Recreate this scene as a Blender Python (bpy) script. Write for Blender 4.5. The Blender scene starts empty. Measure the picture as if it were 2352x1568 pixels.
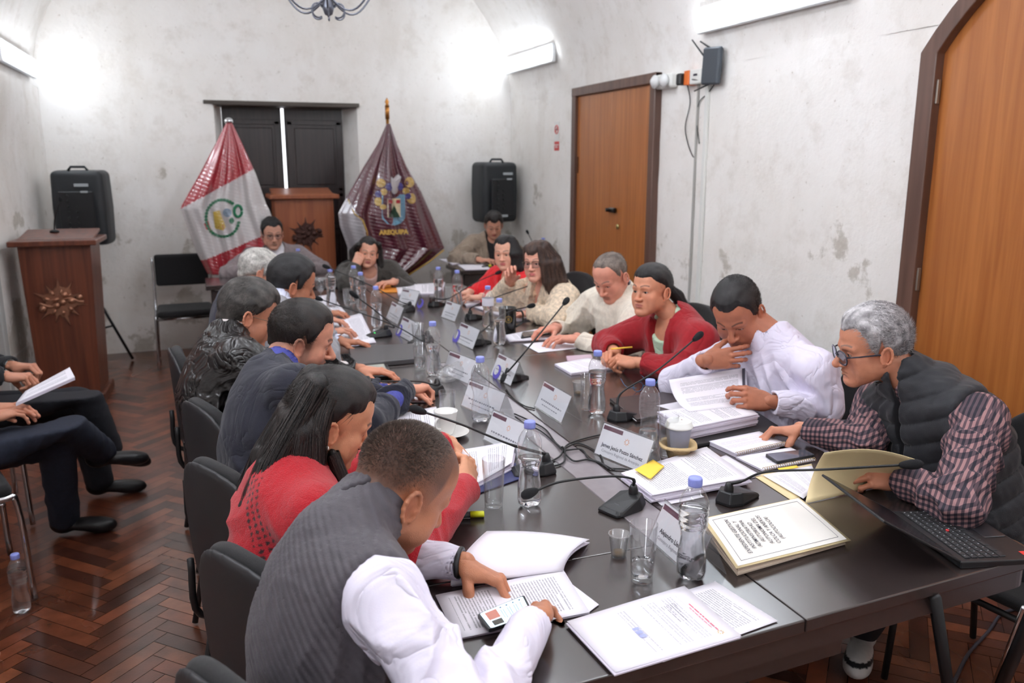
import bpy, math, random
import numpy as np
from mathutils import Vector, Matrix

# ---------------------------------------------------------------- camera, world, light, exposure
CAM_H = 1.65
FPX = 1900.0
YAW, PIT = math.radians(20.5), math.radians(12.3)
sc = bpy.context.scene
col = sc.collection
cam_data = bpy.data.cameras.new('camera')
cam = bpy.data.objects.new('camera', cam_data)
col.objects.link(cam)
cam.location = (0, 0, CAM_H)
cam.rotation_euler = (math.pi/2 - PIT, 0, -YAW)
cam_data.sensor_fit = 'HORIZONTAL'
cam_data.sensor_width = 36.0
cam_data.lens = FPX/2352*36
cam_data.clip_start = 0.02
cam_data.dof.use_dof = True
cam_data.dof.focus_distance = 2.15
cam_data.dof.aperture_fstop = 4.0
sc.camera = cam
sc.view_settings.view_transform = 'Standard'
sc.view_settings.look = 'None'
sc.view_settings.gamma = 1.0
sc.view_settings.use_curve_mapping = False
sc.view_settings.exposure = 1.15
world = bpy.data.worlds.new('world')
sc.world = world
world.use_nodes = True
world.node_tree.nodes['Background'].inputs[0].default_value = (0.75, 0.85, 1.0, 1)
world.node_tree.nodes['Background'].inputs[1].default_value = 0.6
sc.cycles.max_bounces = 10
sc.cycles.transmission_bounces = 8
sc.cycles.transparent_max_bounces = 16
sc.cycles.caustics_reflective = False
sc.cycles.caustics_refractive = False
sc.cycles.sample_clamp_indirect = 6.0
TUBE_POWER = 11.0       # emission strength of the fluorescent diffusers (see lamp builder)

# ---------------------------------------------------------------- photograph pixel -> point of the room
_c, _s = math.cos(YAW), math.sin(YAW)
_FW = np.array([_s*math.cos(PIT), _c*math.cos(PIT), -math.sin(PIT)])
_RT = np.array([_c, -_s, 0.0])
_UP = np.cross(_RT, _FW)
def _ray(px, py): return _FW*FPX + _RT*(px-1176) - _UP*(py-784)
def W(px, py, z=0.75):
    r = _ray(px, py); return np.array([0, 0, CAM_H]) + r*((z-CAM_H)/r[2])
def WX(px, py, X):
    r = _ray(px, py); return np.array([0, 0, CAM_H]) + r*(X/r[0])
def WY(px, py, Y):
    r = _ray(px, py); return np.array([0, 0, CAM_H]) + r*(Y/r[1])
def V3(*a): return np.array(a, dtype=float)
def nrm(v):
    v = np.asarray(v, float); return v/(np.linalg.norm(v)+1e-12)

# ---------------------------------------------------------------- object helpers
def tag(o, label=None, cat=None, group=None, kind=None):
    if label: o['label'] = label
    if cat: o['category'] = cat
    if group: o['group'] = group
    if kind: o['kind'] = kind
    return o
def thing(name, label, cat, loc=(0, 0, 0), rz=0.0, group=None):
    o = bpy.data.objects.new(name, None); col.objects.link(o)
    o.location = tuple(float(v) for v in loc); o.rotation_euler = (0, 0, rz)
    o.empty_display_size = 0.05
    return tag(o, label, cat, group)
def copy_tree(o, parent=None):
    c = o.copy(); col.objects.link(c)
    if parent is not None:
        c.parent = parent
    for ch in [x for x in KIDS.get(o.name, [])]:
        k = copy_tree(ch, c); KIDS.setdefault(c.name, []).append(k)
    return c
KIDS = {}
def link(name, me, mats, parent=None, label=None, loc=None, rot=None):
    o = bpy.data.objects.new(name, me); col.objects.link(o)
    if not isinstance(mats, (list, tuple)): mats = [mats]
    for m in mats: me.materials.append(m)
    if parent is not None:
        o.parent = parent; KIDS.setdefault(parent.name, []).append(o)
    if label: o['label'] = label
    if loc is not None: o.location = tuple(float(v) for v in loc)
    if rot is not None: o.rotation_euler = rot
    return o

class MB:
    """collects shapes, becomes ONE mesh"""
    def __init__(s): s.v = []; s.f = []; s.mi = []; s.uv = {}; s.smooth = []
    def add(s, vs, fs, mi=0, smooth=True, uvs=None):
        n = len(s.v)
        s.v += [tuple(float(x) for x in v) for v in vs]
        for k, f in enumerate(fs):
            if uvs is not None: s.uv[len(s.f)] = [uvs[i] for i in f]
            s.f.append(tuple(i+n for i in f)); s.mi.append(mi); s.smooth.append(smooth)
        return s
    def box(s, c, d, rz=0.0, mi=0, R=None, bevel=0.0):
        c = np.array(c, float); hx, hy, hz = np.array(d, float)/2
        if R is None:
            R = rotz(rz)
        b = min(bevel, hx*.9, hy*.9, hz*.9)
        if b <= 0:
            P = [(-hx,-hy,-hz),(hx,-hy,-hz),(hx,hy,-hz),(-hx,hy,-hz),(-hx,-hy,hz),(hx,-hy,hz),(hx,hy,hz),(-hx,hy,hz)]
            F = [(0,3,2,1),(4,5,6,7),(0,1,5,4),(1,2,6,5),(2,3,7,6),(3,0,4,7)]
            return s.add([c+R@np.array(p) for p in P], F, mi, False)
        P = []; idx = {}
        for sx in (-1,1):
            for sy in (-1,1):
                for sz in (-1,1):
                    idx[(sx,sy,sz)] = len(P)
                    P += [(sx*hx, sy*(hy-b), sz*(hz-b)), (sx*(hx-b), sy*hy, sz*(hz-b)), (sx*(hx-b), sy*(hy-b), sz*hz)]
        def q(a, k): return idx[a]+k
        F = []
        for sx in (-1,1):
            f = [q((sx,-1,-1),0),q((sx,1,-1),0),q((sx,1,1),0),q((sx,-1,1),0)]; F.append(f if sx>0 else f[::-1])
        for sy in (-1,1):
            f = [q((-1,sy,-1),1),q((1,sy,-1),1),q((1,sy,1),1),q((-1,sy,1),1)]; F.append(f if sy<0 else f[::-1])
        for sz in (-1,1):
            f = [q((-1,-1,sz),2),q((1,-1,sz),2),q((1,1,sz),2),q((-1,1,sz),2)]; F.append(f if sz>0 else f[::-1])
        for a in (-1,1):
            for b2 in (-1,1):
                f = [q((-1,a,b2),1),q((1,a,b2),1),q((1,a,b2),2),q((-1,a,b2),2)]; F.append(f if a*b2<0 else f[::-1])
                f = [q((a,-1,b2),0),q((a,1,b2),0),q((a,1,b2),2),q((a,-1,b2),2)]; F.append(f if a*b2>0 else f[::-1])
                f = [q((a,b2,-1),0),q((a,b2,1),0),q((a,b2,1),1),q((a,b2,-1),1)]; F.append(f if a*b2<0 else f[::-1])
                for c2 in (-1,1):
                    f = [q((a,b2,c2),0),q((a,b2,c2),1),q((a,b2,c2),2)]; F.append(f if a*b2*c2>0 else f[::-1])
        return s.add([c+R@np.array(p) for p in P], F, mi, False)
    def tube(s, pts, r, n=8, mi=0, cap=True, closed=False, squash=None):
        pts = [np.array(p, float) for p in pts]; m = len(pts)
        rs = r if isinstance(r, (list, tuple, np.ndarray)) else [r]*m
        T = []
        for i in range(m):
            if closed: t = pts[(i+1) % m]-pts[i-1]
            else: t = pts[min(i+1, m-1)]-pts[max(i-1, 0)]
            T.append(nrm(t))
        ref = np.array([0, 0, 1.0]) if abs(T[0][2]) < .9 else np.array([1.0, 0, 0])
        u = nrm(np.cross(T[0], ref)); vs = []
        for i in range(m):
            u = nrm(u-T[i]*(u@T[i])); w = np.cross(T[i], u)
            for k in range(n):
                a = 2*math.pi*k/n
                vs.append(pts[i]+rs[i]*(math.cos(a)*u*(squash or 1)+math.sin(a)*w))
        fs = []
        for i in range(m if closed else m-1):
            j = (i+1) % m
            for k in range(n):
                k2 = (k+1) % n
                fs.append((i*n+k, i*n+k2, j*n+k2, j*n+k))
        if cap and not closed:
            fs.append(tuple(range(n))[::-1]); fs.append(tuple((m-1)*n+k for k in range(n)))
        return s.add(vs, fs, mi, True)
    def lathe(s, prof, c=(0, 0, 0), n=24, mi=0, cap=False, R=None, sx=1, sy=1):
        c = np.array(c, float); vs = []
        for r, z in prof:
            for k in range(n):
                a = 2*math.pi*k/n; p = np.array([r*math.cos(a)*sx, r*math.sin(a)*sy, z])
                vs.append(c+(R@p if R is not None else p))
        m = len(prof); fs = []
        for i in range(m-1):
            for k in range(n):
                k2 = (k+1) % n; fs.append((i*n+k, i*n+k2, (i+1)*n+k2, (i+1)*n+k))
        if cap:
            fs.append(tuple(range(n))[::-1]); fs.append(tuple((m-1)*n+k for k in range(n)))
        return s.add(vs, fs, mi, True)
    def prism(s, poly, z0, z1, mi=0, M=None):
        """poly: 2D outline ccw; extruded along z; M: 4x4-like function"""
        n = len(poly); vs = [(x, y, z0) for x, y in poly]+[(x, y, z1) for x, y in poly]
        if M is not None: vs = [M(np.array(v, float)) for v in vs]
        fs = [tuple(range(n))[::-1], tuple(range(n, 2*n))]+[(k, (k+1) % n, n+(k+1) % n, n+k) for k in range(n)]
        return s.add(vs, fs, mi, False)
    def sphere(s, c, r, n=12, m=8, mi=0, R=None):
        r = np.array([r]*3 if np.isscalar(r) else r, float); c = np.array(c, float); vs = []
        for i in range(m+1):
            t = math.pi*i/m
            for k in range(n):
                a = 2*math.pi*k/n
                p = r*np.array([math.sin(t)*math.cos(a), math.sin(t)*math.sin(a), -math.cos(t)])
                vs.append(c+(R@p if R is not None else p))
        fs = [(i*n+k, i*n+(k+1) % n, (i+1)*n+(k+1) % n, (i+1)*n+k) for i in range(m) for k in range(n)]
        return s.add(vs, fs, mi, True)
    def sheet(s, grid, mi=0, uv=True):
        """grid[i][j] of points"""
        a = len(grid); b = len(grid[0]); vs = [p for row in grid for p in row]
        uvs = [(j/(b-1), i/(a-1)) for i in range(a) for j in range(b)]
        fs = [(i*b+j, i*b+j+1, (i+1)*b+j+1, (i+1)*b+j) for i in range(a-1) for j in range(b-1)]
        return s.add(vs, fs, mi, True, uvs if uv else None)
    def build(s, name, mats, parent=None, label=None, loc=None, rot=None):
        me = bpy.data.meshes.new(name)
        me.from_pydata(s.v, [], s.f)
        me.polygons.foreach_set('material_index', s.mi)
        me.polygons.foreach_set('use_smooth', s.smooth)
        if s.uv:
            ul = me.uv_layers.new(name='UVMap')
            for fi, p in enumerate(me.polygons):
                if fi in s.uv:
                    for k, li in enumerate(p.loop_indices): ul.data[li].uv = s.uv[fi][k]
        me.validate(); me.update()
        return link(name, me, mats, parent, label, loc, rot)
def rotz(a):
    c, s = math.cos(a), math.sin(a); return np.array([[c, -s, 0], [s, c, 0], [0, 0, 1.0]])
def rotx(a):
    c, s = math.cos(a), math.sin(a); return np.array([[1.0, 0, 0], [0, c, -s], [0, s, c]])
def roty(a):
    c, s = math.cos(a), math.sin(a); return np.array([[c, 0, s], [0, 1.0, 0], [-s, 0, c]])
def arc(p0, p1, h, n=10, up=(0, 0, 1)):
    p0, p1, up = map(lambda q: np.array(q, float), (p0, p1, up))
    return [p0+(p1-p0)*t+up*h*4*t*(1-t) for t in np.linspace(0, 1, n)]
def spline(pts, n=8):
    """Catmull-Rom through pts"""
    P = [np.array(p, float) for p in pts]; P = [2*P[0]-P[1]]+P+[2*P[-1]-P[-2]]; out = []
    for i in range(1, len(P)-2):
        for k in range(n):
            t = k/n
            out.append(.5*((2*P[i])+(-P[i-1]+P[i+1])*t+(2*P[i-1]-5*P[i]+4*P[i+1]-P[i+2])*t*t+(-P[i-1]+3*P[i]-3*P[i+1]+P[i+2])*t**3))
    out.append(P[-2]); return out
def soften(o, w=.004, seg=2):
    m = o.modifiers.new('bevel', 'BEVEL'); m.width = w; m.segments = seg; m.limit_method = 'ANGLE'; return o
def text_mesh(txt, size, name='lettering', align='CENTER', bold=0.0, space=1.0):
    cu = bpy.data.curves.new(name, 'FONT'); cu.body = txt; cu.size = size
    cu.align_x = align; cu.align_y = 'CENTER'; cu.offset = bold; cu.space_line = space
    cu.resolution_u = 2
    ob = bpy.data.objects.new(name, cu); col.objects.link(ob)
    dg = bpy.context.evaluated_depsgraph_get()
    me = bpy.data.meshes.new_from_object(ob.evaluated_get(dg))
    bpy.data.objects.remove(ob); bpy.data.curves.remove(cu)
    me.materials.clear()
    return me
def put_text(txt, size, mat, parent, M, label=None, align='CENTER', bold=0.0, name='lettering', space=1.0):
    """M: 4x4 Matrix in the parent's space"""
    me = text_mesh(txt, size, name, align, bold, space)
    o = link(name, me, mat, parent, label); o.matrix_local = M
    return o
def frame(o, x, y):
    """matrix from an origin, x axis, y axis"""
    x = Vector([float(v) for v in nrm(x)]); z = x.cross(Vector([float(v) for v in nrm(y)])).normalized(); y = z.cross(x)
    M = Matrix((x, y, z)).transposed().to_4x4(); M.translation = Vector([float(v) for v in o]); return M

# ---------------------------------------------------------------- materials
def _new(name):
    m = bpy.data.materials.new(name); m.use_nodes = True
    nt = m.node_tree; return m, nt, nt.nodes['Principled BSDF']
def srgb(r, g, b):
    f = lambda c: (c/255/12.92) if c/255 <= .04045 else ((c/255+.055)/1.055)**2.4
    return (f(r), f(g), f(b), 1)
def mat(name, rgb, rough=.6, metal=0.0, spec=.5, coat=0.0, sheen=0.0, var=0.0, vscale=20.0, bump=0.0, bscale=60.0, emit=0.0, stretch=None, coords='Object'):
    m, nt, b = _new(name); N = nt.nodes; L = nt.links
    c = srgb(*rgb) if max(rgb) > 1 else (*rgb, 1)
    b.inputs['Base Color'].default_value = c
    b.inputs['Roughness'].default_value = rough; b.inputs['Metallic'].default_value = metal
    b.inputs['Specular IOR Level'].default_value = spec; b.inputs['Coat Weight'].default_value = coat
    b.inputs['Sheen Weight'].default_value = sheen
    if emit:
        b.inputs['Emission Color'].default_value = c; b.inputs['Emission Strength'].default_value = emit
    if var or bump:
        tc = N.new('ShaderNodeTexCoord'); mp = N.new('ShaderNodeMapping'); L.new(tc.outputs[coords], mp.inputs[0])
        if stretch: mp.inputs['Scale'].default_value = stretch
    if var:
        no = N.new('ShaderNodeTexNoise'); no.inputs['Scale'].default_value = vscale; no.inputs['Detail'].default_value = 5
        L.new(mp.outputs[0], no.inputs['Vector'])
        mr = N.new('ShaderNodeMapRange'); mr.inputs[1].default_value = .3; mr.inputs[2].default_value = .7
        mr.inputs[3].default_value = 1-var; mr.inputs[4].default_value = 1+var
        L.new(no.outputs[0], mr.inputs[0])
        mx = N.new('ShaderNodeVectorMath'); mx.operation = 'SCALE'; mx.inputs[0].default_value = c[:3]
        L.new(mr.outputs[0], mx.inputs['Scale']); L.new(mx.outputs[0], b.inputs['Base Color'])
    if bump:
        n2 = N.new('ShaderNodeTexNoise'); n2.inputs['Scale'].default_value = bscale; n2.inputs['Detail'].default_value = 4
        L.new(mp.outputs[0], n2.inputs['Vector'])
        bp = N.new('ShaderNodeBump'); bp.inputs['Strength'].default_value = bump; bp.inputs['Distance'].default_value = .01
        L.new(n2.outputs[0], bp.inputs['Height']); L.new(bp.outputs[0], b.inputs['Normal'])
    return m
def mat_vcol(name, rough=.55, spec=.4, var=.06, vscale=60, bump=.15, bscale=300, sheen=0.0, stretch=None, sss=0.0, crease=0.0, cscale=7.0):
    """colour from the mesh's own colour attribute 'Col'"""
    m, nt, b = _new(name); N = nt.nodes; L = nt.links
    at = N.new('ShaderNodeAttribute'); at.attribute_name = 'Col'
    tc = N.new('ShaderNodeTexCoord'); mp = N.new('ShaderNodeMapping'); L.new(tc.outputs['Object'], mp.inputs[0])
    if stretch: mp.inputs['Scale'].default_value = stretch
    no = N.new('ShaderNodeTexNoise'); no.inputs['Scale'].default_value = vscale; no.inputs['Detail'].default_value = 4
    L.new(mp.outputs[0], no.inputs['Vector'])
    mr = N.new('ShaderNodeMapRange'); mr.inputs[1].default_value = .3; mr.inputs[2].default_value = .7
    mr.inputs[3].default_value = 1-var; mr.inputs[4].default_value = 1+var; L.new(no.outputs[0], mr.inputs[0])
    mx = N.new('ShaderNodeVectorMath'); mx.operation = 'SCALE'; L.new(at.outputs['Color'], mx.inputs[0]); L.new(mr.outputs[0], mx.inputs['Scale'])
    L.new(mx.outputs[0], b.inputs['Base Color'])
    n2 = N.new('ShaderNodeTexNoise'); n2.inputs['Scale'].default_value = bscale; L.new(mp.outputs[0], n2.inputs['Vector'])
    bp = N.new('ShaderNodeBump'); bp.inputs['Strength'].default_value = bump; bp.inputs['Distance'].default_value = .003
    L.new(n2.outputs[0], bp.inputs['Height']); L.new(bp.outputs[0], b.inputs['Normal'])
    if crease:      # creases of the cloth: warped ridges
        n3 = N.new('ShaderNodeTexNoise'); n3.inputs['Scale'].default_value = cscale; n3.inputs['Detail'].default_value = 3; n3.inputs['Distortion'].default_value = 1.1; L.new(tc.outputs['Object'], n3.inputs['Vector'])
        s1 = N.new('ShaderNodeMath'); s1.operation = 'SUBTRACT'; s1.inputs[1].default_value = .5; L.new(n3.outputs[0], s1.inputs[0]); s2 = N.new('ShaderNodeMath'); s2.operation = 'ABSOLUTE'; L.new(s1.outputs[0], s2.inputs[0])
        s3 = N.new('ShaderNodeMath'); s3.operation = 'POWER'; s3.inputs[1].default_value = .6; L.new(s2.outputs[0], s3.inputs[0])
        b3 = N.new('ShaderNodeBump'); b3.inputs['Strength'].default_value = crease; b3.inputs['Distance'].default_value = .03; L.new(s3.outputs[0], b3.inputs['Height']); L.new(bp.outputs[0], b3.inputs['Normal']); L.new(b3.outputs[0], b.inputs['Normal'])
    b.inputs['Roughness'].default_value = rough; b.inputs['Specular IOR Level'].default_value = spec
    b.inputs['Sheen Weight'].default_value = sheen
    if sss:
        b.inputs['Subsurface Weight'].default_value = sss; b.inputs['Subsurface Radius'].default_value = (.01, .004, .002)
        b.inputs['Subsurface Scale'].default_value = .6
    return m
def mat_glass(name, rgb=(1, 1, 1), rough=0.0, ior=1.45, tint_alpha=1.0):
    m, nt, b = _new(name)
    b.inputs['Base Color'].default_value = (*rgb, 1); b.inputs['Roughness'].default_value = rough
    b.inputs['Transmission Weight'].default_value = 1.0; b.inputs['IOR'].default_value = ior
    b.inputs['Specular IOR Level'].default_value = .5
    return m
def mat_film(name, rgb=(1, 1, 1), refl=.12, rough=.03, haze=0.0):
    """thin clear plastic: mostly see-through with a glossy surface, the same from every side"""
    m = bpy.data.materials.new(name); m.use_nodes = True; nt = m.node_tree; N = nt.nodes; L = nt.links
    N.clear(); out = N.new('ShaderNodeOutputMaterial'); tr = N.new('ShaderNodeBsdfTransparent'); gl = N.new('ShaderNodeBsdfGlossy')
    tr.inputs[0].default_value = (*rgb, 1); gl.inputs['Roughness'].default_value = rough
    lw = N.new('ShaderNodeLayerWeight'); lw.inputs[0].default_value = .5
    pw = N.new('ShaderNodeMath'); pw.operation = 'POWER'; pw.inputs[1].default_value = 3.2; L.new(lw.outputs['Facing'], pw.inputs[0])
    ad = N.new('ShaderNodeMath'); ad.operation = 'MULTIPLY_ADD'; ad.inputs[1].default_value = .75; ad.inputs[2].default_value = refl*.3
    ad.use_clamp = True
    L.new(pw.outputs[0], ad.inputs[0]); mx = N.new('ShaderNodeMixShader'); L.new(ad.outputs[0], mx.inputs[0])
    src = tr.outputs[0]
    if haze:       # slightly cloudy: scatters a little of the light that falls on it
        df = N.new('ShaderNodeBsdfDiffuse'); tl = N.new('ShaderNodeBsdfTranslucent'); df.inputs[0].default_value = tl.inputs[0].default_value = (.9, .91, .93, 1)
        h1 = N.new('ShaderNodeMixShader'); h1.inputs[0].default_value = .5; L.new(df.outputs[0], h1.inputs[1]); L.new(tl.outputs[0], h1.inputs[2])
        h2 = N.new('ShaderNodeMixShader'); h2.inputs[0].default_value = haze; L.new(src, h2.inputs[1]); L.new(h1.outputs[0], h2.inputs[2]); src = h2.outputs[0]
    L.new(src, mx.inputs[1]); L.new(gl.outputs[0], mx.inputs[2]); L.new(mx.outputs[0], out.inputs[0])
    return m
def hit_px(px, py, obs):
    """where the photograph's ray through a pixel first meets one of the meshes (to pin small things on clothes)"""
    from mathutils.bvhtree import BVHTree
    bpy.context.view_layer.update(); o = Vector((0, 0, CAM_H)); d = Vector([float(v) for v in nrm(_ray(px, py))]); best = None
    for ob in obs:
        mi = ob.matrix_world.inverted(); t = BVHTree.FromPolygons([v.co for v in ob.data.vertices], [p.vertices for p in ob.data.polygons])
        r = t.ray_cast(mi@o, (mi.to_3x3()@d).normalized())
        if r[0] is not None:
            w = ob.matrix_world@r[0]; n = (ob.matrix_world.to_3x3()@r[1]).normalized()
            if best is None or (w-o).length < best[2]: best = (w, n, (w-o).length)
    return best
# ---------------------------------------------------------------- implicit surfaces (for people, cloth, cushions)
def smin(a, b, k):
    if k <= 0: return np.minimum(a, b)
    h = np.maximum(k-np.abs(a-b), 0)/k
    return np.minimum(a, b)-h*h*k*.25
def smax(a, b, k): return -smin(-a, -b, k)
class Grid:
    def __init__(s, lo, hi, h):
        s.lo = np.array(lo, np.float32); s.h = h
        n = np.ceil((np.array(hi)-np.array(lo))/h).astype(int)+1
        s.n = n; s.d = np.full(n, .08, np.float32)
        s.ax = [s.lo[i]+h*np.arange(n[i], dtype=np.float32) for i in range(3)]
    def _sl(s, lo, hi):
        a = np.clip(np.floor((np.array(lo)-s.lo)/s.h).astype(int), 0, s.n-1); b = np.clip(np.ceil((np.array(hi)-s.lo)/s.h).astype(int)+1, 1, s.n)
        return tuple(slice(a[i], max(b[i], a[i]+1)) for i in range(3))
    def _xyz(s, sl):
        return (s.ax[0][sl[0]][:, None, None], s.ax[1][sl[1]][None, :, None], s.ax[2][sl[2]][None, None, :])
    def put(s, lo, hi, fn, k, mode='u', m=.05):
        sl = s._sl(np.array(lo)-m, np.array(hi)+m); X, Y, Z = s._xyz(sl)
        d = fn(X, Y, Z).astype(np.float32)
        if mode == 'u': s.d[sl] = smin(s.d[sl], d, k)
        elif mode == 'sub': s.d[sl] = smax(s.d[sl], -d, k)
        elif mode == 'add': s.d[sl] = s.d[sl]+d
        return s
    def cone(s, a, b, ra, rb, k=.02, mode='u', flat=None, m=.05):
        a = np.array(a, np.float32); b = np.array(b, np.float32); ab = b-a; L2 = float(ab@ab)+1e-9
        r = max(ra, rb)
        if flat is not None: fd = nrm(flat[0]); fs = flat[1]     # squash along fd by fs
        def fn(X, Y, Z):
            px, py, pz = X-a[0], Y-a[1], Z-a[2]
            t = np.clip((px*ab[0]+py*ab[1]+pz*ab[2])/L2, 0, 1)
            qx, qy, qz = px-t*ab[0], py-t*ab[1], pz-t*ab[2]
            if flat is not None:
                q = (qx*fd[0]+qy*fd[1]+qz*fd[2])
                e = q*(1/fs-1); qx = qx+e*fd[0]; qy = qy+e*fd[1]; qz = qz+e*fd[2]
                return (np.sqrt(qx*qx+qy*qy+qz*qz)-(ra+(rb-ra)*t))*(.5+.5*fs)
            return np.sqrt(qx*qx+qy*qy+qz*qz)-(ra+(rb-ra)*t)
        return s.put(np.minimum(a, b)-r, np.maximum(a, b)+r, fn, k, mode, m)
    def ell(s, c, r, k=.02, mode='u', R=None):
        c = np.array(c, np.float32); r = np.array([r]*3 if np.isscalar(r) else r, np.float32)
        R = np.eye(3) if R is None else np.array(R)
        e = np.sqrt(((R*r)**2).sum(1))
        def fn(X, Y, Z):
            px, py, pz = X-c[0], Y-c[1], Z-c[2]
            q = [(px*R[0, i]+py*R[1, i]+pz*R[2, i]) for i in range(3)]
            k0 = np.sqrt(sum((q[i]/r[i])**2 for i in range(3))); k1 = np.sqrt(sum((q[i]/(r[i]*r[i]))**2 for i in range(3)))
            return k0*(k0-1)/(k1+1e-6)
        return s.put(c-e, c+e, fn, k, mode)
    def box(s, c, d, R=None, rnd=.01, k=.01, mode='u'):
        c = np.array(c, np.float32); hd = np.array(d, float)/2-rnd; R = np.eye(3) if R is None else np.array(R); e = np.abs(R)@(hd+rnd)
        def fn(X, Y, Z):
            px, py, pz = X-c[0], Y-c[1], Z-c[2]
            q = [np.abs(px*R[0, i]+py*R[1, i]+pz*R[2, i])-hd[i] for i in range(3)]
            o = np.sqrt(sum(np.maximum(v, 0)**2 for v in q)); return o+np.minimum(np.maximum(np.maximum(q[0], q[1]), q[2]), 0)-rnd
        return s.put(c-e, c+e, fn, k, mode)
    def cut(s, p, n, k=.0):
        """remove the side the normal points to"""
        p = np.array(p); n = nrm(n); X, Y, Z = s._xyz((slice(None),)*3)
        s.d = smax(s.d, ((X-p[0])*n[0]+(Y-p[1])*n[1]+(Z-p[2])*n[2]).astype(np.float32), k); return s
    def fn(s, f):
        X, Y, Z = s._xyz((slice(None),)*3); s.d = f(s.d, X, Y, Z).astype(np.float32); return s
    def clamp(s): s.d[0] = s.d[-1] = .05; s.d[:, 0] = s.d[:, -1] = .05; s.d[:, :, 0] = s.d[:, :, -1] = .05; return s
    def mesh(s, smooth=1):
        s.clamp(); d = s.d; neg = d < 0; nx, ny, nz = d.shape
        c = np.zeros((nx-1, ny-1, nz-1), np.uint8)
        off = [(i, j, k) for i in (0, 1) for j in (0, 1) for k in (0, 1)]
        for i, j, k in off: c += neg[i:nx-1+i, j:ny-1+j, k:nz-1+k]
        I = np.argwhere((c > 0) & (c < 8))
        if len(I) == 0: return np.zeros((0, 3)), np.zeros((0, 4), int)
        val = {o: d[I[:, 0]+o[0], I[:, 1]+o[1], I[:, 2]+o[2]] for o in off}
        acc = np.zeros((len(I), 3)); cnt = np.zeros(len(I))
        for a in off:
            for ax in range(3):
                if a[ax] == 0:
                    b = list(a); b[ax] = 1; b = tuple(b); va, vb = val[a], val[b]; m = (va < 0) != (vb < 0)
                    t = va[m]/(va[m]-vb[m]); p = np.tile(np.array(a, float), (m.sum(), 1)); p[:, ax] = t
                    acc[m] += p; cnt[m] += 1
        P = I+acc/cnt[:, None]
        idm = -np.ones(c.shape, np.int64); idm[I[:, 0], I[:, 1], I[:, 2]] = np.arange(len(I))
        F = []
        for ax in range(3):
            sl0 = [slice(None)]*3; sl1 = [slice(None)]*3; sl0[ax] = slice(0, -1); sl1[ax] = slice(1, None)
            A = neg[tuple(sl0)]; B = neg[tuple(sl1)]; E = np.argwhere(A != B)
            u, v = (ax+1) % 3, (ax+2) % 3
            E = E[(E[:, u] > 0) & (E[:, v] > 0) & (E[:, u] < d.shape[u]-1) & (E[:, v] < d.shape[v]-1)]
            q = []
            for du, dv in ((-1, -1), (0, -1), (0, 0), (-1, 0)):
                e = E.copy(); e[:, u] += du; e[:, v] += dv; q.append(idm[e[:, 0], e[:, 1], e[:, 2]])
            q = np.stack(q, 1); flip = ~A[E[:, 0], E[:, 1], E[:, 2]]; q[flip] = q[flip][:, ::-1]; F.append(q)
        F = np.concatenate(F); F = F[(F >= 0).all(1)]
        V = P
        for _ in range(smooth):
            S = np.zeros_like(V); C = np.zeros(len(V))
            for a, b in ((0, 1), (1, 2), (2, 3), (3, 0)):
                np.add.at(S, F[:, a], V[F[:, b]]); np.add.at(S, F[:, b], V[F[:, a]]); np.add.at(C, F[:, a], 1); np.add.at(C, F[:, b], 1)
            V = .5*V+.5*S/np.maximum(C, 1)[:, None]
        return V*s.h+s.lo, F
def np_mesh(name, parts, mats, parent=None, label=None, loc=None):
    """parts: list of (V, F, colour array or None) -> ONE mesh object"""
    parts = [p for p in parts if len(p[0])]
    if not parts: return None
    off = 0; VV = []; FF = []; CC = []
    for V, F, C in parts:
        VV.append(V); FF.append(F+off); off += len(V); CC.append(C if C is not None else np.ones((len(V), 3))*.5)
    V = np.concatenate(VV); F = np.concatenate(FF); C = np.concatenate(CC)
    me = bpy.data.meshes.new(name)
    me.vertices.add(len(V)); me.vertices.foreach_set('co', V.astype(np.float32).ravel())
    me.loops.add(F.size); me.loops.foreach_set('vertex_index', F.astype(np.int32).ravel())
    k = F.shape[1]
    me.polygons.add(len(F)); me.polygons.foreach_set('loop_start', np.arange(0, F.size, k, dtype=np.int32))
    me.polygons.foreach_set('use_smooth', np.ones(len(F), bool))
    me.update(calc_edges=True)
    ca = me.color_attributes.new('Col', 'FLOAT_COLOR', 'POINT')
    ca.data.foreach_set('color', np.concatenate([C, np.ones((len(C), 1))], 1).astype(np.float32).ravel())
    return link(name, me, mats, parent, label, loc)
_rw = np.random.RandomState(5)
_wd = [(nrm(_rw.randn(3)), _rw.rand()*6.28) for _ in range(24)]
def noise3(X, Y, Z, f, seed=0, n=5):
    o = 0
    for i in range(n):
        w, ph = _wd[(seed*5+i) % 24]; g = f*(.7+.25*i)
        o = o+np.sin(g*(X*w[0]+Y*w[1]+Z*w[2])+ph+seed)
    return o/n
def folds(X, Y, Z, f, seed=0):
    """soft ridges, warped, like creased cloth; about -1..1"""
    f = f*3.1; a = noise3(X, Y, Z, f*.22, seed, 4); b = noise3(X, Y, Z, f*.28, seed+2, 4)
    w, ph = _wd[(seed*7+3) % 24]; w2, ph2 = _wd[(seed*3+9) % 24]
    r1 = 1-2*np.abs(np.sin(f*.5*(X*w[0]+Y*w[1]+Z*w[2])+3.2*a+ph)); r2 = 1-2*np.abs(np.sin(f*.35*(X*w2[0]+Y*w2[1]+Z*w2[2])+3.2*b+ph2))
    e = np.clip(.55+.9*noise3(X, Y, Z, f*.12, seed+4, 4), .08, 1)
    return (.6*r1+.4*r2)*e
def Rfrom(fwd, up):
    y = nrm(fwd); x = nrm(np.cross(y, np.array(up, float))); z = np.cross(x, y); return np.stack([x, y, z], 1)
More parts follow.
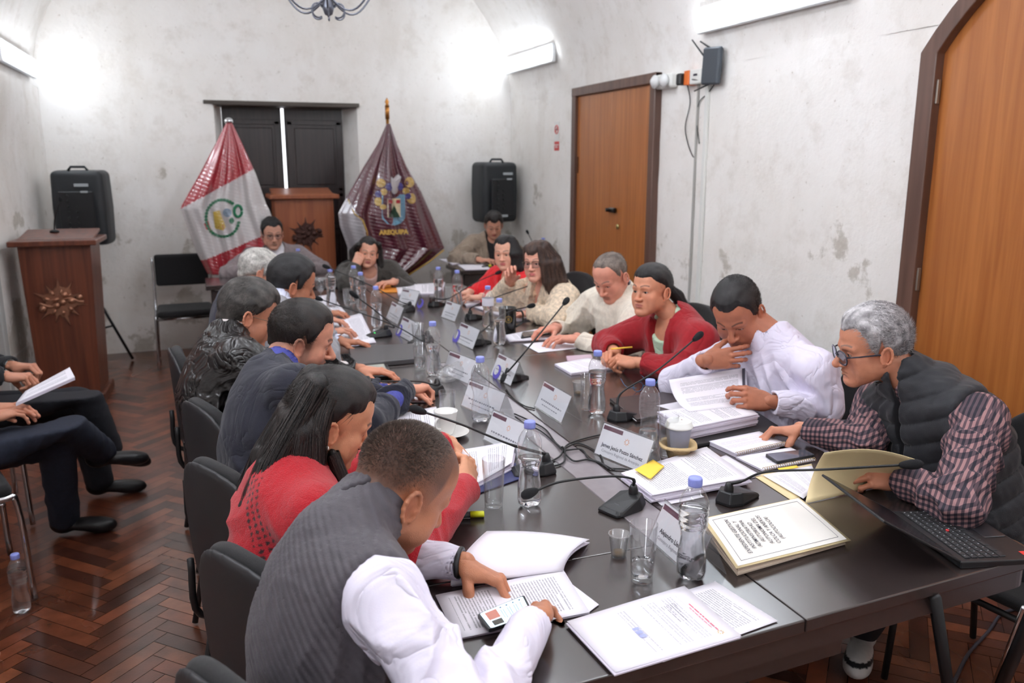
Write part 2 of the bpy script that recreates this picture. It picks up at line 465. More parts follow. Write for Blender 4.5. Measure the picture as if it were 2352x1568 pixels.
def head_R(yaw, pitch, roll=0):
    """yaw: 0 looks along +y, 90 along +x; pitch + looks up; columns = right, forward, up"""
    R = rotz(-math.radians(yaw))@rotx(math.radians(pitch))@roty(math.radians(roll)); return R

# ---------------------------------------------------------------- people
def lin(r, g, b): return np.array(srgb(r, g, b)[:3])
def head_grid(p, neck_local, h):
    """head in its own frame: x right, y forward, z up, origin between the ears; returns grid"""
    j = p.get('jaw', 1.0); fat = p.get('fat', 0.0); fem = p.get('fem', 0)
    nl = np.array(neck_local)
    lo = np.minimum([-.105, -.135, -.145], nl-.085); hi = np.maximum([.105, .135, .14], nl+.07)
    g = Grid(lo, hi, h)
    g.ell((0, -.014, .035), (.077, .098, .086), .02)
    g.ell((0, .012, .045), (.068, .078, .070), .03)
    g.ell((0, .032, -.030), (.060+fat*.4, .060, .078), .03)
    for s in (-1, 1):
        g.cone((s*(.052+fat*.5)*j, .0, -.055), (s*.018*j, .070, -.098), .024+fat*.4, .020, .03)
        g.ell((s*.043, .058, -.026), (.022, .022, .020), .025)      # cheek
        g.ell((s*(.045+fat*.3), .045, -.058), (.020+fat, .028+fat*.6, .026), .03)
        g.cone((s*.014, .090, .020), (s*.044, .075, .017), .009, .008, .018)    # brow
    g.ell((0, .078, -.101), (.019, .017, .015), .02)                # chin
    for s in (-1, 1):
        g.ell((s*.031, .1045, .000), (.017, .018, .0125), .012, 'sub')
        g.ell((s*.031, .0745, .000), (.0155, .0150, .0135), .004)   # lids over the eyeball
    g.ell((0, .076, -.065), (.028, .022, .022), .018)
    nz = p.get('nose', 1.0)
    g.cone((0, .086, .010), (0, .088+.027*nz, -.034), .0075, .0118*nz, .010)
    g.ell((0, .090+.022*nz, -.037), (.0130, .012, .0095), .006)
    for s in (-1, 1):
        g.ell((s*.0145, .095+.005*nz, -.0385), (.0085, .012, .0080), .006)
        g.ell((s*.0078, .102+.006*nz, -.0482), (.0036, .006, .004), .003, 'sub')
    lw = p.get('lips', 1.0)
    g.cone((-.018, .0905, -.0625), (0, .0975, -.0605), .0030, .0052*lw, .006); g.cone((.018, .0905, -.0625), (0, .0975, -.0605), .0030, .0052*lw, .006)
    g.cone((-.016, .0895, -.0700), (0, .0960, -.0730), .0030, .0062*lw, .006); g.cone((.016, .0895, -.0700), (0, .0960, -.0730), .0030, .0062*lw, .006)
    mo = p.get('mouth_open', 0.0)
    for s in (-1, 1): g.cone((s*.021, .0925, -.0665), (0, .1035, -.0668), .0012+mo*.3, .0020+mo, .003, 'sub')
    g.cone((-.012, .098, -.084), (.012, .098, -.084), .005, .005, .01, 'sub')
    op = p.get('eye', .5)
    for s in (-1, 1):
        if op > 0: g.ell((s*.031, .0900, -.001-(.003*(1-op))), (.0125, .0095, .0030+.0025*op), .002, 'sub')
        else: g.cone((s*.020, .094, -.004), (s*.042, .088, -.0045), .0012, .0012, .002, 'sub')
    # neck, into the collar
    nr = p.get('neck', .054)
    g.cone((0, -.028, -.045), nl, nr, nr*1.08, .030)
    if p.get('roll_neck'): g.cone((-.03, -.085, -.075), (.03, -.085, -.075), .022, .022, .02)
    # ears
    es = p.get('ear', 1.0)
    if not p.get('hide_ears'):
        for s in (-1, 1):
            c = np.array([s*.0800, -.008, -.012]); tilt = .25
            pts = []
            for i in range(12):
                a = math.radians(-60+i*300/11)          # from the front, over the top, down the back to the lobe
                y = .0150*math.cos(a)*es; z = .0290*math.sin(a)*es if math.sin(a) > 0 else .027*math.sin(a)*es
                y2 = y*math.cos(tilt)-z*math.sin(tilt)*1.0; z2 = z*math.cos(tilt)+y*math.sin(tilt)
                out = .004+.0075*max(0, -math.cos(a)*.6+.6)
                pts.append(c+np.array([s*out, y2, z2]))
            pts = pts[::1]
            g.ell(c+[s*.002, -.002, 0], (.0055, .0135*es, .026*es), .006, R=rotx(tilt))
            for a, b in zip(pts[:-1], pts[1:]): g.cone(a, b, .0038, .0038, .004)
            g.ell(c+[s*.002, .007, -.026*es], (.005, .008, .010), .006)
            g.ell(c+[s*.0125, .001, -.002], (.0075, .0072*es, .0150*es), .004, 'sub')
            g.ell(c+[s*.001, .012, -.004], (.007, .005, .008), .004)
    return g
def head_colors(V, p):
    sk = lin(*p['skin']); C = np.tile(sk, (len(V), 1)); x, y, z = V[:, 0], V[:, 1], V[:, 2]; ax = np.abs(x)
    def mix(m, c): C[:] = C*(1-m[:, None])+np.array(c)*m[:, None]
    def blob(cx, cy, cz, rx, ry, rz, sharp=3):
        q = np.sqrt(((ax-cx)/rx)**2+((y-cy)/ry)**2+((z-cz)/rz)**2); return np.clip((1.25-q)*sharp, 0, 1)
    mix(blob(.048, .07, -.03, .025, .03, .022, 1)*.30, sk*[1.12, .82, .78])
    mix(blob(0, .11, -.034, .016, .02, .014, 1)*.35, sk*[1.1, .80, .76])
    mix(blob(.084, -.01, -.01, .015, .03, .04, 1)*.35, sk*[1.12, .80, .74])
    lip = lin(*p.get('lip', tuple(int(v*.8) for v in p['skin'])))
    m = np.clip((1.15-np.sqrt((x/.021)**2+((z+.0668)/.0105)**2))*4, 0, 1)*(y > .086); mix(m*.8, lip)
    hc = lin(*p.get('hair', (25, 20, 18)))
    bt = p.get('brow', 1.0)     # brows follow a low arch
    zb = .0245+.006*np.sin(np.clip((ax-.012)/.036, 0, 1)*2.6)
    m = np.clip((1-np.abs(z-zb)/(.0042*bt))*2, 0, 1)*(ax > .012)*(ax < .050)*(y > .05); mix(m*.75, p.get('browcol', hc))
    m = np.clip((1-np.abs(z-(.001-.004*(1-p.get('eye', .5))))/.0035)*2, 0, 1)*(np.abs(ax-.031) < .0145)*(y > .078); mix(m*(.55 if p.get('eye', .5) > .3 else .75), hc*.8)
    st = p.get('stubble', 0)
    if st:
        m = np.clip((-.035-z)/.02, 0, 1)*np.clip((y+.005)/.02, 0, 1)*np.clip((z+.135)/.02, 0, 1)
        m = m*np.clip((np.sqrt((x/.026)**2+((z+.0675)/.014)**2)-.85)*3, 0, 1)
        m2 = np.clip((.03-z)/.02, 0, 1)*np.clip((ax-.058)/.01, 0, 1)*np.clip((y-.0)/.01, 0, 1)*np.clip((.045-y)/.02, 0, 1)*(z > -.06)
        mix(np.clip(np.maximum(m, m2), 0, 1)*st, hc*1.3)
    sc_ = p.get('scalp', 0)      # shaved sides: hair pigment on the skin
    if sc_:
        m = np.clip((V[:, 2]-np.interp(V[:, 1], p['scalp_y'], p['scalp_z']))/.05, 0, 1)**.7*(V[:, 2] > -.09) if 'scalp_y' in p else hair_mask(V, p, .004)
        mix(np.clip(m, 0, 1)*sc_, hc*p.get('hair_k', .5)*1.3)
    return C
def hairline(y, p):
    ys = p.get('hl_y', [-.13, -.09, -.06, -.02, .000, .014, .030, .040, .058, .075, .13])
    zs = p.get('hl_z', [-.075, -.072, -.050, -.030, .034, -.020, -.010, .035, .050, .072, .074])
    return np.interp(y, ys, zs)
def hair_mask(V, p, soft=.01):
    return (V[:, 2]-hairline(V[:, 1], p))/soft+.5
def hair_shell(p, h):
    t = p.get('hair_t', .012); top = p.get('hair_top', t*1.5); rec = p.get('recede', 0)
    g = Grid((-.12, -.15, -.12), (.12, .14, .17), h)
    g.ell((0, -.014, .035), (.077+t, .098+t, .086+top), .02)
    g.ell((0, .012+p.get('fringe', 0), .045), (.068+t, .078+t*.8, .070+top), .03)
    if p.get('hair_neck', 1): g.ell((0, -.055, -.045), (.05+t*.6, .045+t*.5, .05), .03)
    for e in p.get('hair_lumps', []): g.ell(e[0], e[1], .02)
    amp = p.get('hair_amp', .0025); fr = p.get('hair_f', 260); fl = p.get('flow', (0, 1, 0))
    def f(d, X, Y, Z):
        hl = np.interp((Y+0*X+0*Z), p.get('hl_y', [-.13, -.09, -.06, -.02, .000, .014, .030, .040, .058, .075, .13]), p.get('hl_z', [-.075, -.072, -.050, -.030, .034, -.020, -.010, .035, .050, .072, .074]))
        hl = hl+.010*rec*np.cos(X*60)**2+.0045*noise3(X, Y, Z, 190, 3)+.0035*noise3(X, Y, Z, 420, 1)+p.get('temple', .020)*np.exp(-((np.abs(X)-.046)/.017)**2)*np.clip((Y-.03)/.02, 0, 1)
        d = d+amp*noise3(X*(1 if fl[0] == 0 else .25), Y*(1 if fl[1] == 0 else .25), Z*(1 if fl[2] == 0 else .25), fr, 1, 6)+amp*1.6*noise3(X, Y, Z, fr*.3, 4)
        d = d+t*.95*np.clip(1-(Z-hl)/p.get('hair_fade', .035), 0, 1)
        return smax(d, (hl-Z)*.75, p.get('hair_round', .012))
    g.fn(f); return g
def strands(p, R, c, n, length, rng, width=.0007, root=None, down=0.0, lift=.35):
    """short hairs standing on the scalp, thin blades; all in the head's frame, returned in the person's"""
    V = []; F = []; t = p.get('hair_t', .012); top = p.get('hair_top', t*1.5)
    k = 0; tries = 0
    A = np.array([.077+t*.8, .098+t*.8, .086+top*.9]); C0 = np.array([0, -.014, .035])
    while k < n and tries < n*8:
        tries += 1
        u = nrm(rng.randn(3)); q = C0+u*A
        if q[2] < hairline(q[1], p)+.006-p.get('strand_low', 0)*rng.rand()**2: continue
        q = q-(u/A)/np.linalg.norm(u/A)*t*.9*max(0, 1-(q[2]-hairline(q[1], p))/.035)
        nn = nrm(u/A); fl = np.array(p.get('comb', (0, .6, .2)))+rng.randn(3)*.25
        d = nrm(fl-nn*(fl@nn))*(1-lift)+nn*lift
        L = length*(.6+.7*rng.rand()); s = nrm(np.cross(nn, d))*width
        p0 = q-nn*.002; p1 = q+d*L*.5; p2 = p1+(nrm(d+np.array([0, 0, -down])-nn*.3))*L*.5
        b = len(V); V += [p0-s, p0+s, p1-s*.8, p1+s*.8, p2-s*.2, p2+s*.2]; F += [(b, b+1, b+3, b+2), (b+2, b+3, b+5, b+4)]
        k += 1
    if not V: return np.zeros((0, 3)), np.zeros((0, 4), int)
    return np.array(V)@R.T+c, np.array(F)
def long_strands(paths, n, rng, spread=.012, width=.0009, m=9):
    """blades following guide paths (each a list of (point, radius))"""
    V = []; F = []
    for i in range(n):
        pa = paths[rng.randint(len(paths))]
        pts = np.array([q[0] for q in pa], float); rr = np.array([q[1] for q in pa])
        t = np.linspace(0, len(pa)-1, m)*(1-.12*rng.rand()); i0 = np.minimum(t.astype(int), len(pa)-2); f = (t-i0)[:, None]
        P = pts[i0]*(1-f)+pts[i0+1]*f; r = rr[i0]*(1-f[:, 0])+rr[i0+1]*f[:, 0]
        a = rng.rand()*6.28+np.linspace(0, rng.randn()*.5, m)
        T = np.gradient(P, axis=0); T /= np.linalg.norm(T, axis=1)[:, None]+1e-9
        u = np.cross(T, [0.3, .2, 1]); u /= np.linalg.norm(u, axis=1)[:, None]+1e-9; w = np.cross(T, u)
        Q = P+((np.cos(a)*(r+.0035+spread*.3*rng.rand()))[:, None]*u+(np.sin(a)*(r+.0035+spread*.3*rng.rand()))[:, None]*w)
        sd = np.cross(T, Q-P); sd /= np.linalg.norm(sd, axis=1)[:, None]+1e-9
        b = len(V)
        for k in range(m):
            ww = width*(1 if k < m-1 else .2); V += [Q[k]-sd[k]*ww, Q[k]+sd[k]*ww]
        F += [(b+2*k, b+2*k+1, b+2*k+3, b+2*k+2) for k in range(m-1)]
    return np.array(V), np.array(F)

HANDS = {   # per finger (index, middle, ring, little): three bends in degrees; spread; thumb: (out, down, bend)
    'rest':  dict(c=[(12, 22, 12), (16, 26, 14), (20, 30, 16), (24, 32, 18)], s=4, th=(38, 18, 15)),
    'flat':  dict(c=[(4, 8, 4), (4, 8, 4), (6, 9, 5), (8, 10, 6)], s=6, th=(45, 8, 8)),
    'grip':  dict(c=[(45, 60, 30), (52, 66, 32), (58, 68, 34), (62, 70, 36)], s=1, th=(30, 48, 28)),
    'fist':  dict(c=[(70, 88, 45), (74, 90, 45), (78, 90, 45), (80, 90, 45)], s=0, th=(22, 62, 40)),
    'pinch': dict(c=[(48, 42, 22), (40, 42, 24), (36, 44, 26), (34, 46, 28)], s=3, th=(26, 55, 18)),
    'point': dict(c=[(10, 14, 8), (60, 70, 35), (66, 74, 38), (70, 76, 38)], s=2, th=(26, 48, 30)),
    'claw':  dict(c=[(38, 52, 28), (42, 56, 30), (44, 58, 32), (46, 58, 34)], s=7, th=(38, 50, 16)),
    'loose': dict(c=[(28, 40, 22), (36, 48, 26), (44, 54, 28), (50, 56, 30)], s=3, th=(34, 34, 20)),
}
def hand_mesh(side, pose, h, scale=1.0):
    """right hand frame: y along the fingers, z back of the hand, thumb on -x for side=+1 (right hand, palm down)"""
    ps = HANDS[pose] if isinstance(pose, str) else pose
    g = Grid((-.10, -.12, -.115), (.10, .205, .06), h); S = scale; tx = -side
    def pt(x, y, z): return np.array([x*tx*S, y*S, z*S])
    # palm: x measured towards the thumb
    bases = [(.028, .088, .000), (.008, .092, .003), (-.012, .088, .002), (-.030, .078, -.003)]
    for (x, y, z) in bases:
        g.cone(pt(x*.62, .012, -.002), pt(x, y-.006, z-.003), .0125*S, .0110*S, .016)
    g.ell(pt(.022, .030, -.012), np.array([.017, .026, .013])*S, .014)
    g.ell(pt(-.024, .032, -.012), np.array([.013, .028, .012])*S, .014)
    g.cone(pt(0, -.018, .0), pt(0, .008, -.002), .0235*S, .0225*S, .014, flat=((0, 0, 1), .78))
    L = [(.042, .026, .020), (.047, .030, .021), (.043, .028, .021), (.033, .021, .019)]; r0 = [.0092, .0095, .0090, .0080]
    for i in range(4):
        a = 0; p = pt(*bases[i]); sp = math.radians((1.5-i)*ps['s']+ (ps.get('yaw', 0)))
        for j in range(3):
            a += math.radians(ps['c'][i][j])
            d = np.array([math.sin(sp)*math.cos(a)*tx, math.cos(sp)*math.cos(a), -math.sin(a)])
            q = p+d*L[i][j]*S; rr = r0[i]*(1-.09*j)*S
            g.cone(p, q, rr*1.03, rr*.93, .004)
            g.ell(p+np.array([0, 0, .001]), rr*1.10, .003)
            if j == 2: g.ell(q-d*.004*S+np.array([0, 0, 0]), rr*.97, .003)
            p = q
    o, dn, bd = [math.radians(v) for v in ps['th']]
    p = pt(.018, .016, -.008); r = .0135*S; ang = o
    for j, l in enumerate((.044, .034, .028)):
        d = nrm(np.array([math.sin(ang)*math.cos(dn)*tx, math.cos(ang)*math.cos(dn), -math.sin(dn)])); q = p+d*l*S
        g.cone(p, q, r, r*.86, .007); p = q; r *= .84; ang -= bd*.6; dn += bd*.15
    return g.mesh(1)
def hand_color(V, skin, tips=True):
    sk = lin(*skin); C = np.tile(sk, (len(V), 1)); m = np.clip((V[:, 1]-.06)/.08, 0, 1)[:, None]*.25
    return C*(1-m)+sk*np.array([1.12, .84, .78])*m
def ik(S, Wp, l1, l2, pole):
    S = np.array(S, float); Wp = np.array(Wp, float); d = Wp-S; D = np.linalg.norm(d); D2 = min(D, (l1+l2)*.995)
    u = d/(D+1e-9); a = (l1*l1-l2*l2+D2*D2)/(2*D2); hgt = math.sqrt(max(l1*l1-a*a, 0)); p = np.array(pole, float); p = p-u*(p@u); p = nrm(p)
    return S+u*a+p*hgt
# ---------------------------------------------------------------- the room
XL, XR, YB, YF = -1.18, 2.92, 7.85, -2.6
CXV, AV, BV, ZS = (XL+XR)/2, (XR-XL)/2, 1.6, 2.2
def wall_mat():
    m, nt, b = _new('whitewashed_stone'); N = nt.nodes; L = nt.links
    geo = N.new('ShaderNodeNewGeometry'); tc = N.new('ShaderNodeTexCoord')
    def noise(sc, det=5, rough=.6, stretch=None):
        n = N.new('ShaderNodeTexNoise'); n.inputs['Scale'].default_value = sc; n.inputs['Detail'].default_value = det; n.inputs['Roughness'].default_value = rough
        if stretch:
            mp = N.new('ShaderNodeMapping'); mp.inputs['Scale'].default_value = stretch; L.new(tc.outputs['Object'], mp.inputs[0]); L.new(mp.outputs[0], n.inputs['Vector'])
        else: L.new(tc.outputs['Object'], n.inputs['Vector'])
        return n.outputs[0]
    def ramp(src, a, b2, c0=0.0, c1=1.0):
        r = N.new('ShaderNodeMapRange'); r.inputs[1].default_value = a; r.inputs[2].default_value = b2; r.inputs[3].default_value = c0; r.inputs[4].default_value = c1; L.new(src, r.inputs[0]); return r.outputs[0]
    def mixc(f, a, b2):
        x = N.new('ShaderNodeMix'); x.data_type = 'RGBA'; L.new(f, x.inputs[0])
        for i, v in ((6, a), (7, b2)):
            if isinstance(v, tuple): x.inputs[i].default_value = v
            else: L.new(v, x.inputs[i])
        return x.outputs[2]
    def mul(a, b2):
        x = N.new('ShaderNodeMath'); x.operation = 'MULTIPLY'; L.new(a, x.inputs[0])
        if isinstance(b2, float): x.inputs[1].default_value = b2
        else: L.new(b2, x.inputs[1])
        return x.outputs[0]
    base = mixc(ramp(noise(1.6), .35, .7), srgb(248, 245, 242), srgb(238, 233, 227))
    base = mixc(mul(ramp(noise(5, 8, .7), .52, .68), .40), base, srgb(214, 206, 196))
    base = mixc(mul(ramp(noise(38, 4), .66, .74), .6), base, srgb(178, 165, 150))        # pits
    base = mixc(mul(ramp(noise(2.2, 6, .6, (1, 1, .25)), .55, .72), .28), base, srgb(208, 198, 186))   # runs
    sep = N.new('ShaderNodeSeparateXYZ'); L.new(geo.outputs['Position'], sep.inputs[0])
    low = ramp(sep.outputs[2], 1.75, .5)
    flake = N.new('ShaderNodeMath'); flake.operation = 'ADD'; L.new(noise(2.3, 9, .62), flake.inputs[0]); L.new(mul(low, .2), flake.inputs[1])
    fm = ramp(flake.outputs[0], .715, .75)
    bare = mixc(ramp(noise(22, 6), .3, .7), srgb(196, 190, 178), srgb(172, 163, 150))
    base = mixc(mul(fm, .7), base, bare)
    # courses of big stone blocks, faintly read through the wash
    comb = N.new('ShaderNodeCombineXYZ'); ad = N.new('ShaderNodeMath'); ad.operation = 'ADD'; L.new(sep.outputs[0], ad.inputs[0]); L.new(sep.outputs[1], ad.inputs[1])
    L.new(ad.outputs[0], comb.inputs[0]); L.new(sep.outputs[2], comb.inputs[1])
    br = N.new('ShaderNodeTexBrick'); br.inputs['Scale'].default_value = 1.0; br.inputs['Mortar Size'].default_value = .012; br.inputs['Mortar Smooth'].default_value = .8
    br.inputs['Brick Width'].default_value = .62; br.inputs['Row Height'].default_value = .36
    br.inputs['Color1'].default_value = (0, 0, 0, 1); br.inputs['Color2'].default_value = (0, 0, 0, 1); br.inputs['Mortar'].default_value = (1, 1, 1, 1)
    L.new(comb.outputs[0], br.inputs['Vector'])
    base = mixc(mul(mul(br.outputs[0], .5), low), base, srgb(238, 236, 232))
    L.new(base, b.inputs['Base Color']); b.inputs['Roughness'].default_value = .85; b.inputs['Specular IOR Level'].default_value = .2
    bp = N.new('ShaderNodeBump'); bp.inputs['Strength'].default_value = .3; bp.inputs['Distance'].default_value = .02
    hs = N.new('ShaderNodeMath'); hs.operation = 'ADD'; L.new(noise(9, 8, .65), hs.inputs[0]); L.new(mul(noise(40, 4), .25), hs.inputs[1])
    h2 = N.new('ShaderNodeMath'); h2.operation = 'SUBTRACT'; L.new(hs.outputs[0], h2.inputs[0]); L.new(mul(fm, .25), h2.inputs[1])
    L.new(h2.outputs[0], bp.inputs['Height']); L.new(bp.outputs[0], b.inputs['Normal']); return m
M_WALL = wall_mat()
def wood_mat(name, c1, c2, rough=.35, scale=3.0, axis=2, coat=.3, streak=14):
    m, nt, b = _new(name); N = nt.nodes; L = nt.links; tc = N.new('ShaderNodeTexCoord'); mp = N.new('ShaderNodeMapping')
    s = [streak]*3; s[axis] = .55; mp.inputs['Scale'].default_value = s; L.new(tc.outputs['Object'], mp.inputs[0])
    n = N.new('ShaderNodeTexNoise'); n.inputs['Scale'].default_value = scale; n.inputs['Detail'].default_value = 7; n.inputs['Distortion'].default_value = .6; L.new(mp.outputs[0], n.inputs['Vector'])
    r = N.new('ShaderNodeMapRange'); r.inputs[1].default_value = .32; r.inputs[2].default_value = .68; L.new(n.outputs[0], r.inputs[0])
    x = N.new('ShaderNodeMix'); x.data_type = 'RGBA'; x.inputs[6].default_value = srgb(*c1); x.inputs[7].default_value = srgb(*c2); L.new(r.outputs[0], x.inputs[0])
    L.new(x.outputs[2], b.inputs['Base Color']); b.inputs['Roughness'].default_value = rough; b.inputs['Coat Weight'].default_value = coat; b.inputs['Coat Roughness'].default_value = .25
    return m
M_DOOR = wood_mat('varnished_door_veneer', (178, 110, 54), (154, 88, 38), .38, 2.2, 2, .25)
M_FRAME = wood_mat('door_frame_wood', (104, 74, 62), (84, 58, 48), .45, 2.0, 2, .2)
M_DARKWOOD = wood_mat('old_dark_shutter', (46, 34, 34), (24, 18, 20), .34, 2.4, 2, .4)
M_PODIUM = wood_mat('red_brown_podium_wood', (118, 62, 40), (84, 40, 26), .4, 2.2, 2, .35)
M_PODIUM2 = wood_mat('orange_brown_podium_wood', (158, 88, 50), (136, 70, 38), .4, 2.2, 2, .3)
M_BLACK = mat('black_plastic', (24, 25, 28), rough=.42)
M_BLACKM = mat('matte_black_metal', (22, 22, 24), rough=.5)
M_CHROME = mat('chrome', (205, 208, 212), rough=.12, metal=1.0)
M_WHITEP = mat('white_plastic', (232, 232, 228), rough=.4)
M_LENS = mat_film('spectacle_lens', (.93, .94, .96), .1, .02)
M_PEARL = mat('pearl', (235, 230, 222), rough=.2, coat=.5)
M_TROUSER = mat('dark_trouser_cloth', (28, 29, 36), rough=.85, var=.15, vscale=30, bump=.3, bscale=300)
M_SHOEV = mat_vcol('shoe', rough=.4, var=.05, bump=.1)

def arch_z(x):
    q = max(0.0, 1-((x-CXV)/AV)**2); return ZS+BV*math.sqrt(q)
# floor: herringbone parquet, each block its own tone
def build_floor():
    rng = random.Random(4); V = []; F = []; C = []
    w, l = .062, .31; c, s = math.cos(math.radians(45)), math.sin(math.radians(45)); g = .0012
    tones = [lin(96, 52, 34), lin(78, 42, 28), lin(112, 64, 42), lin(66, 36, 26), lin(88, 46, 30), lin(104, 56, 36)]
    n = int(l/w+.5)
    def plank(x0, y0, dx, dy):
        pts = [(x0+g, y0+g), (x0+dx-g, y0+g), (x0+dx-g, y0+dy-g), (x0+g, y0+dy-g)]
        P = [(x*c-y*s, x*s+y*c) for x, y in pts]
        cx_, cy_ = sum(p[0] for p in P)/4, sum(p[1] for p in P)/4
        if not (XL-1.0 < cx_ < XR+.3 and YF-.3 < cy_ < YB+.6): return
        b = len(V); V.extend([(p[0], p[1], 0) for p in P]); F.append((b, b+1, b+2, b+3)); t = tones[rng.randrange(6)]*(1.0+.55*rng.random()); C.extend([t]*4)
    lo_, hi_ = -110, 190
    for i in range(lo_, hi_):
        for j in range(-14, 14):
            plank((i % (2*n)+2*n*j)*w, i*w, l, w)                 # lying blocks: one per row and period
            plank(i*w, (i-2*n+1+2*n*j)*w, w, l)                   # standing blocks: one per column and period
    V = np.array(V); F = np.array(F); C = np.array(C)
    me_mat = mat_vcol('parquet', rough=.22, spec=.5, var=.35, vscale=9, bump=.12, bscale=120, stretch=(1, 1, 1))
    nb = me_mat.node_tree; b = nb.nodes['Principled BSDF']; b.inputs['Coat Weight'].default_value = .35; b.inputs['Coat Roughness'].default_value = .14
    rn = nb.nodes.new('ShaderNodeTexNoise'); rn.inputs['Scale'].default_value = 3.5; rn.inputs['Detail'].default_value = 6; rr = nb.nodes.new('ShaderNodeMapRange')
    rr.inputs[1].default_value = .3; rr.inputs[2].default_value = .7; rr.inputs[3].default_value = .16; rr.inputs[4].default_value = .42; nb.links.new(rn.outputs[0], rr.inputs[0]); nb.links.new(rr.outputs[0], b.inputs['Roughness'])
    V2 = np.concatenate([V, [(XL-1.0, YF-.3, -.0012), (XR+.3, YF-.3, -.0012), (XR+.3, YB+.6, -.0012), (XL-1.0, YB+.6, -.0012)]])
    F2 = np.concatenate([F, [[len(V), len(V)+1, len(V)+2, len(V)+3]]]); C2 = np.concatenate([C, np.tile(lin(26, 15, 11), (4, 1))])
    o = np_mesh('floor', [(V2, F2, C2)], me_mat); o.data.polygons.foreach_set('use_smooth', np.zeros(len(F2), bool)); tag(o, kind='structure'); return o
build_floor()
def wall_sheet(name, rows, mats=None, kind='structure', rough_amp=.006):
    m = MB(); m.sheet(rows, uv=False); o = m.build(name, mats or M_WALL); tag(o, kind=kind); return o
def jit(p, a=.007):
    x, y, z = p; n = noise3(np.float64(x), np.float64(y), np.float64(z), 5.0, 2)*a+noise3(np.float64(x), np.float64(y), np.float64(z), 17.0, 5)*a*.5
    return n
ys = np.linspace(YF-.04, YB+.04, 70); ys_l = np.concatenate([np.linspace(5.95, YB+.04, 14)])
zs = np.linspace(0, ZS, 16); zs_up = np.linspace(0, ZS+.04, 16)
wall_sheet('wall_right', [[(XR+jit((0, y, z)), y, z) for z in zs_up] for y in ys])
# left wall: the part near the far corner, then a deeper bay where the spectators sit
wall_sheet('wall_left', [[(XL+.03, y, ZS+.03)]+[(XL+.03-(YB-y)*.06*min(1, (ZS-z)/.5)+jit((1, y, z)), y, z) for z in zs[::-1]] for y in ys_l])
wall_sheet('wall_left_bay', [[(XL-.75+jit((2, y, z)), y, z) for z in zs[::-1]] for y in np.linspace(YF, 5.95, 40)])
wall_sheet('wall_left_bay_jamb', [[((XL+.03-1.9*.06*min(1, (ZS-min(z, ZS))/.5)) if x is None else x, 5.95, z) for z in zs_up] for x in (None, XL-.35, XL-.75)])
nv = 40
th = np.linspace(0, math.pi, nv)
wall_sheet('ceiling', [[(CXV+AV*math.cos(a)+jit((3, y, a*2)), y, ZS+BV*math.sin(a)) for y in ys] for a in th])
wall_sheet('ceiling_bay', [[(x, y, ZS-.002) for x in (XL+.0, XL-.75)] for y in np.linspace(YF, 5.95, 10)])
def end_wall(name, Y, flip, ox0=None, ox1=None, oz=None):
    m = MB(); xs = list(np.linspace(XL-(.06 if not flip else .80), XR+.05, 42))
    def colm(x0, x1, z0):
        n = 10; g = []
        for x in (x0, x1):
            zt = arch_z(min(max(x, XL), XR))+.05; g.append([(x, Y+jit((x, 4, z)), z) for z in np.linspace(z0, zt, n)])
        if flip: g = g[::-1]
        m.sheet(g, uv=False)
    if ox0 is not None: xs = sorted([x for x in xs if abs(x-ox0) > .03 and abs(x-ox1) > .03]+[ox0, ox1])
    for a, b in zip(xs[:-1], xs[1:]):
        inside = ox0 is not None and a >= ox0-1e-6 and b <= ox1+1e-6
        colm(a, b, oz if inside else 0)
    o = m.build(name, M_WALL); tag(o, kind='structure')
OX0, OX1, OZ = .18, 1.42, 2.13
end_wall('wall_back', YB, False, OX0, OX1, OZ); end_wall('wall_front', YF, True)
# the deep doorway in the back wall: splayed jambs, lintel, dark double shutters with a slit of daylight between
m = MB()
IX0, IX1, YD = .25, 1.33, YB+.34
m.sheet([[(OX0, YB, z) for z in zs[zs <= OZ]]+[(OX0, YB, OZ)], [(IX0, YD, z) for z in zs[zs <= OZ]]+[(IX0, YD, OZ)]], uv=False)
m.sheet([[(IX1, YD, z) for z in zs[zs <= OZ]]+[(IX1, YD, OZ)], [(OX1, YB, z) for z in zs[zs <= OZ]]+[(OX1, YB, OZ)]], uv=False)
o = m.build('wall_back_reveal', M_WALL); tag(o, kind='structure')
m = MB(); m.box(((OX0+OX1)/2, YB+.15, OZ+.012), (OX1-OX0+.02, .40, .035), bevel=.004); m.box(((OX0+OX1)/2-.03, YB-.006, OZ+.018), (OX1-OX0+.10, .022, .03), bevel=.003)
o = m.build('trim_1', wood_mat('lintel_wood', (92, 84, 76), (66, 58, 52), .6, 2, 0, 0)); tag(o, kind='structure')
dr = thing('door_3', None, None, ((IX0+IX1)/2, YD-.03, 0)); dr['kind'] = 'structure'
xs_ = WY(650, 300, YD)[0]-(IX0+IX1)/2
for (a, b_) in ((IX0-(IX0+IX1)/2, xs_-.017), (xs_+.010, IX1-(IX0+IX1)/2)):
    m = MB(); w_ = b_-a; cx_ = (a+b_)/2
    m.box((cx_, .0, 1.065), (w_, .035, 2.13), bevel=.004)
    for z0, z1 in ((.12, .95), (1.05, 1.32), (1.40, 1.98)):
        for sx in (-1, 1): m.box((cx_+sx*(w_/2-.04), -.022, (z0+z1)/2), (.05, .016, z1-z0+.06), bevel=.003)
        m.box((cx_, -.022, z1+.02), (w_-.04, .016, .045), bevel=.003); m.box((cx_, -.022, z0-.02), (w_-.04, .016, .045), bevel=.003)
        m.box((cx_, -.016, (z0+z1)/2), (w_-.17, .014, z1-z0-.06), bevel=.006)
    m.build('shutter_leaf', M_DARKWOOD, dr)
m = MB(); m.box((0, .25, 1.1), (1.4, .02, 2.3)); o = m.build('daylight', mat('outdoor_daylight', (225, 225, 230), emit=1.6), dr)
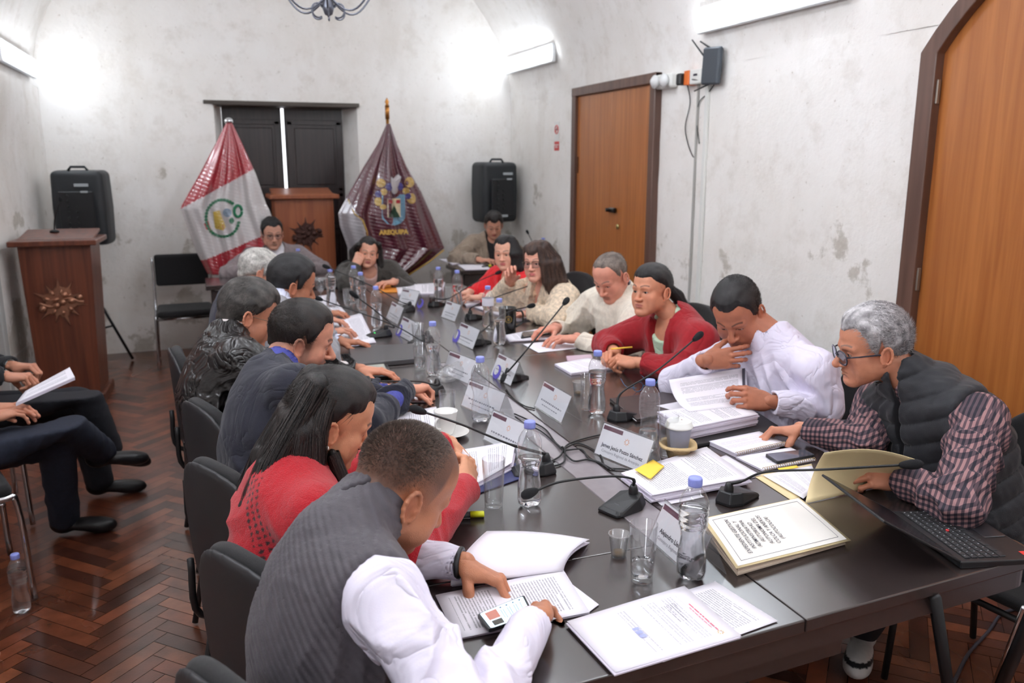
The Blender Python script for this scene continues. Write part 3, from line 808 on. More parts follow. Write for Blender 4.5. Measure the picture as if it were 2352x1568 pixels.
# right wall: plain veneered double door with its frame
def door_rect(name, y0, y1, zt):
    d = thing(name, None, None, (XR, (y0+y1)/2, 0)); d['kind'] = 'structure'; w_ = y1-y0; fz = .06
    m = MB()
    for s in (-1, 1): m.box((-.025, s*(w_/2-.035), zt/2), (.06, .07, zt), bevel=.006)
    m.box((-.026, 0, zt-.035), (.062, w_, .07), bevel=.006); m.build('door_frame', M_FRAME, d)
    for s in (-1, 1):
        m = MB(); m.box((-.014, s*(w_/4-.035), (zt-.07)/2+.004), (.03, w_/2-.072, zt-.078), bevel=.003); m.build('door_leaf', M_DOOR, d)
    return d
d1 = door_rect('door_1', 4.98, 6.30, 2.22)
kp = WX(1418, 482, XR); m = MB(); m.box((-.045, kp[1]-5.64, kp[2]), (.03, .10, .035), bevel=.008); m.tube([(-.03, kp[1]-5.60, kp[2]), (-.075, kp[1]-5.60, kp[2])], .014, 10); m.build('door_handle', mat('black_bolt', (30, 24, 22), .35, .6), d1)
kp = WX(1427, 520, XR); m = MB(); m.lathe([(.001, 0), (.019, 0), (.019, .006), (.001, .008)], (0, 0, 0), 14, R=roty(-math.pi/2)); m.build('lock', mat('brass', (205, 190, 130), .3, .9), d1, loc=(-.03, kp[1]-5.64, kp[2]))
for zz in (1.55, 1.9):
    pass
for y_, px_ in ((6.21, 1338), (5.05, 1512)):
    m = MB(); m.box((-.034, y_-5.64, 1.62), (.012, .018, .13), bevel=.003); m.build('hinge', mat('brown_hinge', (96, 60, 40), .5, .5), d1)
# right wall, near: the tall arched door
d2 = thing('door_2', None, None, (XR, 2.0, 0)); d2['kind'] = 'structure'
ya, yb, zsp = .78, 2.80, 2.09; ym, rw_ = (ya+yb)/2, (yb-ya)/2; rise = .52
def arc_pts(y0, y1, z0, rise_, n=24):
    ymid, a = (y0+y1)/2, (y1-y0)/2; R_ = (a*a+rise_*rise_)/(2*rise_); out = []
    t0 = math.asin(min(1, a/R_))
    for t in np.linspace(-t0, t0, n): out.append((ymid+R_*math.sin(t), z0+R_*math.cos(t)-(R_-rise_)))
    return out
outer = [(ya, .12)]+arc_pts(ya, yb, zsp, rise)+[(yb, .12)]
fwid = .085
inner = [(ya+fwid, .12)]+arc_pts(ya+fwid, yb-fwid, zsp-.01, rise-.055)+[(yb-fwid, .12)]
m = MB(); n = len(outer)
for x0, x1 in ((-.055, .02),):
    vs = [(x0, y-2.0, z) for y, z in outer]+[(x0, y-2.0, z) for y, z in inner]+[(x1, y-2.0, z) for y, z in outer]+[(x1, y-2.0, z) for y, z in inner]
    fs = []
    for i in range(n-1):
        fs += [(i, i+1, n+i+1, n+i), (n+i, n+i+1, 3*n+i+1, 3*n+i), (i+1, i, 2*n+i, 2*n+i+1)]
    m.add(vs, fs, 0, False)
soften(m.build('door_frame', M_FRAME, d2), .004)
m = MB(); poly = inner
vs = [(-.012, y-2.0, z) for y, z in poly]+[(.01, y-2.0, z) for y, z in poly]; n = len(poly)
m.add(vs, [tuple(range(n)), tuple(range(n, 2*n))[::-1]]+[(k, n+k, n+(k+1) % n, (k+1) % n) for k in range(n)], 0, False); m.build('door_leaf', M_DOOR, d2)
m = MB(); hp = WX(2158, 210, XR-.04)
m.box((-.030, yb-fwid-2.0, hp[2]), (.02, .014, .10), bevel=.004)
m.build('hinge', mat('steel_hinge', (150, 140, 130), .4, .8), d2)
for zz in (1.15, .45):
    m = MB(); m.box((-.030, yb-fwid-2.0, zz), (.02, .014, .10), bevel=.004); m.build('hinge', bpy.data.materials['steel_hinge'], d2)
# stone step / plinth under the door, and a wood threshold
M_PLINTH = mat('painted_stone_plinth', (176, 170, 176), rough=.6, var=.08, vscale=12, bump=.3, bscale=40)
m = MB(); m.box((XR-.05, (YF+2.86)/2, .12), (.10, 2.86-YF, .24), bevel=.012); tag(m.build('trim_2', M_PLINTH), kind='structure')
m = MB(); m.box((XR-.02, 3.9, .05), (.04, 2.1, .10), bevel=.008); tag(m.build('baseboard_right', mat('stone_skirting', (150, 144, 136), .8)), kind='structure')
# left bay: orange varnished door leaf standing open, grey metal door post beside it
d4 = thing('door_4', None, None, (XL-.06, 5.7, 0)); d4['kind'] = 'structure'
m = MB(); m.box((-.30, -.02, 1.05), (.60, .045, 2.10), bevel=.004); m.build('door_leaf', wood_mat('orange_varnished_door', (206, 98, 34), (180, 76, 22), .35, 2.2, 2, .3), d4)
m = MB(); m.box((.035, .05, 1.08), (.07, .10, 2.16), bevel=.006); m.build('door_frame', mat('grey_painted_post', (168, 170, 168), .5), d4)
# lamps: surface-mounted fluorescent luminaires on the spring of the vault
M_TUBE = mat('lamp_diffuser', (238, 247, 255), rough=.4, emit=TUBE_POWER)
M_LAMPCASE = mat('lamp_casing', (235, 238, 240), rough=.4)
def lamp(y0, y1, side, z, label, power=None):
    a = math.asin(min(1, (z-ZS)/BV)); x = CXV+side*(AV*math.cos(a)-.035); t = thing('wall_lamp', label, 'lamp', (x, (y0+y1)/2, z), 0, 'fluorescent lamps along the vault'); L_ = y1-y0
    m = MB(); m.box((side*.006, 0, .0), (.034, L_, .15), bevel=.005); m.build('casing', M_LAMPCASE, t)
    m = MB(); prof = [(side*-.000, -.052), (side*-.030, -.040), (side*-.044, -.0), (side*-.030, .040), (side*-.000, .052)]
    n = len(prof); vs = [(u, -L_/2+.01, w) for u, w in prof]+[(u, L_/2-.01, w) for u, w in prof]
    fs = [(i, i+1, n+i+1, n+i) if side > 0 else (i+1, i, n+i, n+i+1) for i in range(n-1)]+[(0, n, 2*n-1, n-1)]+[tuple(range(n)), tuple(range(n, 2*n))[::-1]]
    m.add(vs, fs, 0, False); m.build('diffuser', M_TUBE, t)
lamp(6.62, 7.76, 1, 2.53, 'short fluorescent lamp on the right wall beside the far corner')
lamp(3.25, 4.48, 1, 2.46, 'fluorescent lamp at the top edge of the photo, on the right wall above the router')
lamp(6.45, 7.72, -1, 2.36, 'fluorescent lamp on the left wall near the far corner')
M_TUBE = mat('added_lamp_diffuser', (240, 246, 255), rough=.4, emit=TUBE_POWER*2.5)  # lamps from here on are added out of view to brighten the room
lamp(-.6, .9, 1, 2.5, 'fluorescent lamp on the right wall behind the camera position')
lamp(2.2, 3.7, -1, 2.6, 'fluorescent lamp on the left wall above the spectators')
lamp(-.9, .6, -1, 2.45, 'fluorescent lamp on the left wall behind the camera position')
lamp(1.0, 2.4, 1, 3.45, 'fluorescent lamp high on the right of the vault above the table')  # vault lamps: added out of view for even light from above
lamp(1.0, 2.4, -1, 3.45, 'fluorescent lamp high on the left of the vault above the table')
lamp(3.6, 5.0, 1, 3.62, 'farther fluorescent lamp high on the right of the vault')
lamp(3.6, 5.0, -1, 3.62, 'farther fluorescent lamp high on the left of the vault')
M_SKIN = mat_vcol('skin', rough=.46, spec=.42, var=.07, vscale=45, bump=.25, bscale=420, sss=.08)
M_HAIR = mat_vcol('hair', rough=.42, spec=.38, var=.3, vscale=110, bump=.5, bscale=700)
M_EYE = mat_vcol('eyeball', rough=.15, spec=.5, var=0, bump=0)
M_SHOE = mat('shoe_leather', (22, 20, 21), rough=.4)
def torso_sdf(g, J, t=0.0, b=0.0, fem=0, arms=(1, 1), neck=0.0, k=.05, hem=None, arm_t=0.0, wide=1.0):
    P, N, SL, SR = J['P'], J['N'], J['SL'], J['SR']; ax, rt, fw = J['ax'], J['rt'], J['fw']; R = np.stack([rt, fw, ax], 1)
    bow = J['bow']
    def at(s): return P+(N-P)*s-fw*bow*4*s*(1-s)
    g.ell(P+[0, 0, .02], (.170*wide+t+b*.6, .135+t+b*.6, .115+t), k)
    g.ell(at(.28)+fw*(.015+b*.5), (.148*wide+t+b, .112+t+b, .15+t), k, R=R)
    g.ell(at(.62)+fw*.012, (.158*wide+t+b*.5, .112+t+b*.5, .17+t), k, R=R)
    g.ell(at(.84)+fw*.0, (.135*wide+t, .088+t, .095+t), k, R=R)
    if fem:
        for s in (-1, 1): g.ell(at(.60)+fw*.085+rt*.072*s, (.060+t, .055+t, .062+t), .035, R=R)
    for S_ in (SL, SR):
        g.cone(N-ax*.075-fw*.005, S_, .062+t, .056+t, k)
        g.cone(N-ax*.012-fw*.012, S_*.5+N*.5-ax*.012, .046+t, .040+t, .04)
    g.ell(N-ax*.03-fw*.02, (.07+t, .055+t, .06+t), .04, R=R)
    for on, S_, E_, W_ in ((arms[0], SL, J['EL'], J['WL']), (arms[1], SR, J['ER'], J['WR'])):
        if on:
            a = arm_t
            g.cone(S_, E_, .054+t+a, .041+t+a, .03); g.cone(E_, W_+(W_-E_)*.02, .041+t+a, .0285+t*.6+a*.3, .012); g.ell(E_, .041+t+a, .01)
    return at
def garment(J, c, p):
    t = c.get('t', .010); h = c.get('h', .006); arms = c.get('arms', (1, 1)); ax, rt, fw, N = J['ax'], J['rt'], J['fw'], J['N']
    pts = [J['P'], N, J['SL'], J['SR']]+[J[k] for k, o in (('EL', arms[0]), ('WL', arms[0]), ('ER', arms[1]), ('WR', arms[1])) if o]
    lo = np.min(pts, 0)-.24; hi = np.max(pts, 0)+.20
    lo[2] = max(lo[2], c.get('hem', .44)-.03); hi[2] = N[2]+.13
    if any(arms): hi[2] = max(hi[2], max(J[k][2] for k in ('EL', 'WL', 'ER', 'WR'))+.09)
    g = Grid(lo, hi, h)
    at = torso_sdf(g, J, t, p.get('belly', 0)+c.get('b', 0), p.get('fem', 0), arms, arm_t=c.get('arm_t', .004), wide=p.get('wide', 1.0))
    nd = J['nd']; nr = p.get('neck', .054)
    ch = c.get('collar', 0)
    if ch:      # standing / folded collar round the neck
        g.cone(N-nd*.02, N+nd*ch, nr+.016+c.get('collar_w', 0), nr+.012+c.get('collar_w', 0), .015)
    for s, S_ in ((-1, J['SL']), (1, J['SR'])):
        if not arms[0 if s < 0 else 1]:
            g.cut(S_+rt*s*c.get('armhole', .004)+np.array([0, 0, 0]), rt*s+ax*.12, .012)
            if c.get('armroll', 0):
                pass
    am = c.get('folds', .004)*1.9; ff = c.get('f', 38); sd = c.get('seed', p.get('seed', 1))
    ext = 0
    def f(d, X, Y, Z):
        u = (X-N[0])*rt[0]+(Y-N[1])*rt[1]+(Z-N[2])*rt[2]; v = (X-N[0])*fw[0]+(Y-N[1])*fw[1]+(Z-N[2])*fw[2]; w = -((X-N[0])*ax[0]+(Y-N[1])*ax[1]+(Z-N[2])*ax[2])
        m = np.exp(-((w+.02)/.07)**2)          # calmer near the neck
        d = d-am*folds(X, Y, Z, ff, sd)*(1-.7*m)
        if am and any(arms):
            for E_ in (J['EL'], J['ER']):
                r2 = (X-E_[0])**2+(Y-E_[1])**2+(Z-E_[2])**2; d = d-am*.8*np.exp(-r2/.014)*folds(X, Y, Z, ff*1.7, sd+1)
        q = c.get('quilt')
        if q:
            ph = (w+q.get('curve', .25)*np.abs(u)**1.5*1.2-q.get('fwd', 0)*v+q.get('tilt', 0)*u)/q['pitch']
            s_ = np.abs(np.sin(ph*math.pi)); pf = s_**.5
            d = d-q['amp']*(pf-.5)-q['amp']*.25*noise3(X, Y, Z, 170, 3)*pf
        V_ = c.get('V')
        if V_:
            hw, dep = V_[0], V_[1]; edge = hw*np.clip(1-w/dep, 0, 1)+(.0015 if len(V_) < 3 else V_[2]); edge = np.where(w < -.02, hw*1.0, edge)
            lap = c.get('lapel', 0)
            if lap:
                tt = np.abs(u)-edge; lw = lap*np.clip(1-np.abs(w-dep*.45)/(dep*.62), .0, 1)**.6
                d = np.where((v > .02) & (tt < lw) & (w > -.03) & (w < dep*1.02), d-.007, d)
            cutd = np.where(v > -.015, edge-np.abs(u), -.05)
            d = smax(d, np.minimum(cutd, .05), .004)
        return d
    g.fn(f)
    if ch or c.get('neckhole', 1):
        o = c.get('neck_open', .0)
        g.cone(N-nd*.03, N+nd*.16, nr+.004+o, nr+.006+o, .006, 'sub')
        if c.get('scoop'):
            g.ell(N+fw*.06-ax*.01, (c['scoop'], .09, c['scoop']*.9), .01, 'sub', R=np.stack([rt, fw, ax], 1))
    for on, E_, W_ in ((arms[0], J['EL'], J['WL']), (arms[1], J['ER'], J['WR'])):
        if on:
            ff_ = nrm(W_-E_); cz = c.get('cuff', -.012); cp = W_+ff_*cz
            X, Y, Z = g._xyz((slice(None),)*3)
            near = ((X-W_[0])**2+(Y-W_[1])**2+(Z-W_[2])**2) < .11**2
            g.d = np.where(near, np.maximum(g.d, (X-cp[0])*ff_[0]+(Y-cp[1])*ff_[1]+(Z-cp[2])*ff_[2]), g.d).astype(np.float32)
            g.cone(W_-ff_*.05, W_+ff_*.05, .0265+t*.25, .0275+t*.25, .004, 'sub', m=.012)
    g.cut((0, 0, c.get('hem', .44)), (0, 0, -1), .01)
    tz = c.get('table')       # sleeves rest on the table: keep them above its top
    if tz: g.fn(lambda d, X, Y, Z: np.where(((X-N[0])*fw[0]+(Y-N[1])*fw[1]) > tz[0], smax(d, tz[1]-Z, .012), d))
    return g.mesh(c.get('smooth', 1)), (N, ax, rt, fw)
def rest_on_table(V, base, R):
    """whatever would sink into the table top is flattened onto it"""
    Wd = V@R.T+base; m = (Wd[:, 0] > .405) & (Wd[:, 0] < 1.795) & (Wd[:, 1] > 1.195) & (Wd[:, 1] < 5.945) & (Wd[:, 2] < .7535) & (Wd[:, 2] > .66)
    V = V.copy(); V[m, 2] = .7535; return V
def limb_pt(o, base, R): return R.T@(np.array(o, float)-base)
def person(p):
    yaw = math.radians(p['yaw']); R = rotz(-yaw); base = V3(p['P'][0], p['P'][1], 0)
    T = lambda q: R.T@(np.array(q, float)-base)
    root = thing('person', p['label'], 'person', base, -yaw, p.get('group'))
    H = T(p['H']); N0 = T(p['N']); J = dict(P=T(p['P']), N=N0+(H-N0)*p.get('neck_up', .15)); sw = p.get('sw', .175); J['bow'] = p.get('bow', .03)
    ax = nrm(J['N']-J['P']); tw = math.radians(p.get('twist', 0)); tl = math.radians(p.get('tilt', 0))
    rt = np.array([math.cos(tw)*math.cos(tl), -math.sin(tw)*math.cos(tl), math.sin(tl)]); rt = nrm(rt-ax*(rt@ax)*.8); fw = nrm(np.cross(ax, rt))
    J['ax'], J['rt'], J['fw'] = ax, rt, fw; dr = p.get('drop', .075)
    J['SL'] = J['N']-ax*dr-rt*sw+fw*p.get('shf', .01); J['SR'] = J['N']-ax*dr+rt*sw+fw*p.get('shf', .01)
    if 'SRo' in p: J['SR'] = T(p['SRo'])
    if 'SLo' in p: J['SL'] = T(p['SLo'])
    la, lf = p.get('arm', (.29, .25))
    for s, k in ((-1, 'L'), (1, 'R')):
        w = T(p['W'+k]); J['W'+k] = w
        if 'E'+k in p: J['E'+k] = T(p['E'+k])
        else: J['E'+k] = ik(J['S'+k], w, la, lf, np.array(p.get('pole'+k, (s*.8, -.3, -.6))))
        d = w-J['E'+k]
        if np.linalg.norm(d) > lf*1.12: J['E'+k] = w-nrm(d)*lf*1.12 if False else J['E'+k]
    hs = p.get('hs', 1.0)*(.95 if p.get('fem') else 1.0)
    hy, hp, hr = p['head']; Rh = R.T@head_R(hy, hp, hr)
    nloc = Rh.T@((J['N']+ax*.0-fw*.005)-H)/hs
    J['nd'] = nrm(H+Rh@np.array([0, -.03, -.05])-J['N'])
    hh = p.get('hh', .003)
    # body: one mesh of skin (head with neck, hands, and the trunk under the clothes)
    g = head_grid(p, nloc, hh); V, F = g.mesh(1); C = head_colors(V, p); parts = [((V*hs)@Rh.T+H, F, C)]
    for s, k in ((-1, 'L'), (1, 'R')):
        if 'h'+k in p and p['h'+k]:
            pose, fd, nn = p['h'+k]; V, F = hand_mesh(s, pose, p.get('hand_h', .0025), p.get('hand_s', .93 if p.get('fem') else 1.0))
            y = nrm(R.T@np.array(fd, float)); z = np.array(R.T@np.array(nn, float)); x = nrm(np.cross(y, z)); z = np.cross(x, y); Rn = np.stack([x, y, z], 1)
            parts.append((V@Rn.T+J['W'+k], F, hand_color(V, p.get('handcol', p['skin']))))
            fdir = nrm(J['W'+k]-J['E'+k]); gg = Grid(np.minimum(J['W'+k], J['W'+k]-fdir*.1)-.05, np.maximum(J['W'+k], J['W'+k]-fdir*.1)+.05, .005)
            gg.cone(J['W'+k]-fdir*.10, J['W'+k]+fdir*.006, .032, .024, .01); V, F = gg.mesh(1); parts.append((V, F, np.tile(lin(*p.get('handcol', p['skin'])), (len(V), 1))))
    pts = [J[k] for k in ('P', 'N', 'SL', 'SR', 'EL', 'ER', 'WL', 'WR')]
    g = Grid(np.min(pts, 0)-.2, np.max(pts, 0)+.2, .012 if not p.get('bare') else .007); torso_sdf(g, J, -.006, p.get('belly', 0)*.8, p.get('fem', 0), wide=p.get('wide', 1.0)*.97)
    for k in ('L', 'R'):
        W_, E_ = J['W'+k], J['E'+k]; ff_ = nrm(W_-E_); X, Y, Z = g._xyz((slice(None),)*3); cp = W_-ff_*.03
        near = ((X-W_[0])**2+(Y-W_[1])**2+(Z-W_[2])**2) < .10**2
        g.d = np.where(near, np.maximum(g.d, (X-cp[0])*ff_[0]+(Y-cp[1])*ff_[1]+(Z-cp[2])*ff_[2]), g.d).astype(np.float32)
    V, F = g.mesh(2); parts.append((V, F, np.tile(lin(*p['skin']), (len(V), 1))))
    parts = [(rest_on_table(V, base, R), F, C) for V, F, C in parts]; body = np_mesh('body', parts, M_SKIN, root)
    # eyes
    if p.get('eye', .5) > .05:
        for s in (-1, 1):
            m = MB(); m.sphere((0, 0, 0), .0128*hs, 16, 14)
            V = np.array(m.v); g0 = nrm(np.array(p.get('gaze', (0, 1, -.15)))); q = V@g0/(.0128*hs)
            C = np.where((q > .95)[:, None], [.004]*3, np.where((q > .80)[:, None], lin(*p.get('iris', (48, 28, 16))), [.62, .60, .57]))
            np_mesh('eye', [(V@Rh.T+H+Rh@(np.array([s*.031, .0762, .000])*hs), np.array([f for f in m.f]), C)], M_EYE, root)
    # hair
    if p.get('hairdo', 'short') != 'none':
        hk = p.get('hair_k', .5); hc = lin(*p.get('hair', (25, 20, 18)))*hk; hc2 = lin(*p.get('hair2', p.get('hair', (25, 20, 18))))*hk
        rng = np.random.RandomState(p.get('seed', 1)+7)
        parts = []
        g = hair_shell(p, p.get('hair_h', hh)); V, F = g.mesh(1)
        m = np.clip(noise3(V[:, 0], V[:, 1]*.5, V[:, 2], 150, 2, 6)*.9+.5, 0, 1)[:, None]
        if p.get('grey_sides'): m = np.clip(np.clip((.03-V[:, 2])/.05, 0, 1)[:, None]+m*.15, 0, 1)
        if not p.get('noshell'): parts.append(((V*hs)@Rh.T+H, F, hc*(1-m)+hc2*m))
        n = p.get('strands', 0)
        if n:
            V, F = strands(p, Rh*hs, H, n, p.get('strand_len', .022), rng, p.get('strand_w', .0008), down=p.get('fall', .3), lift=p.get('lift', .3))
            mm = np.repeat(rng.rand(len(V)//6 if len(V) else 0), 6)[:, None]; parts.append((V, F, (hc*(1-mm)+hc2*mm)*(1+.5*mm)))
        np_mesh('hair', parts, M_HAIR, root)
        if 'locks' in p:
            paths = [[(T(q), r) for q, r in pa] for pa in p['locks']]
            allp = np.array([q for pa in paths for q, r in pa]); g = Grid(allp.min(0)-.06, allp.max(0)+.06, p.get('lock_h', .005))
            for pa in paths:
                for (a, ra), (b, rb) in zip(pa[:-1], pa[1:]): g.cone(a, b, ra, rb, .018)
            g.fn(lambda d, X, Y, Z: d-.0022*noise3(X, Y, Z*.25, 330, 2, 6)-.003*noise3(X, Y, Z*.3, 120, 5))
            V, F = g.mesh(1); parts = []
            m = np.clip(noise3(V[:, 0], V[:, 1], V[:, 2]*.3, 200, 2, 6)*.8+.4, 0, 1)[:, None]; parts.append((V, F, hc*(1-m)+hc2*m))
            n = p.get('lock_strands', 0)
            if n:
                V, F = long_strands(paths, n, rng, spread=.02); mm = np.repeat(rng.rand(n), 18)[:, None]; parts.append((V, F, (hc*(1-mm)+hc2*mm)*(1+.6*mm)))
            np_mesh('long_hair', parts, M_HAIR, root)
    # clothes
    for c in p.get('clothes', []):
        (V, F), fr = garment(J, c, p)
        C = None
        if 'colfn' in c: C = c['colfn'](V, J, fr)
        elif 'rgb' in c: C = np.tile(lin(*c['rgb']), (len(V), 1))
        np_mesh(c['name'], [(rest_on_table(V, base, R), F, C)], c['mat'], root, c.get('label'))
    # legs
    if p.get('legs', 1):
        hh2 = p.get('leg_h', .012); parts = []; Pz = J['P']; kn = p.get('knees'); an = p.get('ankles')
        if kn is None: kn = [base+R@np.array([s*.11, .42, .50]) for s in (-1, 1)]
        if an is None: an = [base+R@np.array([s*.12, .40, .09]) for s in (-1, 1)]
        kn = [T(q) for q in kn]; an = [T(q) for q in an]
        allp = np.array(kn+an+[Pz]); g = Grid(allp.min(0)-.2, allp.max(0)+.16, hh2)
        g.ell(Pz+[0, 0, -.01], (.175, .14, .11), .03)
        for s, K, A in zip((-1, 1), kn, an):
            lr = p.get('leg_r', 0); g.cone(Pz+[s*.085, 0, 0], K, .088+lr, .066+lr, .035); g.cone(K, A, .064+lr, .052+lr*1.2, .02)
        am = p.get('leg_folds', .004); g.fn(lambda d, X, Y, Z: d-am*folds(X, Y, Z, 34, p.get('seed', 1)))
        g.cut((0, 0, Pz[2]+.10), (0, 0, 1)); V, F = g.mesh(1); np_mesh('trousers', [(V, F, None)], p.get('leg_mat', M_TROUSER), root)
        for s, K, A in zip((-1, 1), kn, an):
            if p.get('shoes', 1):
                f = p.get('toe'); f = nrm(T(base+np.array(f[0 if s < 0 else 1], float))-0) if f is not None else np.array([0, 1.0, -.05])
                sd = nrm(np.cross(f, [0, 0, 1])); u = np.cross(sd, f); Rs = np.stack([sd, f, u], 1); c0 = A-u*.052
                g = Grid(c0-.22, c0+.25, .006); g.ell(c0+f*.10+u*.012, (.044, .105, .030), .02, R=Rs); g.ell(c0-f*.01+u*.025, (.037, .055, .052), .02, R=Rs); g.ell(c0+f*.15, (.043, .065, .028), .02, R=Rs)
                g.cone(c0+u*.03, A+u*.02, .040, .038, .02)
                g.cut(c0-u*.028, -u, .006); g.cut(A+u*.012, u, .006); V, F = g.mesh(1); so = p.get('shoe_rgb', (22, 20, 22)); se = p.get('sole_rgb', (40, 38, 38))
                zz = (V-c0)@u; C = np.where((zz < -.012)[:, None], lin(*se), lin(*so)); sf = p.get('shoe_fn')
                if sf: C = sf(V, c0, Rs, C)
                np_mesh('shoe', [(V, F, C)], M_SHOEV, root)
                if p.get('sock'):
                    m = MB(); m.tube([A+u*.0, A+nrm(K-A)*.09], [.036, .043], 14); m.build('sock', p['sock'], root)
    # spectacles
    gl = p.get('glasses')
    if gl:
        m = MB(); r = gl.get('r', .0013); cy_, cz_ = gl.get('y', .1035), gl.get('z', -.002); rx, rz_ = gl.get('w', .0255), gl.get('hgt', .0190)
        for s in (-1, 1):
            pts = [Rh@(np.array([s*.0325+rx*np.sign(math.cos(a))*abs(math.cos(a))**.75, cy_-abs(s*.0325+rx*math.cos(a))*.14, cz_+rz_*np.sign(math.sin(a))*abs(math.sin(a))**.75])*hs)+H for a in np.linspace(0, 2*math.pi, 25)[:-1]]
            m.tube(pts, r, 6, closed=True)
            e = np.array([s*.0590, cy_-.008, cz_+.008])
            m.tube([Rh@(q*hs)+H for q in (e, np.array([s*.0760, .070, cz_+.009]), np.array([s*.0835, .010, cz_+.006]), np.array([s*.0820, -.012, cz_-.014]))], r*1.05, 6)
        m.tube([Rh@(q*hs)+H for q in (np.array([-.0085, cy_, cz_+.004]), np.array([0, cy_+.003, cz_+.008]), np.array([.0085, cy_, cz_+.004]))], r, 6)
        gr = m.build('glasses', gl['mat'], root); ln = MB()
        for s in (-1, 1):
            n = 20; vs = [Rh@(np.array([s*.0325+rx*.97*np.sign(math.cos(a))*abs(math.cos(a))**.75, cy_-abs(s*.0325+rx*math.cos(a))*.14+o, cz_+rz_*.97*np.sign(math.sin(a))*abs(math.sin(a))**.75])*hs)+H for o in (-.0008, .0008) for a in np.linspace(0, 2*math.pi, n+1)[:-1]]
            ln.add(vs, [tuple(range(n))[::-1], tuple(range(n, 2*n))]+[(k, (k+1) % n, n+(k+1) % n, n+k) for k in range(n)], 0, False)
        ln.build('lens', gl.get('lens', M_LENS), gr)
    if p.get('earring'):
        for s in (-1, 1):
            m = MB(); m.sphere((0, 0, 0), p['earring'], 12, 8); o = m.build('earring', M_PEARL, root)
            o.location = tuple(Rh@(np.array([s*.0895, -.004, -.047])*hs)+H)
    p['_J'] = J; p['_R'] = R; p['_base'] = base; p['_Rh'] = Rh; p['_H'] = H; p['_root'] = root
    return root
# ---------------------------------------------------------------- the conference table
TZ = .75
def table_mat():
    m, nt, b = _new('dark_espresso_laminate'); N = nt.nodes; L = nt.links; tc = N.new('ShaderNodeTexCoord'); mp = N.new('ShaderNodeMapping'); mp.inputs['Scale'].default_value = (14, 1.2, 14); L.new(tc.outputs['Object'], mp.inputs[0])
    n = N.new('ShaderNodeTexNoise'); n.inputs['Scale'].default_value = 5; n.inputs['Detail'].default_value = 7; L.new(mp.outputs[0], n.inputs['Vector'])
    x = N.new('ShaderNodeMix'); x.data_type = 'RGBA'; x.inputs[6].default_value = srgb(40, 32, 32); x.inputs[7].default_value = srgb(56, 46, 44); L.new(n.outputs[0], x.inputs[0]); L.new(x.outputs[2], b.inputs['Base Color'])
    b.inputs['Roughness'].default_value = .27; b.inputs['Specular IOR Level'].default_value = .7; b.inputs['Coat Weight'].default_value = .8; b.inputs['Coat Roughness'].default_value = .2
    n2 = N.new('ShaderNodeTexNoise'); n2.inputs['Scale'].default_value = 350; L.new(tc.outputs['Object'], n2.inputs['Vector']); bp = N.new('ShaderNodeBump'); bp.inputs['Strength'].default_value = .12; bp.inputs['Distance'].default_value = .001; L.new(n2.outputs[0], bp.inputs['Height']); L.new(bp.outputs[0], b.inputs['Normal'])
    return m
M_TABLE = table_mat()
M_STRIP = mat('brushed_cable_channel_lid', (150, 142, 146), rough=.3, metal=.4, var=.06, vscale=30)
TX0, TX1, TY0, TY1 = .40, 1.80, 1.19, 5.95
tb = thing('conference_table', 'long dark wooden conference table covered with papers, bottles and microphones', 'table', (1.1, (TY0+TY1)/2, 0))
cyt = (TY0+TY1)/2
def rrect(x0, x1, y0, y1, r, corners=(1, 1, 1, 1), n=8):
    P = []
    for (cx_, cy_, a0, k) in ((x1-r, y0+r, -90, 1), (x1-r, y1-r, 0, 2), (x0+r, y1-r, 90, 3), (x0+r, y0+r, 180, 0)):
        if corners[k]:
            for a in np.linspace(a0, a0+90, n): P.append((cx_+r*math.cos(math.radians(a)), cy_+r*math.sin(math.radians(a))))
        else: P.append((cx_+(r if a0 in (-90, 0) else -r), cy_+(r if a0 in (0, 90) else -r)))
    return P
def skew(x): return -.025+(x-.40)*.055      # the near end of the tables is not quite square
def slab(name, x0, x1, y0, y1, z0, z1, mats, parent, corners=(0, 0, 0, 0), r=.07, cx_=1.1, cy_=cyt):
    P = rrect(x0-cx_, x1-cx_, y0-cy_, y1-cy_, r, corners)
    if y0 < TY0+.01: P = [(x, y+skew(x+cx_)*(1-(y-y0+cy_)/(y1-y0))) for x, y in P]
    m = MB(); m.prism(P, z0, z1); return soften(m.build(name, mats, parent), .003)
slab('tabletop', TX0, 1.079, TY0, 1.60, TZ-.03, TZ, M_TABLE, tb, (1, 0, 0, 0))
slab('tabletop', TX0, .968, 1.6015, 3.55, TZ-.03, TZ, M_TABLE, tb)
slab('tabletop', TX0, 1.079, 3.552, TY1, TZ-.03, TZ, M_TABLE, tb, (0, 0, 0, 1))
slab('tabletop', 1.082, TX1, TY0, 3.55, TZ-.03, TZ, M_TABLE, tb, (0, 1, 0, 0))
slab('tabletop', 1.082, TX1, 3.552, TY1, TZ-.03, TZ, M_TABLE, tb, (0, 0, 1, 0))
slab('cable_channel_lid', .97, 1.080, 1.602, 3.55, TZ-.03, TZ-.0008, M_STRIP, tb)
m = MB()   # deep edge boards
e = .012
for (x0, x1, y0, y1) in ((TX0+e, TX0+e+.022, TY0+.07, TY1-.07), (TX1-e-.022, TX1-e, TY0+.12, TY1-.07), (TX0+.07, TX1-.07, TY1-e-.022, TY1-e)):
    m.box(((x0+x1)/2-1.1, (y0+y1)/2-cyt, TZ-.055), (x1-x0, y1-y0, .052), bevel=.003)
xa, xb = TX0+.06, TX1-.07; m.prism([(xa-1.1, TY0+e+skew(xa)-cyt), (xb-1.1, TY0+e+skew(xb)-cyt), (xb-1.1, TY0+e+.022+skew(xb)-cyt), (xa-1.1, TY0+e+.022+skew(xa)-cyt)], TZ-.081, TZ-.029)
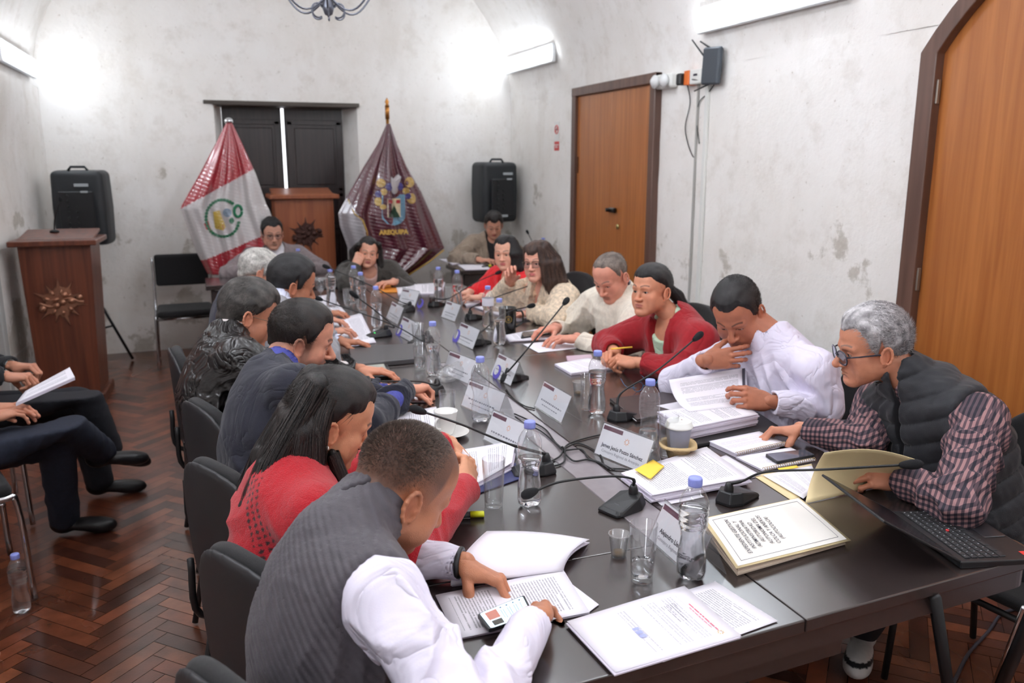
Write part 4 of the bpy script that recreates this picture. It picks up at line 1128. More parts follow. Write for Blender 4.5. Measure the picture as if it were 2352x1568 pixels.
for i, (cx_, cy_, a0) in enumerate(((TX1-.07, TY0+.07+skew(TX1-.07), -90), (TX1-.07, TY1-.07, 0), (TX0+.07, TY1-.07, 90), (TX0+.07, TY0+.07+skew(TX0+.07), 180))):
    A = [math.radians(a) for a in np.linspace(a0, a0+90, 8)]
    poly = [(cx_-1.1+.058*math.cos(a), cy_-cyt+.058*math.sin(a)) for a in A]+[(cx_-1.1+.036*math.cos(a), cy_-cyt+.036*math.sin(a)) for a in A[::-1]]
    m.prism(poly, TZ-.081, TZ-.029)
m.build('edge_board', M_TABLE, tb)
m = MB(); m.prism([(.48-1.1, TY0+.055+skew(.48)-cyt), (1.24-1.1, TY0+.055+skew(1.24)-cyt), (1.24-1.1, TY0+.077+skew(1.24)-cyt), (.48-1.1, TY0+.077+skew(.48)-cyt)], TZ-.150, TZ-.090); m.build('modesty_panel', M_TABLE, tb)
for y_ in (TY0+.30, 2.9, 4.2, TY1-.3):
    for x_ in (TX0+.14, 1.15 if y_ < 2 else .95, TX1-.12):
        if y_ < 2 and x_ > 1.6: continue
        m = MB(); m.box((x_-1.1, y_-cyt, (TZ-.03)/2), (.036, .036, TZ-.03), bevel=.004); m.box((x_-1.1, y_-cyt, .012), (.05, .05, .024), bevel=.006); m.build('leg', M_BLACKM, tb)
a0, a1 = W(2149, 1388, .69), W(2176, 1568, .42); d = (a1-a0)/(a1[2]-a0[2]); f0 = a0+d*(.012-a0[2]); t0 = a0+d*(.72-a0[2]); cc = np.array([1.1, cyt, 0])
m = MB(); m.tube([f0-cc, t0-cc], .0155, 4); m.tube([f0-cc-[0, 0, .011], f0-cc+[0, 0, .01]], .024, 12); m.build('leg', M_BLACKM, tb)
# ---------------------------------------------------------------- materials of the small things
M_PET = mat_film('clear_bottle_plastic', (.97, .975, .985), .22, .04, .055)
M_ACRYL = mat_film('clear_acrylic', (.95, .96, .97), .25, .05, .05)
M_WATER = mat_glass('water', (.985, .99, 1), 0, 1.33)
M_GLASS = mat_film('drinking_glass', (.97, .975, .98), .25, .01, .02)
M_CUPPL = mat_film('cloudy_cup_plastic', (.95, .95, .95), .3, .12, .12)
M_CAP = mat('lavender_cap', (146, 156, 226), rough=.4)
M_FOAM = mat('microphone_foam', (20, 20, 24), rough=.95, bump=.6, bscale=900)
M_PORC = mat('white_porcelain', (234, 232, 228), rough=.15, coat=.4)
M_CARDST = mat('white_card', (236, 234, 238), rough=.7)
M_MAROON = mat('maroon_print', (104, 62, 78), rough=.7)
M_INK = mat('dark_ink', (58, 56, 66), rough=.8)
M_INKL = mat('grey_ink', (130, 128, 138), rough=.8)
M_ORANGE = mat('orange_print', (232, 150, 88), rough=.7)
M_VIOLET = mat('violet_print', (88, 78, 176), rough=.6)
M_MANILA = mat('manila_card', (226, 206, 160), rough=.75, var=.03, vscale=18)
M_PAPER = mat('plain_paper', (236, 232, 240), rough=.8)
M_EDGE = mat('paper_edges', (222, 214, 228), rough=.85, var=.10, vscale=1.0, stretch=(8, 8, 1600))
M_STICKY = mat('yellow_sticky_note', (250, 208, 74), rough=.7)
M_RUBBERBLK = mat('black_leatherette', (30, 28, 30), rough=.45, bump=.2, bscale=500)
def print_mat(name, lines=38, dens=.55, dark=.42, x0=.12, x1=.88, y0=.08, y1=.90, para=.32, rgb=(236, 232, 240), block=.0, cols=0):
    m, nt, b = _new(name); N = nt.nodes; L = nt.links; uv = N.new('ShaderNodeUVMap'); sp = N.new('ShaderNodeSeparateXYZ'); L.new(uv.outputs[0], sp.inputs[0])
    def M(op, a, b_=None, c=None):
        x = N.new('ShaderNodeMath'); x.operation = op
        for i, v in enumerate((a, b_, c)):
            if v is None: continue
            if isinstance(v, (int, float)): x.inputs[i].default_value = v
            else: L.new(v, x.inputs[i])
        return x.outputs[0]
    u, v = sp.outputs[0], sp.outputs[1]; vl = M('MULTIPLY', v, lines); fl = M('FLOOR', vl); fr = M('FRACT', vl)
    on = M('MULTIPLY', M('GREATER_THAN', fr, .25), M('LESS_THAN', fr, .72))
    cb = N.new('ShaderNodeCombineXYZ'); L.new(M('MULTIPLY', u, 62), cb.inputs[0]); L.new(M('MULTIPLY', fl, 7.3), cb.inputs[1])
    n = N.new('ShaderNodeTexNoise'); n.inputs['Scale'].default_value = 1.0; n.inputs['Detail'].default_value = 2; L.new(cb.outputs[0], n.inputs['Vector'])
    words = M('GREATER_THAN', n.outputs[0], .40)
    w2 = N.new('ShaderNodeTexWhiteNoise'); w2.noise_dimensions = '1D'; L.new(M('FLOOR', M('DIVIDE', fl, 1.0)), w2.inputs['W'])
    w3 = N.new('ShaderNodeTexWhiteNoise'); w3.noise_dimensions = '1D'; L.new(M('FLOOR', M('DIVIDE', M('ADD', fl, 3), 5.0)), w3.inputs['W'])
    ends = M('LESS_THAN', u, M('SUBTRACT', x1, M('MULTIPLY', M('GREATER_THAN', w2.outputs[0], .82), .35)))
    parag = M('GREATER_THAN', w3.outputs[0], para*.5); 
    inb = M('MULTIPLY', M('MULTIPLY', M('GREATER_THAN', u, x0), ends), M('MULTIPLY', M('GREATER_THAN', v, y0), M('LESS_THAN', v, y1)))
    gap = M('GREATER_THAN', w2.outputs[0], para*.3)
    f = M('MULTIPLY', M('MULTIPLY', M('MULTIPLY', on, words), M('MULTIPLY', inb, parag)), M('MULTIPLY', gap, dens))
    x = N.new('ShaderNodeMix'); x.data_type = 'RGBA'; L.new(f, x.inputs[0]); x.inputs[6].default_value = srgb(*rgb); x.inputs[7].default_value = (dark*.35, dark*.35, dark*.4, 1); L.new(x.outputs[2], b.inputs['Base Color'])
    b.inputs['Roughness'].default_value = .8; return m
M_TEXT = print_mat('printed_page_dense', 44, .62, .42, para=.25)
M_TEXT2 = print_mat('printed_page_paragraphs', 36, .55, .45, y0=.12, y1=.88, para=.8)
M_LETTER = print_mat('printed_letter', 40, .42, .5, y0=.36, y1=.86, para=.9)
M_TEXT3 = print_mat('handwritten_page', 22, .35, .5, y0=.1, y1=.92, x0=.06, x1=.94, para=.5)

def lerpq(q, u, v):
    """q: TL, TR, BR, BL points; u to the right, v upwards"""
    q = [np.array(p, float) for p in q]; return (q[3]*(1-u)+q[2]*u)*(1-v)+(q[0]*(1-u)+q[1]*u)*v
def Q(pts, z=TZ+.001):
    zs_ = z if isinstance(z, (list, tuple)) else [z]*4
    return [W(p[0], p[1], zz) for p, zz in zip(pts, zs_)]
def sheet_on(t, name, q, mat_, lift=None, n=9, label=None, thick=.0005):
    c = np.array(t.location); g = []
    for i in range(n):
        v = i/(n-1); g.append([lerpq(q, j/(n-1), v)+np.array([0, 0, lift(j/(n-1), v) if lift else 0])-c for j in range(n)])
    m = MB(); m.sheet(g); o = m.build(name, mat_, t, label)
    if thick: s = o.modifiers.new('thickness', 'SOLIDIFY'); s.thickness = thick; s.offset = -1
    return o
def center(q): return sum(np.array(p, float) for p in q)/4
def document(label, px, z0=TZ+.0012, thick=.0, top=None, name='document', cat='document', lift=None, group=None, jit_=.004, seed=1, base=None):
    """a sheet or a sheaf lying on something; px: TL, TR, BR, BL in the photo, as its reader sees the page"""
    q = Q(px, z0+thick); c = center(q); c[2] = z0; t = thing(name, label, cat, c, 0, group); rng = random.Random(seed)
    if thick > .0015:
        m = MB(); n = max(2, min(9, int(thick/.003))); h = thick/n
        for k in range(n):
            j = [np.array([rng.uniform(-jit_, jit_), rng.uniform(-jit_, jit_), 0]) for _ in range(1)][0]
            bot = [np.array([p[0], p[1], z0+k*h+.0002])+j-c for p in q]; tp = [p+np.array([0, 0, h*.93]) for p in bot]
            vs = bot+tp; m.add(vs, [(3, 2, 1, 0)[::-1], (4, 7, 6, 5)[::-1]]+[(i, (i+1) % 4, 4+(i+1) % 4, 4+i)[::-1] for i in range(4)], 0, False)
        m.build('page_block', M_EDGE, t)
    sheet_on(t, 'top_page', [p+np.array([0, 0, .0006]) for p in q], top or M_TEXT, lift or (lambda u, v: .0012*math.sin(3*u+seed)*math.sin(2.5*v)+.0012))
    return t
# ---------------------------------------------------------------- bottles
BP = [(.0001, .004), (.012, .003), (.024, .0015), (.030, .007), (.0320, .016), (.0322, .045), (.0312, .060), (.0275, .082), (.0258, .100), (.0268, .112), (.0305, .124), (.0322, .128), (.0310, .132), (.0322, .136), (.0324, .142), (.0312, .146), (.0324, .150), (.0326, .158), (.0314, .162), (.0326, .166), (.0322, .176), (.0290, .190), (.0225, .203), (.0150, .212), (.0122, .216), (.0122, .222)]
def bottle_parts(t, level, label_mat=None):
    m = MB(); n = 28
    m.lathe(BP, n=n); V = m.v
    for i, (x, y, z) in enumerate(V):        # five-lobed foot
        if z < .02:
            a = math.atan2(y, x); r = math.hypot(x, y); k = (1-z/.02); m.v[i] = (x, y, z+.0055*k*(.5-.5*math.cos(5*a))*min(1, r/.02))
    m.build('plastic_shell', M_PET, t)
    if level > .01:
        m = MB(); pr = [(r-.0014, z+.0016) for r, z in BP if z < level and r > .001]; rl = np.interp(level, [z for r, z in BP], [r for r, z in BP])-.0014
        pr = [(.0002, pr[0][1])]+pr+[(rl, level), (rl*.9, level-.0006), (.0002, level-.0006)]
        m.lathe(pr, n=n)
        for i, (x, y, z) in enumerate(m.v):
            if z < .02:
                a = math.atan2(y, x); r = math.hypot(x, y); k = (1-z/.02); m.v[i] = (x, y, z+.0055*k*(.5-.5*math.cos(5*a))*min(1, r/.02))
        m.build('water', M_WATER, t)
    m = MB(); m.lathe([(.0148, .219), (.0150, .221), (.0150, .233), (.0140, .2355), (.0001, .236)], n=24); m.lathe([(.0150, .2185), (.0132, .2185), (.0132, .2168), (.0153, .2168), (.0153, .2185)], n=24, mi=0)
    for k in range(24):
        a = 2*math.pi*k/24; m.box((.0150*math.cos(a), .0150*math.sin(a), .2265), (.0008, .0012, .011), a)
    m.build('cap', M_CAP, t)
    if label_mat:
        m = MB(); m.lathe([(.0328, .128), (.0330, .130), (.0330, .168), (.0328, .170)], n=24); m.build('wrapper', label_mat, t)
_b0 = {}
def bottle(label, px, py, level=.16, z=TZ, scale=1.0, wrapper=None, group='water bottles on the table', rz=0.0):
    p = W(px, py, z)
    k = (round(level, 3), wrapper.name if wrapper else '')
    if k in _b0:
        c = copy_tree(_b0[k]); c.name = 'water_bottle'; c.location = tuple(p+[0, 0, .0005]); c.rotation_euler = (0, 0, rz); c['label'] = label; c['group'] = group; c.scale = (scale,)*3; return c
    t = thing('water_bottle', label, 'bottle', p+[0, 0, .0005], rz, group); t.scale = (scale,)*3; bottle_parts(t, level, wrapper); _b0[k] = t; return t
bottle('water bottle two-thirds full, nearest the camera, beside the short glass and the name card', 1586, 1327, .166)
bottle('half-full water bottle in front of the microphone head, beside the tall empty glass', 1216, 1160, .135, rz=.3)
bottle('opened water bottle with little water, behind the white and grey coffee cup', 1488, 1036, .072, rz=.7)
bottle('water bottle before the woman in the red coat, next to a plastic cup', 1370, 950, .160, rz=.2)
bottle('nearly empty water bottle directly behind the name card left of the table centre', 1104, 968, .020, rz=.1)
bottle('water bottle standing left of the crumpled clear bag, beside a half-full glass', 996, 862, .135, rz=1.0)
bottle('water bottle just in front of the black mug, nearer of the two beside it', 1147, 792, .128, rz=.5)
M_WRAP = print_mat('red_blue_bottle_wrapper', 7, 1.0, .5, x0=.0, x1=1.0, y0=0, y1=1, para=0, rgb=(226, 222, 232))
bottle('water bottle with a printed wrapper, left of the black mug', 1121, 754, .16, wrapper=M_WRAP)
bottle('tall clear water bottle beside the papers of the man in the grey suit', 866, 752, .14, scale=.98)
bottle('small water bottle right behind the short glass on the far left of the table', 831, 712, .15, rz=.3)
bottle('water bottle right in front of the resting woman at the table end', 815, 692, .16, rz=.9)
bottle('water bottle behind the white booklets at the far end, beside the dark drink', 1008, 696, .16, rz=.2)
bottle('water bottle by the stack of white papers in front of the woman in bright red', 1051, 706, .145, rz=.6)
bottle('water bottle on the side table of the man in the grey jacket and tie', 688, 640, .16, z=.75, rz=.1)
bottle('water bottle standing on the floor under the chromed chair, bottom left', 52, 1405, .17, z=0, group=None)
bottle('clear bottle beside the stemmed glass at the far left', 762, 706, .19, rz=.4, scale=1.04)
bottle('water bottle against the back wall on the far right table', 1247, 608, .16, z=.76)
# ---------------------------------------------------------------- glasses, cups, mugs
def tumbler(label, px, py, r=.031, h=.135, rb=.024, level=0, group='glass tumblers on the table', base=.012):
    t = thing('glass_tumbler', label, 'glass', W(px, py, TZ)+[0, 0, .0006], 0, group)
    m = MB(); e = .0016
    m.lathe([(.0001, 0), (rb*.8, 0), (rb, .002), (r*.98+rb*.02, h*.98), (r, h), (r-e*.5, h+.0006), (r-e, h), (rb-e, base+.003), (rb*.7, base), (.0001, base)], n=32); m.build('glass_body', M_GLASS, t)
    if level:
        rl = (rb-e)+(r-rb)*(level-base)/(h-base)-.0006; m = MB(); m.lathe([(.0001, base+.0006), (rb*.7, base+.0006), (rb-e-.0006, base+.0034), (rl, level), (.0001, level-.0004)], n=28); m.build('water', M_WATER, t)
    return t
tumbler('tall empty glass left of the half-full bottle, near the highlighter', 1134, 1163)
tumbler('glass with a little water beside the small plastic cup, nearest the camera', 1474, 1334, level=.048)
tumbler('empty glass in front of the white and grey coffee cup', 1533, 1050)
tumbler('empty glass standing behind the white porcelain mug', 1028, 985, r=.029)
tumbler('half-full glass beside the water bottle, left of the clear bag', 965, 850, level=.062, h=.12)
tumbler('empty glass behind the half-full glass, left side of the table', 961, 800, h=.125)
tumbler('narrow glass hidden left of the bottle of the woman in the red coat', 1348, 940, r=.026)
tumbler('short glass with a yellow straw end at the far left of the table', 800, 706, level=.04, h=.12)
tumbler('empty glass beside the bottles at the far end, near the booklets', 1030, 700, h=.115)
t = thing('stemmed_glass', 'stemmed water glass at the far left edge of the table', 'glass', W(738, 700, TZ)+[0, 0, .0006])
m = MB(); m.lathe([(.0001, 0), (.030, 0), (.030, .002), (.006, .006), (.0035, .02), (.0035, .075), (.012, .085), (.030, .11), (.034, .14), (.031, .175), (.0297, .175), (.0325, .14), (.0285, .112), (.01, .088), (.0001, .086)], n=28); m.build('goblet', M_GLASS, t)
M_COFFEE = mat('dark_drink', (62, 22, 14), rough=.1); M_RESID = mat('brown_residue', (196, 160, 112), rough=.3)
def plcup(label, px, py, level, drink, r=.024, h=.052, rb=.017):
    t = thing('plastic_cup', label, 'cup', W(px, py, TZ)+[0, 0, .0006], 0, 'small clear plastic cups'); m = MB()
    m.lathe([(.0001, .001), (rb, .001), (rb, 0), (rb+.0008, 0), (r, h-.004), (r+.0022, h-.003), (r+.0022, h), (r-.0008, h), (rb, .003), (.0001, .003)], n=28); m.build('cup_wall', M_CUPPL, t)
    if level: m = MB(); rr = rb+(r-rb)*level/h-.0016; m.lathe([(.0001, .0035), (rb-.0016, .0035), (rr, level), (.0001, level)], n=24); m.build('drink', drink, t)
plcup('small clear plastic cup with brown dregs, beside the nearest glass', 1421, 1276, .010, M_RESID, h=.056)
plcup('small plastic cup with brown dregs beside the bottle of the woman in the red coat', 1329, 905, .009, M_RESID)
plcup('small plastic cup holding a dark brown drink behind the slanted name card', 1140, 982, .026, M_COFFEE)
t = tumbler('glass of dark red drink at the far end of the table', 993, 704, r=.022, h=.075, rb=.020); m = MB(); m.lathe([(.0001, .0126), (.0135, .0126), (.0186, .0166), (.0198, .058), (.0001, .0576)], n=24); m.build('drink', M_COFFEE, t)
# porcelain mug on a saucer
c = W(1028, 1000, TZ)
t = thing('saucer', 'white saucer under the porcelain mug', 'saucer', c+[0, 0, .0006]); m = MB(); m.lathe([(.0001, 0), (.040, 0), (.045, .003), (.072, .014), (.073, .0155), (.070, .0155), (.045, .0065), (.0001, .0055)], n=36); m.build('dish', M_PORC, t)
t = thing('porcelain_mug', 'white porcelain mug on a saucer, in front of the woman with long dark hair', 'mug', c+[-.004, .004, .0068]); m = MB()
m.lathe([(.0001, 0), (.024, 0), (.026, .003), (.035, .03), (.040, .078), (.0405, .080), (.0385, .080), (.033, .032), (.022, .006), (.0001, .005)], n=36); m.build('cup_wall', M_PORC, t)
m = MB(); m.tube(spline([(.037, 0, .068), (.060, 0, .062), (.062, 0, .038), (.034, 0, .024)], 6), .0042, 8); o = m.build('handle', M_PORC, t); o.rotation_euler = (0, 0, -2.4)
# tall black mug
t = thing('black_mug', 'tall black mug with a worn gold emblem, behind the water bottles', 'mug', W(1166, 764, TZ)+[0, 0, .0006]); m = MB()
M_BMUG = mat('black_glaze', (26, 24, 22), rough=.2, coat=.4)
m.lathe([(.0001, 0), (.042, 0), (.044, .003), (.047, .135), (.048, .138), (.0455, .138), (.041, .006), (.0001, .005)], n=36); m.build('cup_wall', M_BMUG, t)
m = MB(); m.tube(spline([(.044, 0, .118), (.078, 0, .112), (.082, 0, .06), (.044, 0, .03)], 6), .0055, 8); o = m.build('handle', M_BMUG, t); o.rotation_euler = (0, 0, -.25)
m = MB(); R0 = rotz(math.radians(-105))
for k in range(12):
    a = 2*math.pi*k/12; u = .017*math.cos(a); w_ = .017*math.sin(a); m.box(R0@np.array([.0466, u, .08+w_]), (.0008, .006, .006), math.radians(-105))
m.box(R0@np.array([.0466, 0, .08]), (.0008, .012, .016), math.radians(-105)); m.build('gold_emblem', mat('worn_gold', (150, 126, 70), .4, .7), t)
# take-away coffee cup in a carton tray
t = thing('carton_tray', 'moulded beige carton cup tray under the coffee cup', 'tray', W(1556, 1052, TZ)+[0, 0, .0006], math.radians(20)); M_CARTON = mat('moulded_pulp', (206, 178, 132), rough=.9, bump=.4, bscale=200)
m = MB(); m.lathe([(.0001, .0), (.026, .0), (.030, .004), (.044, .046), (.056, .048), (.057, .043), (.050, .042)], n=4*8); 
for i, (x, y, z) in enumerate(m.v):
    a = math.atan2(y, x); k = 1+.13*abs(math.cos(2*a))**3*(z/.05); m.v[i] = (x*k, y*k, z)
o = m.build('tray_wall', M_CARTON, t); s_ = o.modifiers.new('thickness', 'SOLIDIFY'); s_.thickness = .0018
t = thing('coffee_cup', 'grey and white paper coffee cup with a white lid, in the carton tray', 'cup', W(1556, 1052, TZ)+[0, 0, .004])
m = MB(); m.lathe([(.0001, 0), (.027, 0), (.0275, .002), (.040, .100), (.041, .102), (.0001, .101)], n=36); m.build('paper_wall', mat('grey_cup_board', (140, 142, 158), .7), t)
m = MB(); m.lathe([(.042, .098), (.0435, .099), (.0435, .104), (.041, .106), (.0385, .117), (.037, .1185), (.033, .1150), (.0001, .1145)], n=36); m.build('lid', M_WHITEP, t)
m = MB(); m.lathe([(.0001, .1146), (.003, .1146), (.003, .1150), (.0001, .1151)], n=10); o = m.build('sip_hole', mat('coffee_stain', (120, 70, 50), .5), t); o.location = (.018, .014, 0)
m = MB(); m.lathe([(.0362, .068), (.0368, .069), (.0395, .094), (.0390, .095)], n=36)
# ---------------------------------------------------------------- microphones
def mic(label, bx, by, via, head, aim, base_z=TZ, mbase=None, led=None, w=.078, l=.125, stem='gooseneck'):
    """base at photo pixel (bx,by); via: world-ish list of (px,py,z) along the neck; head (px,py,z); aim: degrees, direction the base points"""
    b = W(bx, by, base_z); t = thing('desk_microphone', label, 'microphone', b+[0, 0, .0006], 0, 'gooseneck conference microphones')
    R = rotz(math.radians(aim)); m = MB()
    P = [(-w/2*.55, -l/2), (w/2*.55, -l/2), (w/2, -l/2+.035), (w/2*.92, l/2-.01), (w/2*.80, l/2), (-w/2*.80, l/2), (-w/2*.92, l/2-.01), (-w/2, -l/2+.035)]
    n = len(P); top = [.010, .010, .016, .040, .040, .040, .040, .016]
    # wedge: low front edge towards the speaker (+y), high back
    vs = [R@np.array([x*1.06, y*1.03, 0]) for x, y in P]+[R@np.array([x*1.06, y*1.03, .008]) for x, y in P]+[R@np.array([x*.86, y*.86, .036 if y < 0 else .014]) for x, y in P]
    fs = [tuple(range(n))[::-1], tuple(range(2*n, 3*n))]
    for a in (0, n): fs += [(a+k, a+(k+1) % n, a+n+(k+1) % n, a+n+k) for k in range(n)]
    m.add(vs, fs, 0, False); o = m.build('base', M_BLACK, t); soften(o, .004)
    m = MB(); c0 = R@np.array([0, -l*.30, .034]); m.lathe([(.0130, -.006), (.0130, .010), (.010, .018), (.0075, .024), (.0001, .024)], c0, 16); m.build('collar', M_BLACK, t)
    m = MB(); c1 = R@np.array([0, l*.18, .0195]); m.box(c1, (.018, .012, .003), math.radians(aim), bevel=.001); m.build('talk_button', mat('button_'+('green' if led else 'grey'), (40, 190, 80) if led else (60, 62, 66), .4, emit=(2.0 if led else 0)) if ('button_'+('green' if led else 'grey')) not in bpy.data.materials else bpy.data.materials['button_'+('green' if led else 'grey')], t)
    H = W(*head)-b; pts = [c0+[0, 0, .02]]+[W(*q)-b for q in via]+[H]; sp = spline(pts, 8); m = MB(); m.tube(sp, [.0045 if i < 8 else .0032 for i in range(len(sp))], 8); m.build('gooseneck', M_BLACKM, t)
    d = nrm(sp[-1]-sp[-4]); x = nrm(np.cross(d, [0, 0, 1])); Rr = np.stack([x, np.cross(d, x), d], 1); m = MB()
    m.lathe([(.0001, -.010), (.0055, -.009), (.0085, -.002), (.0105, .006), (.0125, .018), (.0125, .030), (.0095, .040), (.004, .0455), (.0001, .047)], H, 18, R=Rr); m.build('windscreen', M_FOAM, t)
    return t, b
mics = []
mics.append(mic('near middle microphone, its neck bent left to a head over a bottle', 1432, 1168, [(1452, 1100, .835), (1400, 1094, .85), (1290, 1106, .86)], (1228, 1128, .862), 110))
mics.append(mic('microphone beside the cream title folder, its long neck reaching far right', 1690, 1146, [(1705, 1105, .82), (1760, 1084, .86), (1900, 1078, .90)], (2075, 1068, .925), -68))
mics.append(mic('microphone whose neck crosses in front of the white mug, base behind the half-full bottle', 1226, 1085, [(1170, 1020, .865), (1060, 975, .925)], (972, 946, .95), 80))
mics.append(mic('microphone in the table centre with its neck rising diagonally right', 1180, 872, [(1170, 850, .84), (1225, 785, .96)], (1296, 697, 1.07), -60, led=None))
mics.append(mic('microphone in front of the man reading, neck slanting up right past the blue-capped bottle', 1432, 960, [(1430, 900, .85), (1510, 850, .93)], (1596, 779, 1.02), -70))
mics.append(mic('microphone being adjusted by the bearded man in the navy suit', 985, 905, [(1000, 884, .81), (960, 876, .83)], (868, 876, .83), 100))
mics.append(mic('microphone with a lit green light near the left row, long neck leaning up left', 872, 772, [(905, 750, .82), (860, 712, .93)], (820, 682, 1.0), 100, led=1))
mics.append(mic('microphone near the left row with its foam head beside the man in the grey suit', 968, 788, [(975, 785, .80), (900, 745, .86)], (738, 688, .95), 110))
mics.append(mic('microphone at the far left, thin neck rising towards the stemmed glass', 930, 715, [(925, 695, .84), (850, 655, .93)], (755, 615, 1.02), 110))
mics.append(mic('microphone at the far end with a short neck leaning right', 1002, 702, [(1030, 685, .84), (1090, 650, .90)], (1140, 628, .94), -50))
mics.append(mic('microphone in front of the woman in the cream jacket', 1090, 732, [(1085, 705, .83), (1140, 682, .87)], (1228, 652, .95), -60))
mics.append(mic('microphone behind the violet-stickered name card, head pointing right', 1100, 790, [(1108, 760, .83), (1160, 720, .88)], (1214, 704, .93), -60))
mics.append(mic('microphone at the back right table below the wall', 1222, 606, [(1228, 570, .88)], (1213, 536, 1.0), 160, base_z=.76))
# ---------------------------------------------------------------- name cards
def emblem(m, M, s):
    for k in range(8):
        a = 2*math.pi*k/8; m.add([M(s*.55*math.cos(a-.25), s*.55*math.sin(a-.25)), M(s*math.cos(a+.1), s*math.sin(a+.1)), M(s*.55*math.cos(a+.3), s*.55*math.sin(a+.3)), M(s*.42*math.cos(a), s*.42*math.sin(a))], [(0, 1, 2, 3)], 0, False)
def tent(label, bl, br, name=None, role=None, sticker=False, h=.098, dep=.085, back=False, small=False, zc=TZ):
    A = W(*bl, zc); B = W(*br, zc); x = nrm(B-A); y = np.cross([0, 0, 1.0], x)      # y points away from the reader
    if back: pass
    c = (A+B)/2+y*dep/2; t = thing('name_card', label, 'name card', c, 0, 'acrylic name cards on the table'); L_ = np.linalg.norm(B-A)
    up = nrm(y*dep/2+np.array([0, 0, h])); Ls = math.hypot(dep/2, h); nrm_f = nrm(np.cross(x, up))
    def pf(u, v, o=0.0): return A-c+x*u+up*v+nrm_f*o+np.array([0, 0, .0008])
    up2 = nrm(-y*dep/2+np.array([0, 0, h])); nb = nrm(np.cross(up2, x))
    def pb(u, v, o=0.0): return A-c+y*dep+x*u+up2*v+nb*o+np.array([0, 0, .0008])
    m = MB()
    for f in (pf, pb):
        for o in (0, -.0022):
            m.add([f(0, 0, o), f(L_, 0, o), f(L_, Ls, o), f(0, Ls, o)], [(0, 1, 2, 3)], 0, False)
        for (a, b_) in (((0, 0), (L_, 0)), ((L_, 0), (L_, Ls)), ((0, Ls), (0, 0))):
            m.add([f(*a, 0), f(*b_, 0), f(*b_, -.0022), f(*a, -.0022)], [(0, 1, 2, 3)], 0, False)
    m.tube([pf(0, Ls, -.001), pf(L_, Ls, -.001)], .0012, 6); m.build('acrylic_stand', M_ACRYL, t)
    e = .004; m = MB(); m.add([pf(e, e, -.0010), pf(L_-e, e, -.0010), pf(L_-e, Ls-e, -.0010), pf(e, Ls-e, -.0010), pf(e, e, -.0014), pf(L_-e, e, -.0014), pf(L_-e, Ls-e, -.0014), pf(e, Ls-e, -.0014)], [(0, 1, 2, 3), (7, 6, 5, 4), (0, 4, 5, 1), (1, 5, 6, 2), (2, 6, 7, 3), (3, 7, 4, 0)], 0, False)
    card = m.build('card', M_CARDST, t)
    o_ = -.0006; m = MB(); m.add([pf(.008, Ls*.80, o_), pf(L_*.42, Ls*.80, o_), pf(L_*.42, Ls*.92, o_), pf(.008, Ls*.92, o_)], [(0, 1, 2, 3)], 0, False); m.build('header_strip', M_MAROON, card)
    m = MB(); emblem(m, lambda a, b_: pf(L_*.54+a, Ls*.66+b_, o_), L_*.055); m.build('emblem', M_ORANGE, card)
    if name:
        put_text(name, L_*.074, M_INK, card, frame(pf(L_*.5, Ls*.36, o_), x, up), bold=.0004)
        if role: put_text(role, L_*.056, M_INKL, card, frame(pf(L_*.5, Ls*.20, o_), x, up))
    else:
        m = MB(); rng = random.Random(int(bl[0])); 
        for (v, hh_, a, b_) in ((.34, .05, .14, .86), (.20, .03, .22, .78)):
            u = a
            while u < b_:
                w_ = rng.uniform(.02, .07); m.add([pf(L_*u, Ls*v, o_), pf(L_*min(u+w_, b_), Ls*v, o_), pf(L_*min(u+w_, b_), Ls*(v+hh_), o_), pf(L_*u, Ls*(v+hh_), o_)], [(0, 1, 2, 3)], 0, False); u += w_+.018
        m.build('lettering', M_INKL, card)
    if sticker:
        m = MB(); r = L_*.16; cc = (L_*sticker[0], Ls*sticker[1]); a = [2*math.pi*k/20 for k in range(20)]
        m.add([pf(cc[0]+r*math.cos(q), cc[1]+r*math.sin(q), .0006) for q in a]+[pf(cc[0]-.3*r+r*.62*math.cos(q), cc[1]+.2*r+r*.62*math.sin(q), .0006) for q in a], [(k, (k+1) % 20, 20+(k+1) % 20, 20+k) for k in range(20)], 0, False); m.build('round_sticker', M_VIOLET, t)
    return t
tent('slanted name card facing left in front of the yellow sticky note', (1362, 1042), (1478, 1090), 'James Jesús Pozzo Sánchez', 'Consejero Regional de Arequipa')
tent('name card nearest the camera, partly behind the nearest bottle', (1487, 1238), (1592, 1332), 'Alejandro Llerena Salas', 'Consejero Regional de Castilla')
tent('name card standing alone right of the table centre, beside its own dark shadow', (1226, 933), (1288, 974))
tent('name card with a light glare spot, behind the nearly empty bottle', (1057, 932), (1140, 968))
tent('name card half hidden behind the long microphone neck and loose pages', (1108, 1010), (1190, 1052))
tent('name card right behind the crumpled clear bag', (1014, 857), (1076, 884))
tent('name card with a violet round sticker beside the central microphone', (1125, 862), (1172, 888), sticker=(.25, .25))
tent('name card with a violet round sticker in front of the right microphone row', (1042, 783), (1085, 804), sticker=(.05, .25))
tent('small name card in the middle of the far half of the table', (1012, 728), (1044, 740))
tent('name card beside the dark drink at the far end', (913, 697), (952, 706), sticker=(1.25, .3))
tent('name card leaning beside the green-lit microphone', (886, 730), (912, 747))
tent('name card with a violet sticker left of the stacked glasses', (910, 768), (945, 788), sticker=(.1, .2))
